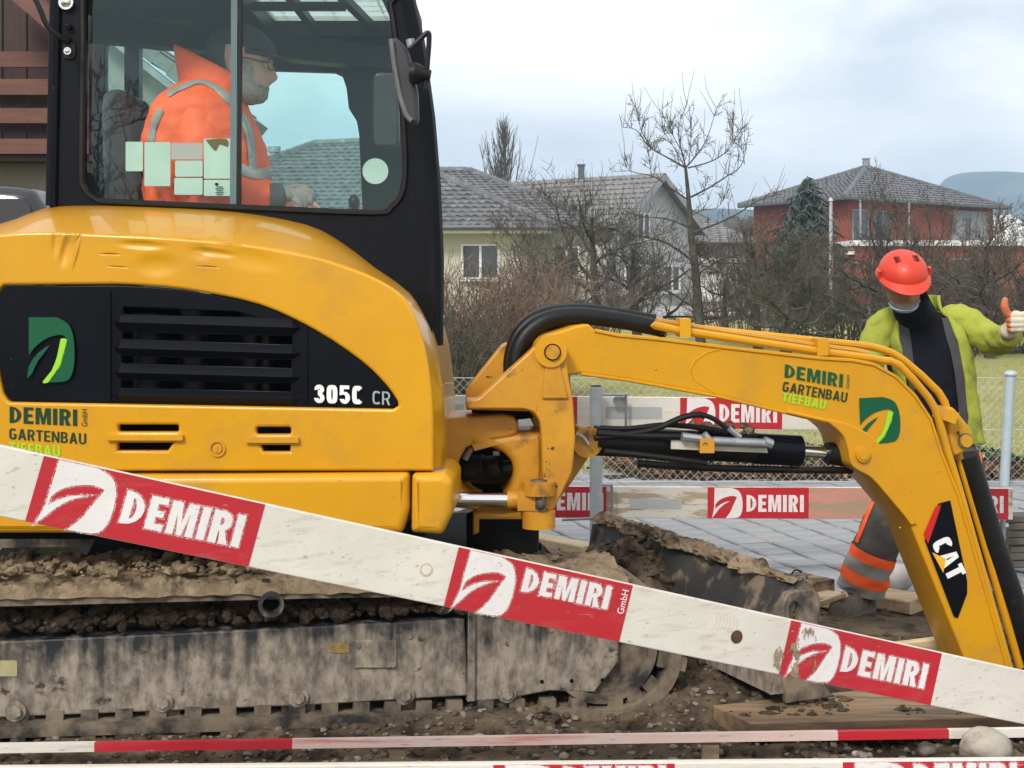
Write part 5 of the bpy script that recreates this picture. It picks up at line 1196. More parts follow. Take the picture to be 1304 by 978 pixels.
q = PT.at(345, 768); mb = MB(); mb.ring(q-PT.n*.02, PT.n, S(16, 4.55), S(11, 4.55), .10, 28); mb.build('carrier_tube', FRM, ex, 35); mb = MB(); mb.cyl(q-PT.n*.03, q-PT.n*.06, S(12, 4.55), 20); mb.build('carrier_core', BLKM, ex, 35)
# soil packed between the upper run and the frame, and on top of the track
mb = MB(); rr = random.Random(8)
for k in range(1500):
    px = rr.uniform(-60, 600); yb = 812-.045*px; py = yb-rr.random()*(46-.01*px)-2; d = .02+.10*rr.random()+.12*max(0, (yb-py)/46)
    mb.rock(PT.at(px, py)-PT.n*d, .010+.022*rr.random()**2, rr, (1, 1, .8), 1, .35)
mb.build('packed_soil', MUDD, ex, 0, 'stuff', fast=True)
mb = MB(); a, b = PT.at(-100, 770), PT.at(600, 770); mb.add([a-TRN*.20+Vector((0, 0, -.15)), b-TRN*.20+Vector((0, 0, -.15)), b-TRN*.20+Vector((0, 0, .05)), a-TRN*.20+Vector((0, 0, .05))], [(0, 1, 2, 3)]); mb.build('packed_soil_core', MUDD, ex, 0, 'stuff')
def trackmud(off, xr, amp, seed):
    off = Vector(off); nx, ny = 260, 40; vs = []; fs = []
    for i in range(nx):
        px = xr[0]+(xr[1]-xr[0])*i/(nx-1); base = PT.at(px, 757-.0165*px)+off; u = base.dot(TRU)
        edge = .012+.020*noise.noise((u*6, seed, 1))+.010*noise.noise((u*23, seed, 2))
        for j in range(ny):
            f = j/(ny-1); w = -edge+f*(.42+edge); p = base-TRN*w
            z = .022+amp*(.5+noise.noise((u*3.2, w*4, seed)))*min(1, f*4+.25)+.020*noise.noise((u*11, w*11, seed+3))+.011*noise.noise((u*28, w*28, seed+5))+.006*noise.noise((u*60, w*60, seed+7))
            z += .035*math.exp(-((f-.6)/.3)**2)*(.6+.6*noise.noise((u*2, 3, seed)))
            if j == 0: z = -.012+.010*noise.noise((u*15, 2, seed))
            vs.append(p+Vector((0, 0, z)))
    for i in range(nx-1):
        for j in range(ny-1): a = i*ny+j; fs.append((a, a+1, a+ny+1, a+ny))
    mb = MB(); mb.add(vs, fs); mb.build('track_mud', MUDL, ex, 0, 'stuff', fast=True)
trackmud((0, 0, 0), (-80, 800), .020, 3); trackmud((-.38, 1.12, -.03), (500, 790), .02, 9)
mb = MB()
for k in range(420):
    px = rr.uniform(-20, 330) if k % 3 else rr.uniform(-20, 760); w = rr.uniform(.02, .38); p = PT.at(px, 757-.0165*px)-TRN*w; mb.rock(p+Vector((0, 0, .045+.02*rr.random())), .006+.020*rr.random()**2.5, rr, (1, 1, .8), 1, .35)
mb.build('track_clods', MUDL, ex, 0, 'stuff', fast=True)
# cross member between the tracks
mb = MB(); mb.box((-.75, 5.35, .42), (1.6, .75, .26), Euler((0, 0, R(11)))); mb.build('car_body', BLKM, ex, 20)
mb = MB(); mb.cyl((-.8, 5.3, .5), (-.8, 5.3, .72), .42, 32); mb.build('slew_ring', BLKM, ex, 30)
# --- dozer blade
bn, bf = Vector((.94, 4.60, 0)), Vector((.40, 6.15, 0)); bd = (bf-bn).normalized(); ff = Vector((bd.y, -bd.x, 0))
prof = [(.02, .535), (-.035, .42), (-.05, .32), (-.03, .23), (.03, .155), (.11, .115)]; th = .03
mb = MB(); loops = []
for s_ in lin(0, (bf-bn).length, 12):
    o_ = bn+bd*s_; dz = -.055*s_/1.64; w = .006*noise.noise((s_*3, 1, 2))
    front = [o_+ff*(a+w)+Vector((0, 0, z+dz)) for a, z in prof]; back = [o_+ff*(a-th+w)+Vector((0, 0, z+dz-.01)) for a, z in prof[::-1]]
    loops.append(front+back)
mb.loft(loops); mb.build('dozer_blade', DARKST, ex, 40)
mb = MB(); mb.beam(bn+ff*-.03+Vector((0, 0, .215)), bf+ff*-.03+Vector((0, 0, .16)), .16, .09); mb.build('blade_box', FRM, ex, 20)
PE = Plane(4.30, .30)
plate('blade_end_plate', [(998, 766), (1003, 756), (1012, 752), (1035, 750), (1043, 756), (1046, 770), (1041, 800), (1047, 868), (1062, 888), (1002, 896), (997, 859), (993, 800)], PE, .035, IRON, ex, holes=[rrect(1006, 767, 1018, 803, 6)], bevel=.006)
plate('blade_end_plate', [(757, 668), (775, 664), (786, 672), (773, 705), (761, 721), (749, 718)], Plane(6.02, .3), .03, DARKST, ex, holes=[rrect(762, 681, 768, 698, 3)], bevel=.004)
# mud crust along its top edge
mb = MB(); nx, ny = 260, 13; vs = []; fs = []
for i in range(nx):
    s_ = 1.66*i/(nx-1); o_ = bn+bd*s_+Vector((0, 0, .53-.055*s_/1.64))
    for j in range(ny):
        a = math.pi*j/(ny-1); rr_ = .036+.026*noise.noise((s_*5, j*.3, 4))+.020*noise.noise((s_*17, j, 4))+.012*noise.noise((s_*40, j*1.7, 6))
        if s_ < .25: rr_ *= .5
        vs.append(o_+ff*(.0-math.cos(a)*rr_*1.3)+Vector((0, 0, math.sin(a)*rr_*.9-.012)))
for i in range(nx-1):
    for j in range(ny-1): a = i*ny+j; fs.append((a, a+1, a+ny+1, a+ny))
mb.add(vs, fs); mb.build('blade_mud', MUDL, ex, 0, 'stuff', fast=True)
for s0 in (.66, 1.0):
    p = bn+bd*s0; mb = MB(); mb.beam(p-ff*.05+Vector((0, 0, .28)), p-ff*1.0+Vector((0, 0, .36)), .10, .10); mb.build('blade_arm', IRON, ex, 20)
# soil heaped behind the blade
def heap(s_, d):
    h = .42*math.exp(-((s_-1.05)/.50)**2)*math.exp(-((d-.10)/.30)**2)+.055-.25*max(0, .35-s_)-.25*max(0, d-.75)
    return h+.045*noise.noise((s_*5, d*5, 1))+.026*noise.noise((s_*12, d*12, 2))+.016*noise.noise((s_*28, d*28, 3))+.008*noise.noise((s_*60, d*60, 3))
mb = MB(); vs = []; fs = []; nx, ny = 120, 90
for i in range(nx):
    for j in range(ny):
        s_ = .15+1.45*i/(nx-1); d = .95*j/(ny-1)-.02; p = bn+bd*s_-ff*(d+.05); vs.append((p.x, p.y, min(heap(s_, d), .47-.04*s_) if d < .05 else heap(s_, d)))
for i in range(nx-1):
    for j in range(ny-1): a = i*ny+j; fs.append((a, a+1, a+ny+1, a+ny))
mb.add(vs, fs); mb.build('soil_heap', MUD, None, 0, 'stuff', fast=True)
mb = MB()
for k in range(700):
    s_ = rr.uniform(.2, 1.5); d = rr.uniform(0, .8); p = bn+bd*s_-ff*(d+.05); mb.rock((p.x, p.y, heap(s_, d)+.004), .006+.022*rr.random()**2.5, rr, (1, 1, .8), 1, .35)
mb.build('soil_clods', MUD, None, 0, 'stuff', fast=True)
# ------------------------------------------------------------------ barrier boards
def paintwood(name, paint, wood, lo, hi, flecks=(.22, .19, .15), rough=.6, fl=(.66, .74), stretch=(1.2, 6, 14)):
    m = M(name, paint, tuple(c*.93 for c in paint), 4, rough, bump=.15, bscale=20, stretch=(1, 1, 1))
    t = m.node_tree; b = t.nodes['Principled BSDF']; tcn = t.nodes.new('ShaderNodeTexCoord')
    def nz(sc, st, d=8, ro=.65):
        mp_ = t.nodes.new('ShaderNodeMapping'); mp_.inputs['Scale'].default_value = st; t.links.new(tcn.outputs['Object'], mp_.inputs['Vector'])
        n = t.nodes.new('ShaderNodeTexNoise'); n.inputs['Scale'].default_value = sc; n.inputs['Detail'].default_value = d; n.inputs['Roughness'].default_value = ro; t.links.new(mp_.outputs['Vector'], n.inputs['Vector']); return n.outputs['Fac']
    def over(base, fac, a, c, col):
        r = t.nodes.new('ShaderNodeValToRGB'); r.color_ramp.elements[0].position = a; r.color_ramp.elements[1].position = c; t.links.new(fac, r.inputs['Fac'])
        x = t.nodes.new('ShaderNodeMix'); x.data_type = 'RGBA'; t.links.new(r.outputs['Color'], x.inputs[0]); t.links.new(base, x.inputs[6]); x.inputs[7].default_value = (*col, 1); return x.outputs[2]
    src = b.inputs['Base Color'].links[0].from_socket
    o_ = over(src, nz(1.6, (1, 1.5, 2), 9, .7), .42, .80, tuple(.62*p+.25*w_ for p, w_ in zip(paint, wood))); o_ = over(o_, nz(3.2, stretch), lo, hi, wood); o_ = over(o_, nz(9, (1, 3, 5)), fl[0], fl[1], flecks); o_ = over(o_, nz(40, (.4, 3, 3), 4), .62, .74, tuple(.5*c for c in wood))
    t.links.new(o_, b.inputs['Base Color']); return m
WB = paintwood('worn_white_board', (.74, .70, .63), (.52, .45, .36), .54, .74, (.36, .31, .24), .55, (.66, .76))
WBF = paintwood('peeling_white_board', (.70, .67, .60), (.40, .31, .21), .50, .54, (.34, .27, .19), .6, (.62, .70), (1, 3, 6))
RB = paintwood('worn_red_paint', (.52, .014, .028), (.44, .06, .06), .54, .74, (.66, .48, .44), .5, (.67, .74))
PINK = paintwood('faded_red_paint', (.58, .28, .22), (.40, .28, .19), .52, .56, (.44, .32, .22), .6, (.62, .7), (1, 3, 6))
WST = paintwood('sprayed_white', (.82, .79, .78), (.72, .55, .55), .60, .8, (.50, .30, .30), .5, (.70, .80))
GTAPE = M('grey_tape', (.44, .45, .45), (.40, .41, .41), 10, .4); CUTW = M('cut_wood', (.62, .50, .38), (.52, .40, .28), 12, .7)
E_WHITE = [(0, 1), (.6, 1)]+cm2([(.6, 1), (.86, .90), (.98, .68), (1, .35), (.94, .12), (.80, .02), (.40, 0)], 3)[1:]+cm2([(.40, 0), (.56, .2), (.68, .45), (.80, .70)], 3)[1:]+cm2([(.80, .70), (.62, .735), (.36, .68), (.14, .57), (.03, .44)], 3)[1:]+[(.02, .30)]+cm2([(.02, .30), (.16, .42), (.36, .52), (.56, .56)], 3)[1:]+cm2([(.56, .56), (.34, .45), (.16, .30), (.05, .16), (-.09, 0)], 3)[1:]+[(-.02, .3)]
OVS = bpy.data.materials.new('white_overspray'); OVS.use_nodes = True
def _ov(m):
    t = m.node_tree; b = t.nodes['Principled BSDF']; b.inputs['Base Color'].default_value = (.80, .62, .62, 1); b.inputs['Roughness'].default_value = .6
    tcn = t.nodes.new('ShaderNodeTexCoord'); n = t.nodes.new('ShaderNodeTexNoise'); n.inputs['Scale'].default_value = 260; n.inputs['Detail'].default_value = 3; t.links.new(tcn.outputs['Object'], n.inputs['Vector'])
    r = t.nodes.new('ShaderNodeValToRGB'); r.color_ramp.elements[0].position = .42; r.color_ramp.elements[1].position = .66; r.color_ramp.elements[1].color = (.75, .75, .75, 1); t.links.new(n.outputs['Fac'], r.inputs['Fac']); t.links.new(r.outputs['Color'], b.inputs['Alpha'])
_ov(OVS); HALO = (OVS, ((.0022, .00015), (.0045, .0003)))
class Board:
    """a plank between two ends; local (u along, v up) in metres from its lower left"""
    def __init__(s, name, A, B, h, th, label, mat, cat='barrier board', group=None, holes=()):
        s.A, s.B = Vector(A), Vector(B); s.U = (s.B-s.A).normalized(); s.L = (s.B-s.A).length
        hz = Vector((s.U.x, s.U.y, 0)).normalized(); s.N = Vector((hz.y, -hz.x, 0)); s.V = s.U.cross(s.N).normalized()
        if s.V.z < 0: s.V = -s.V
        s.h = h
        loc = s.A; s.root = thing(name, loc, label, cat, group)
        me = curve_mesh('plank', [[(0, 0), (s.L, 0), (s.L, h), (0, h)]]+[circ((u, v), r, 20) for u, v, r in holes], th, .003, 1)
        m = Matrix.Identity(4); o = s.A-s.V*h/2-s.N*th/2
        for i in range(3): m[i][0] = s.U[i]; m[i][1] = s.V[i]; m[i][2] = s.N[i]; m[i][3] = o[i]
        me.transform(m); link_mesh('plank', me, mat, s.root, 30)
    def at(s, u, v, off=0.0): return s.A-s.V*s.h/2+s.U*u+s.V*v+s.N*off
    def rect(s, name, u0, u1, v0, v1, off, mat, seg=1, jag=0.0, seed=0):
        rg = random.Random(seed); top = []; bot = []
        n = seg
        pts = [(u0, v0), (u1, v0), (u1, v1), (u0, v1)]
        mb = MB(); mb.add([s.at(u, v, off) for u, v in pts], [(0, 1, 2, 3)]); return mb.build(name, mat, s.root, 0, fast=True)
    def u_at(s, px):
        """distance along the centre line that falls under this image column"""
        k = (px-CX)/F; return (k*s.A.y-s.A.x)/(s.U.x-k*s.U.y)
    def panel(s, u0, u1, word='DEMIRI', ev=(.0, .98), tv=(.26, .74), gmbh=False, eu=(.045, .345), tu=(.385, .95), mat=None, off=.0012):
        L = u1-u0; h = s.h
        p = s.rect('red_panel', u0, u1, .0015, h-.0015, off, mat or RB)
        a, b, c = s.at(u0+L*eu[0]+.012, ev[0]*h+.002, off+.0008), s.at(u0+L*eu[1], ev[0]*h+.002, off+.0008), s.at(u0+L*eu[0]+.012, ev[1]*h, off+.0008)
        flatshape([E_WHITE], a, b, c, WST, s.root, 'emblem', HALO if s.A.y < 5 else None)
        if word:
            a, b, c = s.at(u0+L*tu[0], tv[0]*h, off+.0008), s.at(u0+L*tu[1], tv[0]*h, off+.0008), s.at(u0+L*tu[0], tv[1]*h, off+.0008)
            lettering(word, a, b, c, WST, s.root, 'lettering', .045, HALO if s.A.y < 5 else None)
            for f in (.06,):   # stencil bridge across the D
                pass
        if gmbh: lettering('GmbH', s.at(u0+L*.985, tv[0]*h-.004, off+.0008), s.at(u0+L*.985, tv[1]*h, off+.0008), s.at(u0+L*.945, tv[0]*h-.004, off+.0008), WST, s.root, 'lettering', .02)
        return p
# the sloping board in front of the machine
h1 = .160
A = P(0, 612.5, 3.29); B = P(1304, 888.5, 4.38); d = (B-A)
nb_ = Board('barrier_board', A-d*.16, B+d*.10, h1, .028, 'long sloping white board with three red lettered panels across the front of the excavator', WB)
hu = nb_.u_at(932)
# rebuilt with its two bolt holes
nb_.panel(nb_.u_at(44), nb_.u_at(327), tv=(.26, .76), tu=(.385, .93)); nb_.panel(nb_.u_at(574.5), nb_.u_at(797), tv=(.50, .89), gmbh=True, tu=(.385, .885)); nb_.panel(nb_.u_at(999.5), nb_.u_at(1192), tv=(.28, .74), tu=(.37, .93))
def knot(u, v, r, mat, hole=False):
    c = nb_.at(u, v, .0006); mb = MB(); mb.cyl(c-nb_.N*.001, c+nb_.N*.0006, r, 20); mb.build('bolt_hole' if hole else 'knot', mat, nb_.root, 0)
DKH = M('hole_dark', (.10, .045, .03), (.05, .03, .02), 30, .9)
kc = nb_.at(nb_.u_at(542), h1*.53, .0); mb = MB(); mb.ring(kc, nb_.N, .017, .013, .004, 24); mb.build('bolt_washer', CUTW, nb_.root, 30); mb = MB(); mb.cyl(kc, kc+nb_.N*.002, .013, 20); mb.build('bolt_head', WB, nb_.root, 30)
knot(nb_.u_at(938), h1*.50, .019, DKH, True)
# year rings round the knot
for k in range(7):
    cx_ = nb_.u_at(905)+k*.0115; mb = MB(); mb.tube([nb_.at(cx_+.010*math.cos(R(a)), h1*.70+(.022+.000*k)*math.sin(R(a)), .0004) for a in range(-75, 76, 15)], .0008, 4); mb.build('knot_ring', CUTW, nb_.root, 0)
SMR = M('mud_smear', (.26, .20, .13), (.36, .285, .19), 20, .9, bump=.5, bscale=60)
def _sm(m):
    t = m.node_tree; b = t.nodes['Principled BSDF']; tcn = t.nodes.new('ShaderNodeTexCoord'); mp_ = t.nodes.new('ShaderNodeMapping'); mp_.inputs['Scale'].default_value = (1, 1, .45); t.links.new(tcn.outputs['Object'], mp_.inputs['Vector'])
    n = t.nodes.new('ShaderNodeTexNoise'); n.inputs['Scale'].default_value = 28; n.inputs['Detail'].default_value = 8; n.inputs['Roughness'].default_value = .7; t.links.new(mp_.outputs['Vector'], n.inputs['Vector'])
    r = t.nodes.new('ShaderNodeValToRGB'); r.color_ramp.elements[0].position = .50; r.color_ramp.elements[1].position = .55; t.links.new(n.outputs['Fac'], r.inputs['Fac']); t.links.new(r.outputs['Color'], b.inputs['Alpha'])
_sm(SMR); rr = random.Random(6)
for k, (x0, x1, v0, v1) in enumerate(((988, 1042, .0, .62), (1012, 1036, .35, .95), (1000, 1026, .05, .5))):
    pts = [(nb_.u_at((x0+x1)/2+(x1-x0)/2*math.cos(R(q))*(1+.25*noise.noise((q*.1, k, 0)))), h1*((v0+v1)/2+(v1-v0)/2*math.sin(R(q)))) for q in range(0, 360, 18)]
    mb = MB(); mb.add([nb_.at(u, max(.001, min(h1-.001, v)), .0028+.0006*k) for u, v in pts], [tuple(range(len(pts)))]); mb.build('mud_smear', SMR, nb_.root, 0, fast=True)

# low striped lath and the board at the very front
Yl = 4.25
la, lb2 = P(-70, 953.5, Yl-.02), P(1330, 932, Yl+.06)
lt_ = thing('barrier_lath', la, 'thin red and white striped lath lying low in front of the track', 'barrier lath'); dl = lb2-la
fx = [-70, 118, 367, 1062, 1205, 1330]; PK = paintwood('washed_out_red', (.70, .54, .48), (.58, .26, .23), .54, .64, (.62, .50, .40), .6, (.58, .66), (.6, 8, 16))
for a, b, m_ in zip(fx, fx[1:], (WB, RB, PK, RB, WB)):
    mb = MB(); mb.beam(la+dl*((a+70)/1400), la+dl*((b+70)/1400), .020, .026); mb.build('stripe', m_, lt_, 20)
for px in (500, 900):
    mb = MB(); q = la+dl*((px+70)/1400); mb.box(q+Vector((0, .02, -.05)), (.05, .03, .12)); mb.build('foot', WOODB, lt_, 20)
fb = Board('barrier_board', P(-100, 979+23.5, 3.84), P(1420, 966.5+23, 3.98), .10, .03, 'front lettered board along the bottom edge, only its top edge in the picture', WB)
for px in (200, 980): q = fb.at(fb.u_at(px), .0); mb = MB(); mb.box((q.x, q.y+.03, .06), (.06, .05, .14)); mb.build('foot', WOODB, fb.root, 20)
fb.panel(fb.u_at(628), fb.u_at(859), tv=(.2, .93), ev=(.02, .98)); fb.panel(fb.u_at(1073), fb.u_at(1306), tv=(.2, .93), ev=(.02, .98))

# the barrier behind
Yb = 7.0
def hb_(label, pxa, pxb, yt, yb, mat, dy=0.0):
    return Board('barrier_board', P(pxa, (yt[0]+yb[0])/2, Yb+dy), P(pxb, (yt[1]+yb[1])/2, Yb+dy), S(yb[0]-yt[0], Yb), .028, label, mat, group='boards of the rear barrier')
ub = hb_('upper white board of the rear barrier, seen under the boom', 520, 1100, (503, 508), (543, 548), WB)
ub.panel(ub.u_at(866), ub.u_at(996), tv=(.22, .80)); ub.rect('red_stripe', ub.u_at(722), ub.u_at(735), .001, ub.h-.001, .0012, RB)
ub.rect('tape', ub.u_at(565), ub.u_at(591), ub.h*.30, ub.h*.72, .0012, GTAPE); ub.rect('tape', ub.u_at(771), ub.u_at(843), ub.h*.30, ub.h*.68, .0012, GTAPE)
lb_ = hb_('lower peeling board of the rear barrier with two lettered panels, above the setts', 640, 1290, (619, 623), (659, 661), WBF)
lb_.panel(lb_.u_at(901), lb_.u_at(1030), tv=(.22, .76)); lb_.panel(lb_.u_at(650), lb_.u_at(772), tv=(.24, .80), tu=(.36, .97)); lb_.rect('faded_patch', lb_.u_at(1030.5), lb_.u_at(1246), .001, lb_.h-.001, .0010, PINK)
lb_.panel(lb_.u_at(1160), lb_.u_at(1284), tv=(.22, .76)); lb_.rect('tape', lb_.u_at(802), lb_.u_at(868), lb_.h*.30, lb_.h*.62, .0012, GTAPE)
for px, y0, y1 in ((759, 492, 748),):
    q = P(px, y1, 6.9); t_ = thing('barrier_post', (q.x, 6.9, 0), 'galvanised tube post of the rear barrier, left of the dozer blade', 'post')
    mb = MB(); mb.cyl((q.x, 6.9, -.02), (q.x, 6.9, P(px, y0, 6.9).z), S(8, 6.9), 20); mb.build('tube', ZINC, t_, 40)
    mb = MB(); mb.cyl((q.x, 6.9, P(px, y0, 6.9).z), (q.x, 6.9, P(px, y0, 6.9).z+.004), S(7, 6.9), 20); mb.build('tube_end', BLKM, t_, 40)
    for yy, x1 in ((503, 797), (618, 779)):
        mb = MB(); mb.tube(catmull([P(px, yy, 6.92), P(x1-4, yy, 6.93), P(x1, yy+3, 6.94), P(x1, yy+44, 6.95)], 4), .007, 6); mb.build('board_hook', STEEL, t_)
    mb = MB(); mb.tube([P(716, 662, 6.9), P(758, 660, 6.9)], .007, 6); mb.build('foot_rod', STEEL, t_)
    mb = MB(); mb.box((q.x, 6.9, .012), (.22, .22, .02)); mb.build('foot_plate', STEEL, t_, 20)
    plate('post_tag', rrect(781, 505, 796, 516, 3), Plane(6.955), .006, STEEL, t_, bevel=.001)
q = P(1268, 700, 7.1); t_ = thing('barrier_post', (q.x, 7.1, 0), 'pale post under the right end of the rear barrier, beside the arm cylinder', 'post')
for px in (1266, 1277): mb = MB(); qq = P(px, 700, 7.08); mb.cyl((qq.x, 7.08, 0), (qq.x, 7.08, P(px, 640, 7.08).z), S(3.5, 7.08), 12); mb.build('tube', STEEL, t_)
mb = MB(); mb.box((q.x, 7.08, .012), (.2, .2, .02)); mb.build('foot_plate', STEEL, t_, 20)

# ------------------------------------------------------------------ chain-link fence of the garden
Yf = 10.45; ft = P(0, 476, Yf).z; WIRE = M('fence_wire', (.52, .54, .50), rough=.5, metal=.3); BPOST = M('blue_grey_post', (.36, .44, .48), (.42, .49, .52), 14, .45, metal=.2)
fn = thing('chain_link_fence', (1.5, Yf, 0), 'low chain link fence with round metal posts along the garden', 'fence')
mb = MB(); x0, x1, zb, zt = -1.4, 4.7, .03, ft-.03; c = .062; w = .0011
n = int((x1-x0+(zt-zb))/c)
for k in range(n):
    for s_ in (1, -1):
        xs = x0-(zt-zb)+k*c if s_ > 0 else x0+k*c
        a = Vector((xs, Yf, zb)); b = Vector((xs+s_*(zt-zb), Yf+.003*s_, zt))
        if s_ < 0: a.x += 0
        # clip to the fence's length
        t0, t1 = 0.0, 1.0; dx = b.x-a.x
        for lim, sg in ((x0, 1), (x1, -1)):
            fa, fb_ = (a.x-lim)*sg, (b.x-lim)*sg
            if fa < 0 and fb_ < 0: t1 = -1
            elif fa < 0: t0 = max(t0, fa/(fa-fb_))
            elif fb_ < 0: t1 = min(t1, fa/(fa-fb_))
        if t1 > t0: mb.tube([a.lerp(b, t0), a.lerp(b, t1)], w, 4, False)
mb.build('wire_mesh', WIRE, fn, 0, 'stuff', fast=True)
mb = MB()
for z in (zb, (zb+zt)/2, zt): mb = MB(); mb.tube([(x0, Yf, z), (x1, Yf, z)], .0026, 5); mb.build('tension_wire', WIRE, fn)
for px, lean in ((1285, -.05), (1440, 0.0)):
    q = P(px, 476, Yf); mb = MB(); mb.cyl((q.x+lean, Yf-.03, -.05), (q.x, Yf-.03, q.z), S(6.2, Yf), 16); po = mb.build('post', BPOST, fn, 40)
    mb = MB(); mb.sphere((q.x, Yf-.03, q.z), S(8.5, Yf), 12, 8, (1, 1, .55)); mb.build('post_cap', BPOST, po, 40)
q = P(1235, 479, 22.8); t_ = thing('garden_hose_pipe', q, 'thin dark pipe leaning on the lawn below the raised arm', 'pipe'); mb = MB(); mb.tube([P(1244, 447, 22.9), P(1226, 479, 22.6)], .025, 6); mb.build('pipe', RUB, t_)
mb = MB(); rl = random.Random(2)
lg = thing('log', P(1297, 448, 30), 'dark rotten log lying on the grass at the right edge', 'log'); mb.tube(catmull([P(1278, 449, 30), P(1294, 446, 30.2), P(1330, 445, 30.5)], 4), [.05, .06, .07, .075, .08, .08, .075, .07, .06][:9], 8); mb.build('trunk', BARK, lg, 50)

# ------------------------------------------------------------------ timber, stones and other things on the ground
def plank(name, label, a, b, w, h, mat, cat='plank', group=None, up=Vector((0, 0, 1)), cut=CUTW):
    a, b = Vector(a), Vector(b); d = (b-a).normalized(); t_ = thing(name, (a+b)/2, label, cat, group)
    mb = MB(); x = d; y = up.cross(x).normalized(); z = x.cross(y)
    m = Matrix((x, y, z)).transposed(); n = 10; loops = []
    rg = random.Random(len(label)); L = (b-a).length
    for i in range(n+1):
        f = i/n; o_ = a.lerp(b, f); e_ = .004*noise.noise((f*5, len(label), 1)); r_ = min(.006, h*.2)
        loops.append([o_+y*sy*(w/2-ry+e_)+z*sz*(h/2-rz) for sy, sz, ry, rz in ((-1, -1, 0, r_), (-1, -1, r_, 0), (1, -1, r_, 0), (1, -1, 0, r_), (1, 1, 0, r_), (1, 1, r_, 0), (-1, 1, r_, 0), (-1, 1, 0, r_))])
    mb.loft(loops); mb.build('board', mat, t_, 25)
    return t_
def G(px, py, z=0.0):
    """point on the level z under this image point"""
    Y = (CAMZ-z)*F/(py-CY); return P(px, py, Y)
# muddy sheet in front, right
a, b = G(925, 905, .10), G(1330, 905, .10)
pl_ = thing('formwork_board', (a+b)/2, 'muddy brown formwork board lying under the blade and the boom tip', 'board')
zt = .125; c = [G(909, 900, zt), G(955, 922, zt), G(1270, 914, zt), G(1345, 905, zt), G(1345, 880, zt), G(1100, 880, zt)]
mb = MB(); low = [p-Vector((0, 0, .055)) for p in c]; inn = [p+Vector((0, .004, .003)) for p in c]; mb.loft([low, c, inn]); mb.build('board', WOODB, pl_, 20)
mb = MB()
for k in range(220):
    px, py = rr.uniform(930, 1270), rr.uniform(885, 912)
    if noise.noise((px*.012, py*.03, 4)) < -.02: continue
    mb.rock(G(px, py, zt)+Vector((0, 0, .004)), .004+.017*rr.random()**2, rr, (1.3, 1, .6), 1, .4)
mb.build('mud_crumbs', MUD, pl_, 0, 'stuff')
plank('timber_beam', 'pale sawn timber beam between the mud and the setts, left of the barrier post', G(600, 672, .09), G(752, 703, .09), .12, .07, WOODN, 'beam')
plank('timber_beam', 'dark underside beam below the pale one, left of the blade', G(655, 692, .05), G(752, 716, .05), .08, .06, WOODB, 'beam')
plank('timber_plank', 'pale wet plank along the edge of the setts behind the blade', G(838, 715, .06), G(1085, 770, .06), .14, .05, WOODN)
plank('timber_plank', 'pale chamfered plank end behind the boot, under the boom', G(1100, 758, .06), G(1172, 770, .06), .20, .06, WOODN)
plank('timber_block', 'short greyish timber block with a steel bracket left of the boot', G(1005, 738, .10), G(1050, 748, .10), .14, .06, MUDL, 'block')
t_ = thing('steel_bracket', P(1012, 734, 6.25), 'small black steel bracket lying on the timber block', 'bracket'); mb = MB(); q = G(1012, 733, .14); mb.beam(q+Vector((-.04, 0, 0)), q+Vector((.05, -.02, .01)), .03, .006); mb.beam(q+Vector((.05, -.02, .01)), q+Vector((.06, -.02, -.03)), .03, .006); mb.build('flange', IRON, t_, 20); mb = MB(); mb.tube(catmull([q+Vector((-.02, -.02, .01)), q+Vector((.0, -.02, .03)), q+Vector((.03, -.02, .02))], 4), .004, 6); mb.build('hook', BLKM, t_)
plank('timber_slab', 'mud covered slab the boot stands on', P(1040, 800, 5.95), P(1190, 806, 5.9), .30, .05, MUD, 'slab')
plank('timber_plank', 'yellowish plank under the muddy slab, above the third red panel', P(1120, 832, 5.55), P(1200, 822, 5.55), .04, .07, WOODN)
plank('timber_plank', 'ochre plank end showing below the third red panel', P(1100, 880, 4.95), P(1240, 874, 4.95), .10, .05, M('ochre_timber', (.36, .25, .085), (.28, .19, .07), 5, .7, c3=(.18, .13, .08), s3=8, t3=(.5, .62)))
plank('timber_peg', 'small yellow wood block wedged under the blade', P(958, 868, 4.9), P(980, 872, 4.9), .06, .08, M('yellow_timber', (.50, .34, .09), (.42, .28, .08), 6, .7), 'peg')
plank('splinter', 'pale broken wood splinter pointing at the boot toe', P(1046, 768, 6.1), P(1078, 757, 6.05), .035, .022, WOODN, 'splinter')
plank('splinter', 'thin pale straw stuck in the heap behind the blade', P(899, 740, 5.35), P(914, 726, 5.3), .008, .006, WOODN, 'splinter')
t_ = thing('drain_pipe', P(720, 705, 6.0), 'brown pipe lying in the mud left of the blade end', 'pipe'); mb = MB(); mb.tube([G(676, 702, .05), G(749, 714, .05)], .032, 14); mb.build('pipe', M('brown_pipe', (.28, .18, .10), (.22, .145, .085), 8, .55), t_, 40)
rs = random.Random(21)
def stone(name, px, py, z, r, mat, label, sc=(1, .9, .75), group=None):
    p = G(px, py, z); t_ = MB(); t_.rock(p+Vector((0, 0, r*.35)), r, rs, sc, 3, .10)
    o_ = t_.mesh(); m_ = link_mesh(name, o_, mat, None, 180); return tag(m_, label, 'stone', group)
stone('boulder', 1255, 962, .09, .076, STONE, 'big rounded pale stone on the end of the striped lath', (1.05, .8, .72))
stone('boulder', 1146, 742, .05, .085, M('pale_concrete', (.55, .54, .52), (.46, .45, .43), 8, .8, bump=.2), 'white concrete lump beside the trouser leg, behind the boom', (.9, .8, .8))
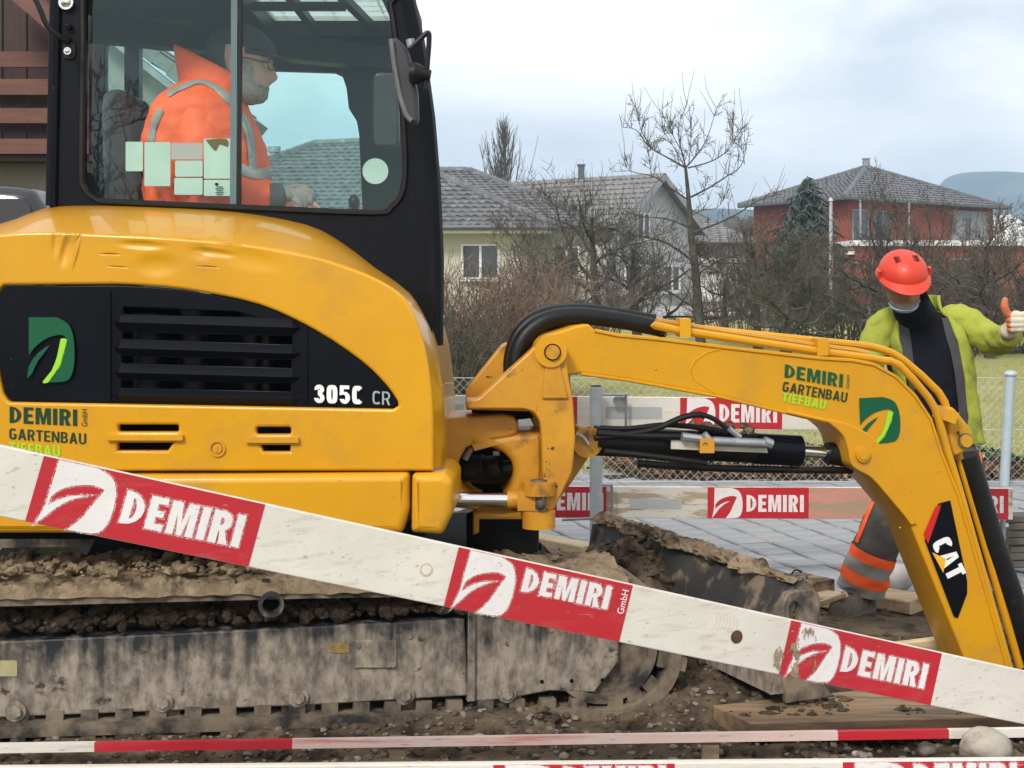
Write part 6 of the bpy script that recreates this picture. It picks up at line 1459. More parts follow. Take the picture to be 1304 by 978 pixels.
for px, py, r, lab in ((150, 908, .020, 'largest pale pebble in front of the track at the left'), (306, 910, .017, 'round pale pebble on the track edge left of the centre'), (452, 908, .018, 'pale pebble at the track below the second bolt'), (610, 946, .026, 'pale stone in the soil below the lath, centre'), (95, 910, .012, 'small pebble left of the largest pale one'),
                     (500, 960, .018, 'stone on the soil ridge under the lath'), (1090, 962, .014, 'pale pebble in front of the lath, right of centre'), (1075, 966, .012, 'white pebble left of its pale neighbour, right of centre'), (915, 960, .015, 'stone near the bottom edge between the two front boards'), (718, 965, .016, 'brown stone at the bottom edge below the lath'),
                     (700, 930, .012, 'grey pebble close to the track end'), (838, 905, .02, 'grey stone in front of the idler wheel'), (390, 955, .016, 'stone on the left slope of the soil ridge'), (232, 945, .014, 'little stone under the red part of the lath'), (1180, 958, .03, 'clod coloured stone left of the big boulder'), (30, 962, .016, 'stone in the bottom left corner')):
    stone('pebble', px, py, .055, r, STONE if 'pale' in lab or 'white' in lab else STONE2, lab, group='stones on the mud')
for px, py, Y, r, lab in ((716, 692, 7.9, .050, 'white stone beside the brown pipe'), (734, 694, 7.85, .038, 'tan stone right of the white one by the brown pipe'), (660, 690, 6.1, .03, 'dark stone at the far track end')):
    mb = MB(); mb.rock(P(px, py, Y), r, rs, (1.1, .9, .75), 2, .2); tag(mb.build('pebble', STONE, None, 180), lab, 'stone', 'stones on the mud')
# sheets and scrap under the swing arm
t_ = thing('plastic_sheet', P(640, 700, 5.6), 'crumpled black plastic sheet under the swing arm', 'sheet'); mb = MB(); nx = 24; vs = []; fs = []
for i in range(nx):
    for j in range(nx): q = P(575+95*i/(nx-1), 715-28*j/(nx-1), 5.35+.35*j/(nx-1)); vs.append(q+Vector((0, 0, .035*noise.noise((i*.35, j*.35, 2))+.02*noise.noise((i*.9, j*.9, 5)))))
for i in range(nx-1):
    for j in range(nx-1): a = i*nx+j; fs.append((a, a+1, a+nx+1, a+nx))
mb.add(vs, fs); mb.build('sheet', M('black_plastic', (.012, .013, .014), rough=.25, c2=(.03, .03, .03), scale=9), t_, 40)
# stack of timber at the right edge
t0 = P(1296, 690, 7.0)
for k in range(7):
    y_ = 716-9.5*k; plank('timber_offcut', ('lowest', 'second lowest', 'third', 'fourth', 'fifth', 'sixth', 'topmost')[k]+' grey timber of the stack at the right edge', P(1279+3*(k % 3), y_, 7.3), P(1345, y_-1, 7.25-.03*(k % 2)), .14, .036, M('weathered_timber_%s' % 'abcdefg'[k], (.10+.02*(k % 3), .09+.018*(k % 3), .075), (.15, .13, .11), 6, .85, bump=.3), 'timber', 'stacked timber at the right edge')
# ------------------------------------------------------------------ people
SKIN = M('skin', (.40, .19, .13), (.33, .15, .10), 22, .5, bump=.1, bscale=180, bdist=.002)
SKINP = M('pale_skin', (.58, .36, .29), (.50, .29, .23), 22, .5, bump=.1, bscale=180, bdist=.002)
BEARD = M('grey_beard', (.34, .32, .29), (.20, .185, .165), 60, .85, bump=.6, bscale=160, bdist=.004)
ORG = M('hi_vis_orange', (1.0, .128, .016), (.95, .105, .014), 6, .65, bump=.5, bscale=11, c3=(.55, .10, .03), s3=7, t3=(.66, .85), bdist=.02)
REFL = M('reflective_tape', (.25, .24, .22), (.33, .32, .295), 14, .42, bump=.15, bscale=25)
LIMEJ = M('lime_fleece', (.36, .40, .06), (.29, .325, .05), 7, .92, bump=.5, bscale=28, c3=(.09, .09, .035), s3=7, t3=(.56, .74), bdist=.012, spec=.2)
DGREY = M('dark_lining', (.045, .043, .050), (.065, .062, .068), 10, .85)
BLKC = M('black_sweater', (.006, .007, .012), (.010, .011, .018), 20, .9, bump=.3, bscale=60, spec=.2)
TROU = M('charcoal_trousers', (.045, .043, .042), (.085, .078, .070), 7, .9, bump=.6, bscale=18, c3=(.20, .16, .115), s3=8, t3=(.56, .74), bdist=.015)
BOOT = M('muddy_boot', (.075, .062, .05), (.16, .125, .09), 14, .8, bump=.5, bscale=40)
HELM = M('orange_helmet', (.66, .042, .012), (.58, .036, .012), 5, .5, c3=(.45, .10, .05), s3=10, t3=(.62, .85), coat=.1)
MASK = M('blue_mask', (.35, .52, .66), rough=.8); GLOVEW = M('white_glove_back', (.62, .58, .47), (.52, .47, .36), 30, .9, bump=.4, bscale=90); GLOVEO = M('orange_glove_dip', (.60, .18, .07), (.50, .14, .05), 20, .7)
def remesh(me, vox, it=3):
    ob = bpy.data.objects.new('tmp', me); COL.objects.link(ob)
    m = ob.modifiers.new('r', 'REMESH'); m.mode = 'VOXEL'; m.voxel_size = vox
    s_ = ob.modifiers.new('s', 'SMOOTH'); s_.iterations = it; s_.factor = .5
    bpy.context.view_layer.update(); out_ = bpy.data.meshes.new_from_object(ob.evaluated_get(bpy.context.evaluated_depsgraph_get())); bpy.data.objects.remove(ob); out_.materials.clear(); return out_
def interp(tab, z):
    for (a, b) in zip(tab, tab[1:]):
        if z <= b[0]:
            f = (z-a[0])/(b[0]-a[0]); f = f*f*(3-2*f)*.4+f*.6; return [x+(y-x)*f for x, y in zip(a[1:], b[1:])]
    return list(tab[-1][1:])
HEAD = [(0.0, .20, -.06, .13), (.05, .33, -.14, .20), (.12, .37, -.20, .25), (.20, .365, -.25, .28), (.30, .37, -.33, .305), (.42, .36, -.42, .325), (.52, .345, -.455, .335), (.60, .375, -.475, .345), (.70, .37, -.475, .345), (.80, .32, -.43, .315), (.90, .20, -.30, .235), (.96, .08, -.17, .14), (1.0, -.03, -.05, .02)]
def headmap(scale, M3, loc, k=1.0, zr=(0, 1), ar=(0, 360), n=48, m=44, nose=True):
    vs = []; fs = []; full = ar[1]-ar[0] >= 360; cols = n if full else n+1
    for i in range(m+1):
        z = zr[0]+(zr[1]-zr[0])*i/m; f, b, w = interp(HEAD, z)
        for j in range(cols):
            a = R(ar[0]+(ar[1]-ar[0])*j/n); ca, sa = math.cos(a), math.sin(a); e_ = .86
            sx = math.copysign(abs(ca)**e_, ca); sy = math.copysign(abs(sa)**e_, sa); cx_ = (f+b)/2; hx = (f-b)/2
            x = cx_+hx*sx; y = w*sy; ang = math.degrees(math.atan2(y, x-cx_))
            if nose and abs(ang) < 60:
                g = math.exp(-(ang/10.5)**2); nz_ = 0
                if .27 < z < .60: nz_ = .135*math.sin(math.pi*min(1, (z-.27)/.12)/2) if z < .39 else .135*max(0, 1-(z-.39)/.20)
                x += nz_*g
                x -= .045*math.exp(-((abs(ang)-24)/10)**2)*math.exp(-((z-.515)/.05)**2)      # eye sockets
                x -= .018*math.exp(-(ang/24)**2)*math.exp(-((z-.195)/.014)**2)               # mouth line
                x += .022*math.exp(-(ang/20)**2)*(math.exp(-((z-.225)/.02)**2)+math.exp(-((z-.165)/.02)**2))   # lips
                x += .020*math.exp(-((abs(ang)-20)/12)**2)*math.exp(-((z-.585)/.03)**2)      # brow
            q = Vector((cx_+(x-cx_)*k, y*k, .5+(z-.5)*(1+(k-1)*.6)))
            vs.append(loc+M3@(q*scale))
    for i in range(m):
        for j in range(n): fs.append((i*cols+j, i*cols+(j+1) % cols, (i+1)*cols+(j+1) % cols, (i+1)*cols+j))
    if full: fs.append(tuple(range(cols-1, -1, -1))); fs.append(tuple(m*cols+j for j in range(cols)))
    return vs, fs
def ctube(mb, pts, rad, n=22, amp=.0, freq=9.0, seed=0, sub=6, cap=True, flat=1.0):
    pts = [Vector(p) for p in pts]; P_ = catmull(pts, sub); rr_ = [v.x for v in catmull([Vector((r, 0, 0)) for r in rad], sub)]
    b = MB(); b.tube(P_, rr_, n, cap)
    off = Vector((seed*7.3, seed*1.7, 0)); out_ = []
    for i, v in enumerate(b.v):
        v = Vector(v); c = P_[min(i//n, len(P_)-1)]; d = (v-c)
        q = v*freq+off; k = 1+amp*(noise.noise((q.x, q.y, q.z*2.2))+.5*noise.noise(q*2.3))
        out_.append(c+d*k)
    b.v = out_; mb.add(b.v, b.f); return mb
def ringloft(mb, rings, n=40, gap=None, amp=0.0, freq=8, seed=0, sub=4, cap=True):
    """rings: (centre, half-width along X, half-depth along Y); gap: per ring (a0, a1) degrees from the front"""
    cs = catmull([r[0] for r in rings], sub); ab = catmull([Vector((r[1], r[2], 0)) for r in rings], sub)
    gp_ = catmull([Vector((g[0], g[1], 0)) for g in gap], sub) if gap else None; vs = []; fs = []; cols = n+1 if gap else n
    for i, (c, s_) in enumerate(zip(cs, ab)):
        a0, a1 = (gp_[i].x, gp_[i].y) if gap else (0, 0)
        for j in range(cols):
            a = R(a1+(360-(a1-a0))*j/n) if gap else R(360*j/n)
            v = Vector((math.sin(a)*s_.x, -math.cos(a)*s_.y, 0)); e_ = max(abs(math.sin(a)), abs(math.cos(a)))**.35; q = (c+v)*freq+Vector((seed*3.1, 0, 0))
            k = 1+amp*(noise.noise((q.x, q.y, q.z*1.2))+.5*noise.noise(q*2.1)); vs.append(c+v/e_*.93*k)
    k = len(cs)
    for i in range(k-1):
        for j in range(n): fs.append((i*cols+j, i*cols+(j+1) % cols, (i+1)*cols+(j+1) % cols, (i+1)*cols+j))
    if cap and not gap: fs.append(tuple(range(cols-1, -1, -1))); fs.append(tuple((k-1)*cols+j for j in range(cols)))
    mb.add(vs, fs); return mb
def hand(fingers, palm, vox=.0045):
    """fingers: list of (path, radii); palm: list of (centre, radius, scale, rot)"""
    mb = MB()
    for path, rad in fingers:
        pp = catmull(path, 3); rr_ = [v.x for v in catmull([Vector((r, 0, 0)) for r in rad], 3)]; mb.tube(pp, rr_, 10); mb.sphere(pp[-1], rr_[-1], 10, 8)
        for q, r in zip(path[1:-1], rad[1:-1]): mb.sphere(q, r*1.06, 10, 8)
    for c, r, sc, ro in palm: mb.sphere(c, r, 16, 12, sc, ro)
    return remesh(mb.mesh(), vox, 2)
def solid(me_mb, th):
    return me_mb

# --- the operator in the cab
Yo = 5.24
op = thing('person', P(275, 330, Yo), 'seated driver in orange hi-vis jacket, dark cap and glasses inside the cab', 'person')
hs_ = .285; pitch = Matrix.Rotation(R(9), 3, 'Y'); hloc = P(302, 129, Yo); Mh = pitch
vs, fs = headmap(hs_, Mh, hloc); body = MB(); body.add(vs, fs)
for sy in (-1, 1): body.sphere(hloc+Mh@(Vector((-.06, sy*.335, .45))*hs_), .032, 10, 8, (.75, .3, 1.15))
body.tube([hloc+Mh@(Vector((-.10, 0, .30))*hs_), P(285, 125, Yo), P(272, 150, Yo), P(265, 200, Yo)], [.068, .072, .085, .10], 16)
ringloft(body, [(P(270, 330, Yo), .20, .20), (P(268, 250, Yo), .20, .20), (P(265, 190, Yo), .19, .22), (P(268, 150, Yo), .13, .20), (P(275, 125, Yo), .08, .10)], 24, sub=2)
body.tube([P(262, 150, 5.12), P(280, 222, 5.07), P(330, 246, 5.08), P(368, 250, 5.1)], [.06, .055, .045, .032], 12)
body.tube([P(262, 150, 5.44), P(285, 232, 5.5), P(345, 262, 5.45), P(385, 266, 5.4)], [.06, .055, .045, .032], 12)
for yy in (5.10, 5.38): body.tube([P(262, 330, yy), P(340, 335, yy), P(400, 340, yy), P(405, 420, yy)], [.10, .085, .07, .05], 12)
me = remesh(body.mesh(), .0085, 2); link_mesh('body', me, SKINP, op, 180)
# hands
def ph(px, py, y): return P(px, py, y)
yh = 5.08
me = hand([([ph(378, 241, yh+.02), ph(390, 241, yh+.01), ph(398, 247, yh), ph(400, 254, yh)], [.012, .0105, .0095, .008]), ([ph(378, 244, yh), ph(390, 246, yh-.015), ph(396, 253, yh-.02), ph(396, 260, yh-.02)], [.012, .011, .010, .0085]),
           ([ph(376, 249, yh-.02), ph(386, 252, yh-.035), ph(390, 259, yh-.035), ph(389, 265, yh-.03)], [.012, .011, .010, .0085]), ([ph(373, 254, yh-.03), ph(380, 258, yh-.045), ph(383, 264, yh-.045), ph(382, 269, yh-.04)], [.011, .010, .009, .008]),
           ([ph(366, 243, yh+.03), ph(378, 238, yh+.045), ph(388, 239, yh+.05), ph(394, 243, yh+.05)], [.014, .012, .011, .009])],
          [(ph(369, 248, yh), .035, (1.05, .75, .75), None), (ph(360, 248, yh+.005), .028, (1.2, .9, .9), None)], .0042)
link_mesh('glove', me, M('grey_work_glove', (.26, .22, .20), (.19, .165, .15), 30, .85, bump=.3, bscale=90), op, 180)
me2 = hand([([ph(390, 262, 5.40), ph(402, 262, 5.40), ph(408, 270, 5.40)], [.012, .011, .009]), ([ph(388, 266, 5.37), ph(400, 268, 5.37), ph(404, 276, 5.37)], [.012, .011, .009]), ([ph(386, 270, 5.35), ph(396, 273, 5.35), ph(399, 280, 5.35)], [.012, .011, .009]), ([ph(384, 274, 5.34), ph(392, 278, 5.34), ph(394, 284, 5.34)], [.011, .010, .008]), ([ph(380, 262, 5.42), ph(392, 257, 5.43), ph(399, 258, 5.43)], [.013, .012, .009])],
          [(ph(382, 267, 5.38), .034, (1.05, .75, .75), None)], .005)
link_mesh('hand', me2, SKINP, op, 180)
# jacket
jk = MB()
ringloft(jk, [(P(266, 320, Yo), .245, .26), (P(266, 260, Yo), .245, .265), (P(264, 210, Yo), .240, .27), (P(260, 175, Yo), .228, .275), (P(258, 145, Yo), .190, .27), (P(262, 122, Yo), .145, .22), (P(270, 108, Yo), .105, .15), (P(274, 98, Yo), .085, .10)], 64, amp=.06, freq=11, seed=2, sub=8)
jm = jk.build('jacket', ORG, op, 180)
mb = MB(); ctube(mb, [P(246, 128, 5.16), P(250, 150, 5.09), P(258, 185, 5.06), P(274, 226, 5.05), P(300, 241, 5.06), P(330, 249, 5.08), P(346, 251, 5.09)], [.085, .098, .098, .092, .084, .070, .058], 28, .10, 13, 3); mb.build('sleeve', ORG, jm, 180)
mb = MB(); ctube(mb, [P(262, 140, 5.38), P(270, 185, 5.48), P(290, 232, 5.5), P(345, 262, 5.45), P(372, 264, 5.42)], [.09, .10, .09, .07, .055], 20, .10, 13, 5); mb.build('sleeve', ORG, jm, 180)
mb = MB(); ctube(mb, [P(343, 251, 5.075), P(352, 251, 5.08), P(362, 250, 5.085)], [.054, .050, .043], 18, .04, 20, 5); mb.build('cuff', DGREY, jm, 180)
# stand-up collar, higher at the back
mb = MB(); vs = []; fs = []; n = 36
for i in range(7):
    f = i/6
    for j in range(n+1):
        a = R(48+264*j/n); bk = (1-math.cos(a))/2      # 0 = front (+X), 1 = back
        c = P(279, 118, Yo); rx, ry = .118-.012*f, .125-.012*f
        vs.append(c+Vector((math.cos(a)*rx*(1+.10*bk)-.052*f*bk+.012*f, math.sin(a)*ry, -.03+f*(.052+.125*bk)+.03*bk)))
for i in range(6):
    for j in range(n): fs.append((i*(n+1)+j, i*(n+1)+j+1, (i+1)*(n+1)+j+1, (i+1)*(n+1)+j))
mb.add(vs, fs); co = mb.build('collar', ORG, jm, 180); sm = co.modifiers.new('thickness', 'SOLIDIFY'); sm.thickness = .012; sm.offset = 1
def band(name, path, w, mat, parent, bm_src, push=.010):
    return None
def strip(name, pts, nrm, w, mat, parent, th=.006):
    """a flat tape following points on a surface; nrm = outward direction per point"""
    pts = [Vector(p) for p in pts]; mb = MB(); k = len(pts); loops = []
    for i in range(k):
        t = (pts[min(i+1, k-1)]-pts[max(i-1, 0)]).normalized(); n_ = Vector(nrm[i]).normalized(); s_ = t.cross(n_).normalized()
        loops.append([pts[i]+s_*w/2, pts[i]+s_*w*.25+n_*th, pts[i]-s_*w*.25+n_*th, pts[i]-s_*w/2])
    mb.loft(loops, True); return mb.build(name, mat, parent, 60)
from mathutils.bvhtree import BVHTree
def drape(name, px_path, Yst, targets, w, mat, parent, lift=.004):
    """tape laid on the cloth: image-column path dropped straight back (along Y) on to the surface it lies on"""
    bv = []
    for o_ in targets:
        off = wloc(o_); bv.append(BVHTree.FromPolygons([v.co+off for v in o_.data.vertices], [tuple(p.vertices) for p in o_.data.polygons]))
    pts = []; nr = []
    for x, y in cm2(px_path, 6):
        q = P(x, y, Yst); dirv = (q-Vector((0, 0, CAMZ))).normalized(); best = None
        for b in bv:
            h = b.ray_cast(q-dirv*.8, dirv, 3)
            if h[0] is not None and (best is None or h[3] < best[3]): best = h
        if best is not None:
            n_ = best[1] if best[1].dot(dirv) < 0 else -best[1]; pts.append(best[0]+n_*lift); nr.append(n_)
    if len(pts) > 2: return strip(name, pts, nr, w, mat, parent)
sl = [o_ for o_ in jm.children if o_.name.startswith('sleeve')]
drape('reflective_band', [(214, 122), (232, 112), (256, 105), (280, 116), (298, 138), (312, 165), (318, 200)], 4.9, [jm]+sl, .034, REFL, jm)
drape('reflective_band', [(312, 150), (318, 172), (320, 196), (322, 220)], 4.9, [jm]+sl, .055, REFL, jm)
drape('reflective_band', [(205, 140), (197, 158), (193, 180)], 4.9, [jm]+sl, .030, REFL, jm)
drape('reflective_band', [(300, 212), (322, 222), (345, 222)], 4.9, [jm]+sl, .055, REFL, jm)
drape('zip_flap', [(316, 130), (330, 158), (342, 190), (349, 225)], 4.9, [jm]+sl, .020, DGREY, jm)
# beard, cap, glasses
vs, fs = headmap(hs_, Mh, hloc, 1.045, (.0, .245), (-88, 88), 40, 14, False); mb = MB(); mb.add(vs, fs); bd_ = mb.build('beard', BEARD, op, 180)
vs, fs = headmap(hs_, Mh, hloc, 1.03, (.24, .50), (58, 96), 10, 10, False); mb = MB(); mb.add(vs, fs); vs, fs = headmap(hs_, Mh, hloc, 1.03, (.24, .50), (-96, -58), 10, 10, False); mb.add(vs, fs); mb.build('beard', BEARD, op, 180)
vs, fs = headmap(hs_, Mh, hloc, 1.03, (.22, .70), (105, 255), 30, 14, False); mb = MB(); mb.add(vs, fs); mb.build('hair', M('dark_hair', (.035, .032, .030), (.06, .055, .05), 60, .8), op, 180)
CAPM = M('dark_cap', (.020, .022, .026), (.03, .033, .038), 20, .9)
vs, fs = headmap(hs_, Mh, hloc, 1.075, (.66, 1.0), (0, 360), 40, 14, False); mb = MB(); mb.add(vs, fs[:-2]+fs[-1:]); cp = mb.build('cap', CAPM, op, 180)
mb = MB(); loops = []
for f in (0, .5, 1.0):
    loops.append([hloc+Mh@(Vector((.385*math.cos(R(a))*(1+.52*f*max(0, math.cos(R(a)))**.8)+.0, .36*math.sin(R(a)), .675-.035*f-.05*f*math.sin(R(a))**2))*hs_) for a in range(-80, 81, 10)])
vs = [p for l in loops for p in l]; n = len(loops[0]); fs = [(i*n+j, i*n+j+1, (i+1)*n+j+1, (i+1)*n+j) for i in range(2) for j in range(n-1)]
mb.add(vs, fs); br_ = mb.build('cap_brim', CAPM, cp, 180); sm = br_.modifiers.new('thickness', 'SOLIDIFY'); sm.thickness = .006
GFR = M('glasses_frame', (.03, .03, .035), rough=.3)
for sy in (-1, 1):
    e0 = Mh@(Vector((.395, sy*.155, .525))*hs_)+hloc; mb = MB(); rx = Mh@Vector((-.35, sy*.9, 0)); rz = Mh@Vector((0, 0, 1))
    mb.tube([e0+rx.normalized()*.027*math.cos(R(a))+rz*.021*math.sin(R(a)) for a in range(0, 360, 20)], .0022, 6, closed=True)
    mb.tube([e0+rx.normalized()*.027, hloc+Mh@(Vector((.15, sy*.36, .535))*hs_), hloc+Mh@(Vector((-.06, sy*.37, .53))*hs_)], .0026, 6); mb.build('glasses', GFR, op, 60)
    mb = MB(); mb.sphere(hloc+Mh@(Vector((.322, sy*.135, .52))*hs_), .0125, 12, 8); mb.build('eye', M('eye_white', (.55, .52, .48), rough=.2), op, 180)

# --- the worker beside the boom
Yw = 6.30
wk = thing('person', (P(1180, 780, Yw).x, Yw, 0), 'standing worker in lime fleece and orange helmet, head bowed, gloved thumb up', 'person')
Mw = Matrix.Rotation(R(-90), 3, 'Z')@Matrix.Rotation(R(27), 3, 'Y'); Mw = Matrix.Rotation(R(-4), 3, 'Y')@Mw
ws = .226
hl = P(1148, 389, 6.13)          # chin point
vs, fs = headmap(ws, Mw, hl); body = MB(); body.add(vs, fs)
for sy in (-1, 1): body.sphere(hl+Mw@(Vector((-.06, sy*.335, .45))*ws), .028, 10, 8, (.5, .75, 1.15))
hc_ = hl+Mw@(Vector((-.12, 0, .30))*ws)
body.tube([hc_, P(1166, 398, 6.30), P(1172, 430, 6.34)], [.060, .065, .10], 16)
RW = [(P(1192, 585, Yw+.02), .175, .13), (P(1190, 540, Yw+.02), .165, .125), (P(1183, 490, Yw), .172, .13), (P(1178, 445, Yw), .185, .135), (P(1174, 415, Yw), .165, .115), (P(1170, 398, Yw), .085, .080)]
ringloft(body, RW, 28, sub=2)
body.tube([P(1228, 415, Yw), P(1258, 436, 6.20), P(1286, 424, 5.96)], [.052, .045, .032], 12)
body.tube([P(1120, 418, Yw), P(1104, 480, 6.28), P(1112, 545, 6.15)], [.052, .045, .032], 12)
body.tube([P(1170, 580, Yw), P(1135, 672, 6.22), P(1093, 762, 6.24)], [.09, .065, .045], 14); body.tube([P(1216, 580, Yw), P(1238, 680, 6.3), P(1246, 772, 6.42)], [.09, .065, .045], 14)
me = remesh(body.mesh(), .009, 2); link_mesh('body', me, SKIN, wk, 180)
# sweater, fleece, lining
mb = MB(); ringloft(mb, [(c, a*1.03, b*1.05) for c, a, b in RW[:-1]]+[(P(1168, 397, Yw-.01), .095, .09), (P(1164, 389, Yw-.04), .085, .085), (P(1159, 374, Yw-.09), .078, .078), (P(1157, 366, Yw-.11), .070, .068)], 36, amp=.03, seed=4); mb.build('sweater', BLKC, wk, 180)
mb = MB(); ctube(mb, [P(1169, 412, 6.28), P(1164, 398, 6.23), P(1158, 387, 6.185)], [.098, .088, .076], 24, .03, 12, 2, 3); mb.build('sweater_collar', BLKC, wk, 180)
JR = [(P(1200, 562, Yw+.03), .195, .165), (P(1196, 530, Yw+.02), .192, .16), (P(1190, 490, Yw), .195, .16), (P(1182, 450, Yw), .203, .16), (P(1176, 422, Yw), .195, .145), (P(1172, 404, Yw), .150, .12), (P(1169, 393, Yw), .108, .105), (P(1169, 376, Yw+.015), .098, .100)]
GAP = [(-75, 20), (-65, 28), (-52, 31), (-46, 32), (-44, 32), (-50, 40), (-55, 50), (-58, 62)]
mb = MB(); ringloft(mb, JR, 72, GAP, .06, 11, 6, 7); fl = mb.build('fleece', LIMEJ, wk, 180); sm = fl.modifiers.new('thickness', 'SOLIDIFY'); sm.thickness = .014; sm.offset = -1
LR = [(c, a*.955, b*.955) for c, a, b in JR[:-2]]; LG = [(a+13, b-13) for a, b in GAP[:-2]]; mb = MB(); ringloft(mb, LR, 40, LG, .02, 8, 8); mb.build('lining', DGREY, fl, 180)
mb = MB(); ctube(mb, [P(1190, 412, Yw+.03), P(1212, 405, Yw), P(1234, 411, 6.27), P(1252, 426, 6.20), P(1268, 434, 6.12), P(1280, 430, 6.03), P(1287, 426, 5.98)], [.03, .060, .064, .064, .063, .058, .052], 30, .16, 17, 3); mb.build('sleeve', LIMEJ, fl, 180)
mb = MB(); ctube(mb, [P(1162, 416, Yw+.03), P(1140, 407, Yw), P(1121, 419, Yw-.03), P(1109, 450, Yw-.05), P(1104, 490, 6.24), P(1110, 540, 6.14)], [.03, .060, .065, .065, .062, .052], 30, .16, 15, 9); mb.build('sleeve', LIMEJ, fl, 180)
plate('lettering_patch', rrect(1210, 421, 1226, 431, 1, 1), Plane(6.10), .0005, M('faded_print', (.55, .58, .28), (.47, .52, .10), 60, .9, lo=.45, hi=.55), fl, bevel=0) if False else None
# mask under the chin
vs, fs = headmap(ws, Mw, hl, 1.10, (.0, .125), (-95, 95), 30, 8, False); fs = fs+[tuple(range(30, -1, -1))]; mb = MB(); mb.add(vs, fs); mk = mb.build('mask', MASK, wk, 180); sm = mk.modifiers.new('thickness', 'SOLIDIFY'); sm.thickness = .004
vs, fs = headmap(ws, Mw, hl, 1.045, (.09, .25), (-85, 85), 30, 10, False); mb = MB(); mb.add(vs, fs); mb.build('beard', BEARD, wk, 180)
for sy in (-1, 1): mb = MB(); mb.sphere(hl+Mw@(Vector((.318, sy*.135, .52))*ws), .011, 12, 8); mb.build('eye', M('eye_shade', (.5, .47, .44), rough=.2), wk, 180)
# helmet
def hq(x, y, z): return hl+Mw@(Vector((x, y, z))*ws)
mb = MB(); loops = []; n = 48
for i in range(15):
    t = i/14*math.pi/2; zz = .66+.42*math.sin(t); k = max(math.cos(t), .001)**.82; row = []
    for j in range(n):
        a = 2*math.pi*j/n; rib = .012*math.exp(-((math.degrees(a)-0)/14)**2)+.012*math.exp(-((math.degrees(a)-360)/14)**2)
        row.append(hq(-.05+.55*k*math.cos(a), .455*k*math.sin(a), zz+rib*math.sin(t)))
    loops.append(row)
mb.loft(loops, True); he = mb.build('helmet', HELM, wk, 50)
mb = MB(); row0 = []; row1 = []; row2 = []
for j in range(n):
    a = 2*math.pi*j/n; fr = max(0, math.cos(a))**1.5
    row0.append(hq(-.05+.545*math.cos(a), .45*math.sin(a), .70)); row1.append(hq(-.05+.60*math.cos(a)+.16*fr, .50*math.sin(a), .63-.04*fr)); row2.append(hq(-.05+.58*math.cos(a)+.16*fr, .48*math.sin(a), .605-.04*fr))
mb.loft([row0, row1, row2], False); mb.build('helmet_brim', HELM, he, 50)
mb = MB()
for sy in (-1, 1):
    q = hq(.02, sy*.475, .72); mb.box(q, (.022, .012, .035), Mw)
mb.build('helmet_clip', HELM, he, 30, 'stuff')
HSL = M('helmet_slot', (.12, .012, .008), rough=.9)
for sy in (-1, 1):
    for k in range(3):
        a = .62+.0*k; x_ = .04+.06*k; zz = 1.035-.04*k; q = hq(x_, sy*.17, 1.0); d = (q-hq(-.05, 0, .66)).normalized()
        # find the dome's surface along this direction
        u_ = Vector((x_+.05, sy*.17, .0)); kk = math.sqrt((u_.x/.55)**2+(u_.y/.455)**2); t = math.acos(min(1, kk**(1/.82))); q = hq(x_, sy*.17, .66+.42*math.sin(t)+.003)
        mb = MB(); mb.box(q, (.008, .024, .006), Mw); mb.build('vent_slot', HSL, he, 20)
# gloved hand, thumb up
hy = 5.90; c = P(1291, 409, hy)
def hv(x, y, z): return c+Vector((x, y, z))
fing = []
for k, (z, L) in enumerate(((.030, .9), (.010, 1.0), (-.010, .95), (-.029, .82))):
    fing.append(([hv(.040, .012, z), hv(.046, -.022, z-.002), hv(.018*L, -.046*L, z-.004), hv(-.020*L, -.036*L, z-.006), hv(-.026*L, -.014, z-.006)], [.0125, .0130, .0125, .0115, .010]))
me = hand(fing, [(hv(.012, .005, 0), .045, (.85, .55, 1.0), None), (hv(.0, .03, -.028), .034, (1, 1, .95), None), (hv(-.01, .045, -.045), .032, (1, 1.1, 1), None)], .0042); link_mesh('glove', me, GLOVEW, wk, 180)
me = hand([([hv(-.012, -.004, .012), hv(-.034, -.014, .034), hv(-.046, -.020, .062), hv(-.044, -.022, .088)], [.019, .0175, .0165, .0135])], [(hv(-.010, -.002, .005), .024, (1, .8, 1.1), None)], .0042); link_mesh('glove_thumb', me, GLOVEO, wk, 180)
for f in fing[:]:
    mb = MB(); pp = catmull(f[0][2:], 4); mb.tube(pp[4:], [.0128]*len(pp[4:]), 10); mb.sphere(pp[-1], .0122, 10, 8); mb.build('glove_tip', GLOVEO, wk, 180)
# other hand hidden behind the boom
c2 = P(1113, 556, 6.12); me = hand([([c2+Vector((.012*k-.02, -.01, -.03)), c2+Vector((.012*k-.02, -.03, -.06)), c2+Vector((.010*k-.018, -.02, -.085))], [.012, .011, .009]) for k in range(4)]+[([c2+Vector((.03, 0, 0)), c2+Vector((.045, -.03, -.02)), c2+Vector((.042, -.045, -.045))], [.014, .012, .01])], [(c2, .040, (.9, .5, 1.1), None)], .005); link_mesh('glove', me, GLOVEW, wk, 180)
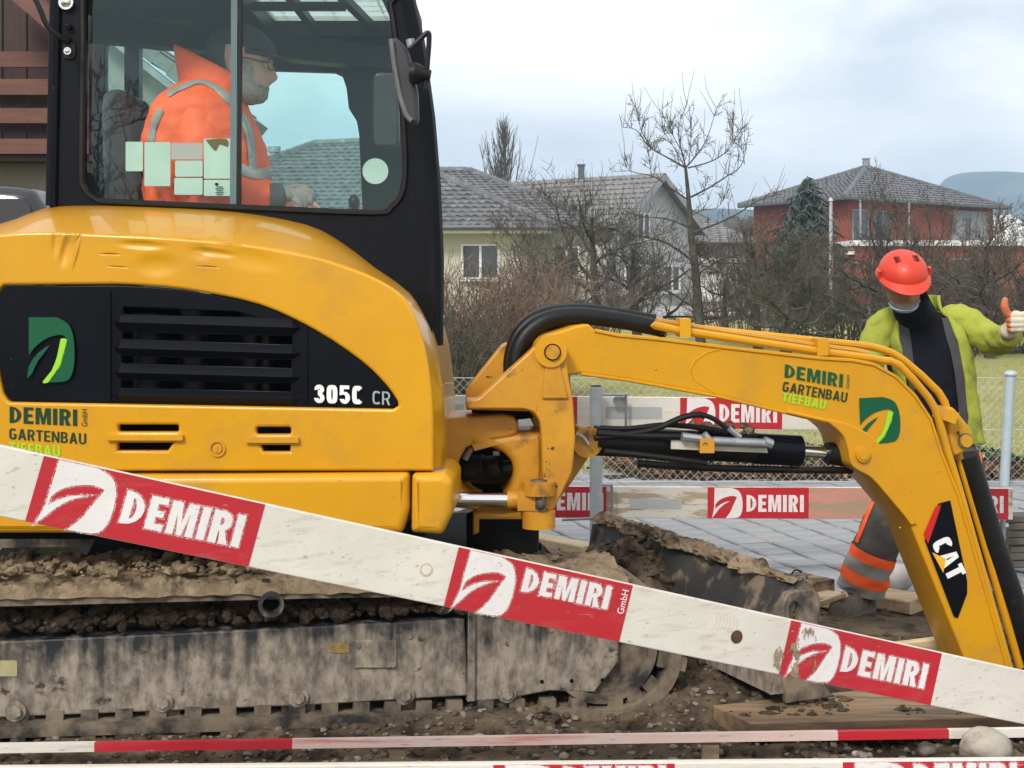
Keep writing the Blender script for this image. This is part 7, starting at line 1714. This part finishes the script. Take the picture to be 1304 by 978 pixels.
# trousers with bands, boots
mb = MB(); ringloft(mb, [(P(1193, 600, Yw), .185, .14), (P(1193, 575, Yw), .185, .14), (P(1191, 548, Yw), .175, .135)], 32, amp=.03); trs = mb.build('trousers', TROU, wk, 180)
lgp = [P(1168, 580, Yw), P(1148, 628, 6.24), P(1130, 665, 6.20), P(1113, 702, 6.21), P(1101, 735, 6.23), P(1096, 752, 6.24)]; lgr = [.115, .105, .100, .096, .100, .098]
mb = MB(); ctube(mb, lgp, lgr, 28, .11, 12, 4); mb.build('trouser_leg', TROU, trs, 180)
lg2 = [P(1216, 580, Yw), P(1228, 640, 6.28), P(1236, 690, 6.30), P(1242, 735, 6.36), P(1245, 758, 6.40)]
mb = MB(); ctube(mb, lg2, [.115, .105, .10, .095, .095], 28, .11, 12, 7); mb.build('trouser_leg', TROU, trs, 180)
def legband(path, rad, t0, t1, mat, k=1.05, nm='reflective_band', seed=4):
    pp = catmull(path, 10); rr_ = [v.x for v in catmull([Vector((r, 0, 0)) for r in rad], 10)]; n_ = len(pp)-1; i0, i1 = int(t0*n_), int(t1*n_); mb = MB()
    ctube(mb, [pp[i] for i in range(i0, i1+1)], [rr_[i]*k for i in range(i0, i1+1)], 28, .09, 12, seed, 1, False); mb.build(nm, mat, trs, 180)
legband(lgp, lgr, .60, .66, ORG, 1.06, 'orange_band'); legband(lgp, lgr, .65, .75, REFL, 1.055); legband(lgp, lgr, .74, .85, ORG, 1.07, 'orange_band'); legband(lgp, lgr, .84, .99, REFL, 1.055)
legband(lg2, [.115, .105, .10, .095, .095], .62, .70, ORG, 1.06, 'orange_band', 7); legband(lg2, [.115, .105, .10, .095, .095], .72, .82, REFL, 1.05, 'reflective_band', 7)
drape('orange_stripe', [(1112, 640), (1103, 662), (1092, 690)], 6.0, [o_ for o_ in trs.children if o_.name.startswith('trouser_leg')][:1], .030, ORG, trs)
mb = MB(); mb.beam(P(1241, 576, 6.22), P(1247, 625, 6.20), .05, .02, Vector((0, 1, 0))); mb.build('orange_stripe', ORG, trs, 20)
def boot(a, toe, nm):
    a, toe = Vector(a), Vector(toe); d = (toe-a); L = d.length; d.normalize(); s_ = Vector((-d.y, d.x, 0)).normalized(); up_ = Vector((0, 0, 1)); mb = MB(); loops = []
    for f, w, h in ((-.30, .030, .06), (-.26, .038, .10), (-.10, .042, .125), (.10, .043, .120), (.30, .044, .095), (.55, .050, .075), (.80, .050, .066), (.95, .040, .055), (1.0, .022, .04)):
        c_ = a+d*(L*f); c_.z = toe.z; loops.append([c_+s_*w*math.cos(R(t))*(1 if t <= 180 else 1.05)+up_*(max(0, math.sin(R(t)))**.8*h if t <= 180 else -.012) for t in list(range(0, 181, 15))+[200, 230, 270, 310, 340]])
    mb.loft(loops); b_ = mb.build(nm, BOOT, wk, 60)
    mb = MB(); loops = []
    for f, w in ((-.32, .034), (-.1, .046), (.3, .047), (.6, .054), (.85, .052), (1.03, .026)):
        c_ = a+d*(L*f); c_.z = toe.z-.006; loops.append([c_+s_*w, c_+s_*w-up_*.022, c_-s_*w-up_*.022, c_-s_*w])
    mb.loft(loops); mb.build('sole', M('boot_sole', (.10, .085, .07), (.17, .14, .11), 14, .9), b_, 40)
    mb = MB()
    for k in range(4): q = a+d*(L*(.22+.11*k)); q.z = toe.z+.118-.014*k; mb.tube([q-s_*.028, q+up_*.004, q+s_*.028], .0032, 5)
    mb.build('laces', DGREY, b_, 60, 'stuff')
zf = P(1075, 783, 6.1).z+.012
boot((P(1097, 770, 6.22).x, 6.22, zf), (P(1060, 782, 6.10).x, 6.05, zf), 'boot'); zf2 = .03
boot((P(1246, 772, 6.42).x, 6.42, zf2), (P(1235, 782, 6.25).x, 6.22, zf2), 'boot')
mb = MB(); ctube(mb, [P(1096, 750, 6.24), P(1096, 760, 6.235), P(1096, 768, 6.23)], [.060, .058, .056], 16, .05, 20, 2); mb.build('boot_shaft', DGREY, wk, 180)
# ------------------------------------------------------------------ the air between here and the hills
mb = MB(); mb.box((0, 730, 54), (1700, 1620, 111)); hz = mb.build('haze', None, None, 0, 'stuff')
hm_ = bpy.data.materials.new('thin_haze'); hm_.use_nodes = True; t_ = hm_.node_tree; t_.nodes.clear()
vo = t_.nodes.new('ShaderNodeVolumePrincipled'); vo.inputs['Color'].default_value = (.57, .76, 1.0, 1); vo.inputs['Density'].default_value = .0008; vo.inputs['Anisotropy'].default_value = .2
ou = t_.nodes.new('ShaderNodeOutputMaterial'); t_.links.new(vo.outputs['Volume'], ou.inputs['Volume']); hz.data.materials.append(hm_)
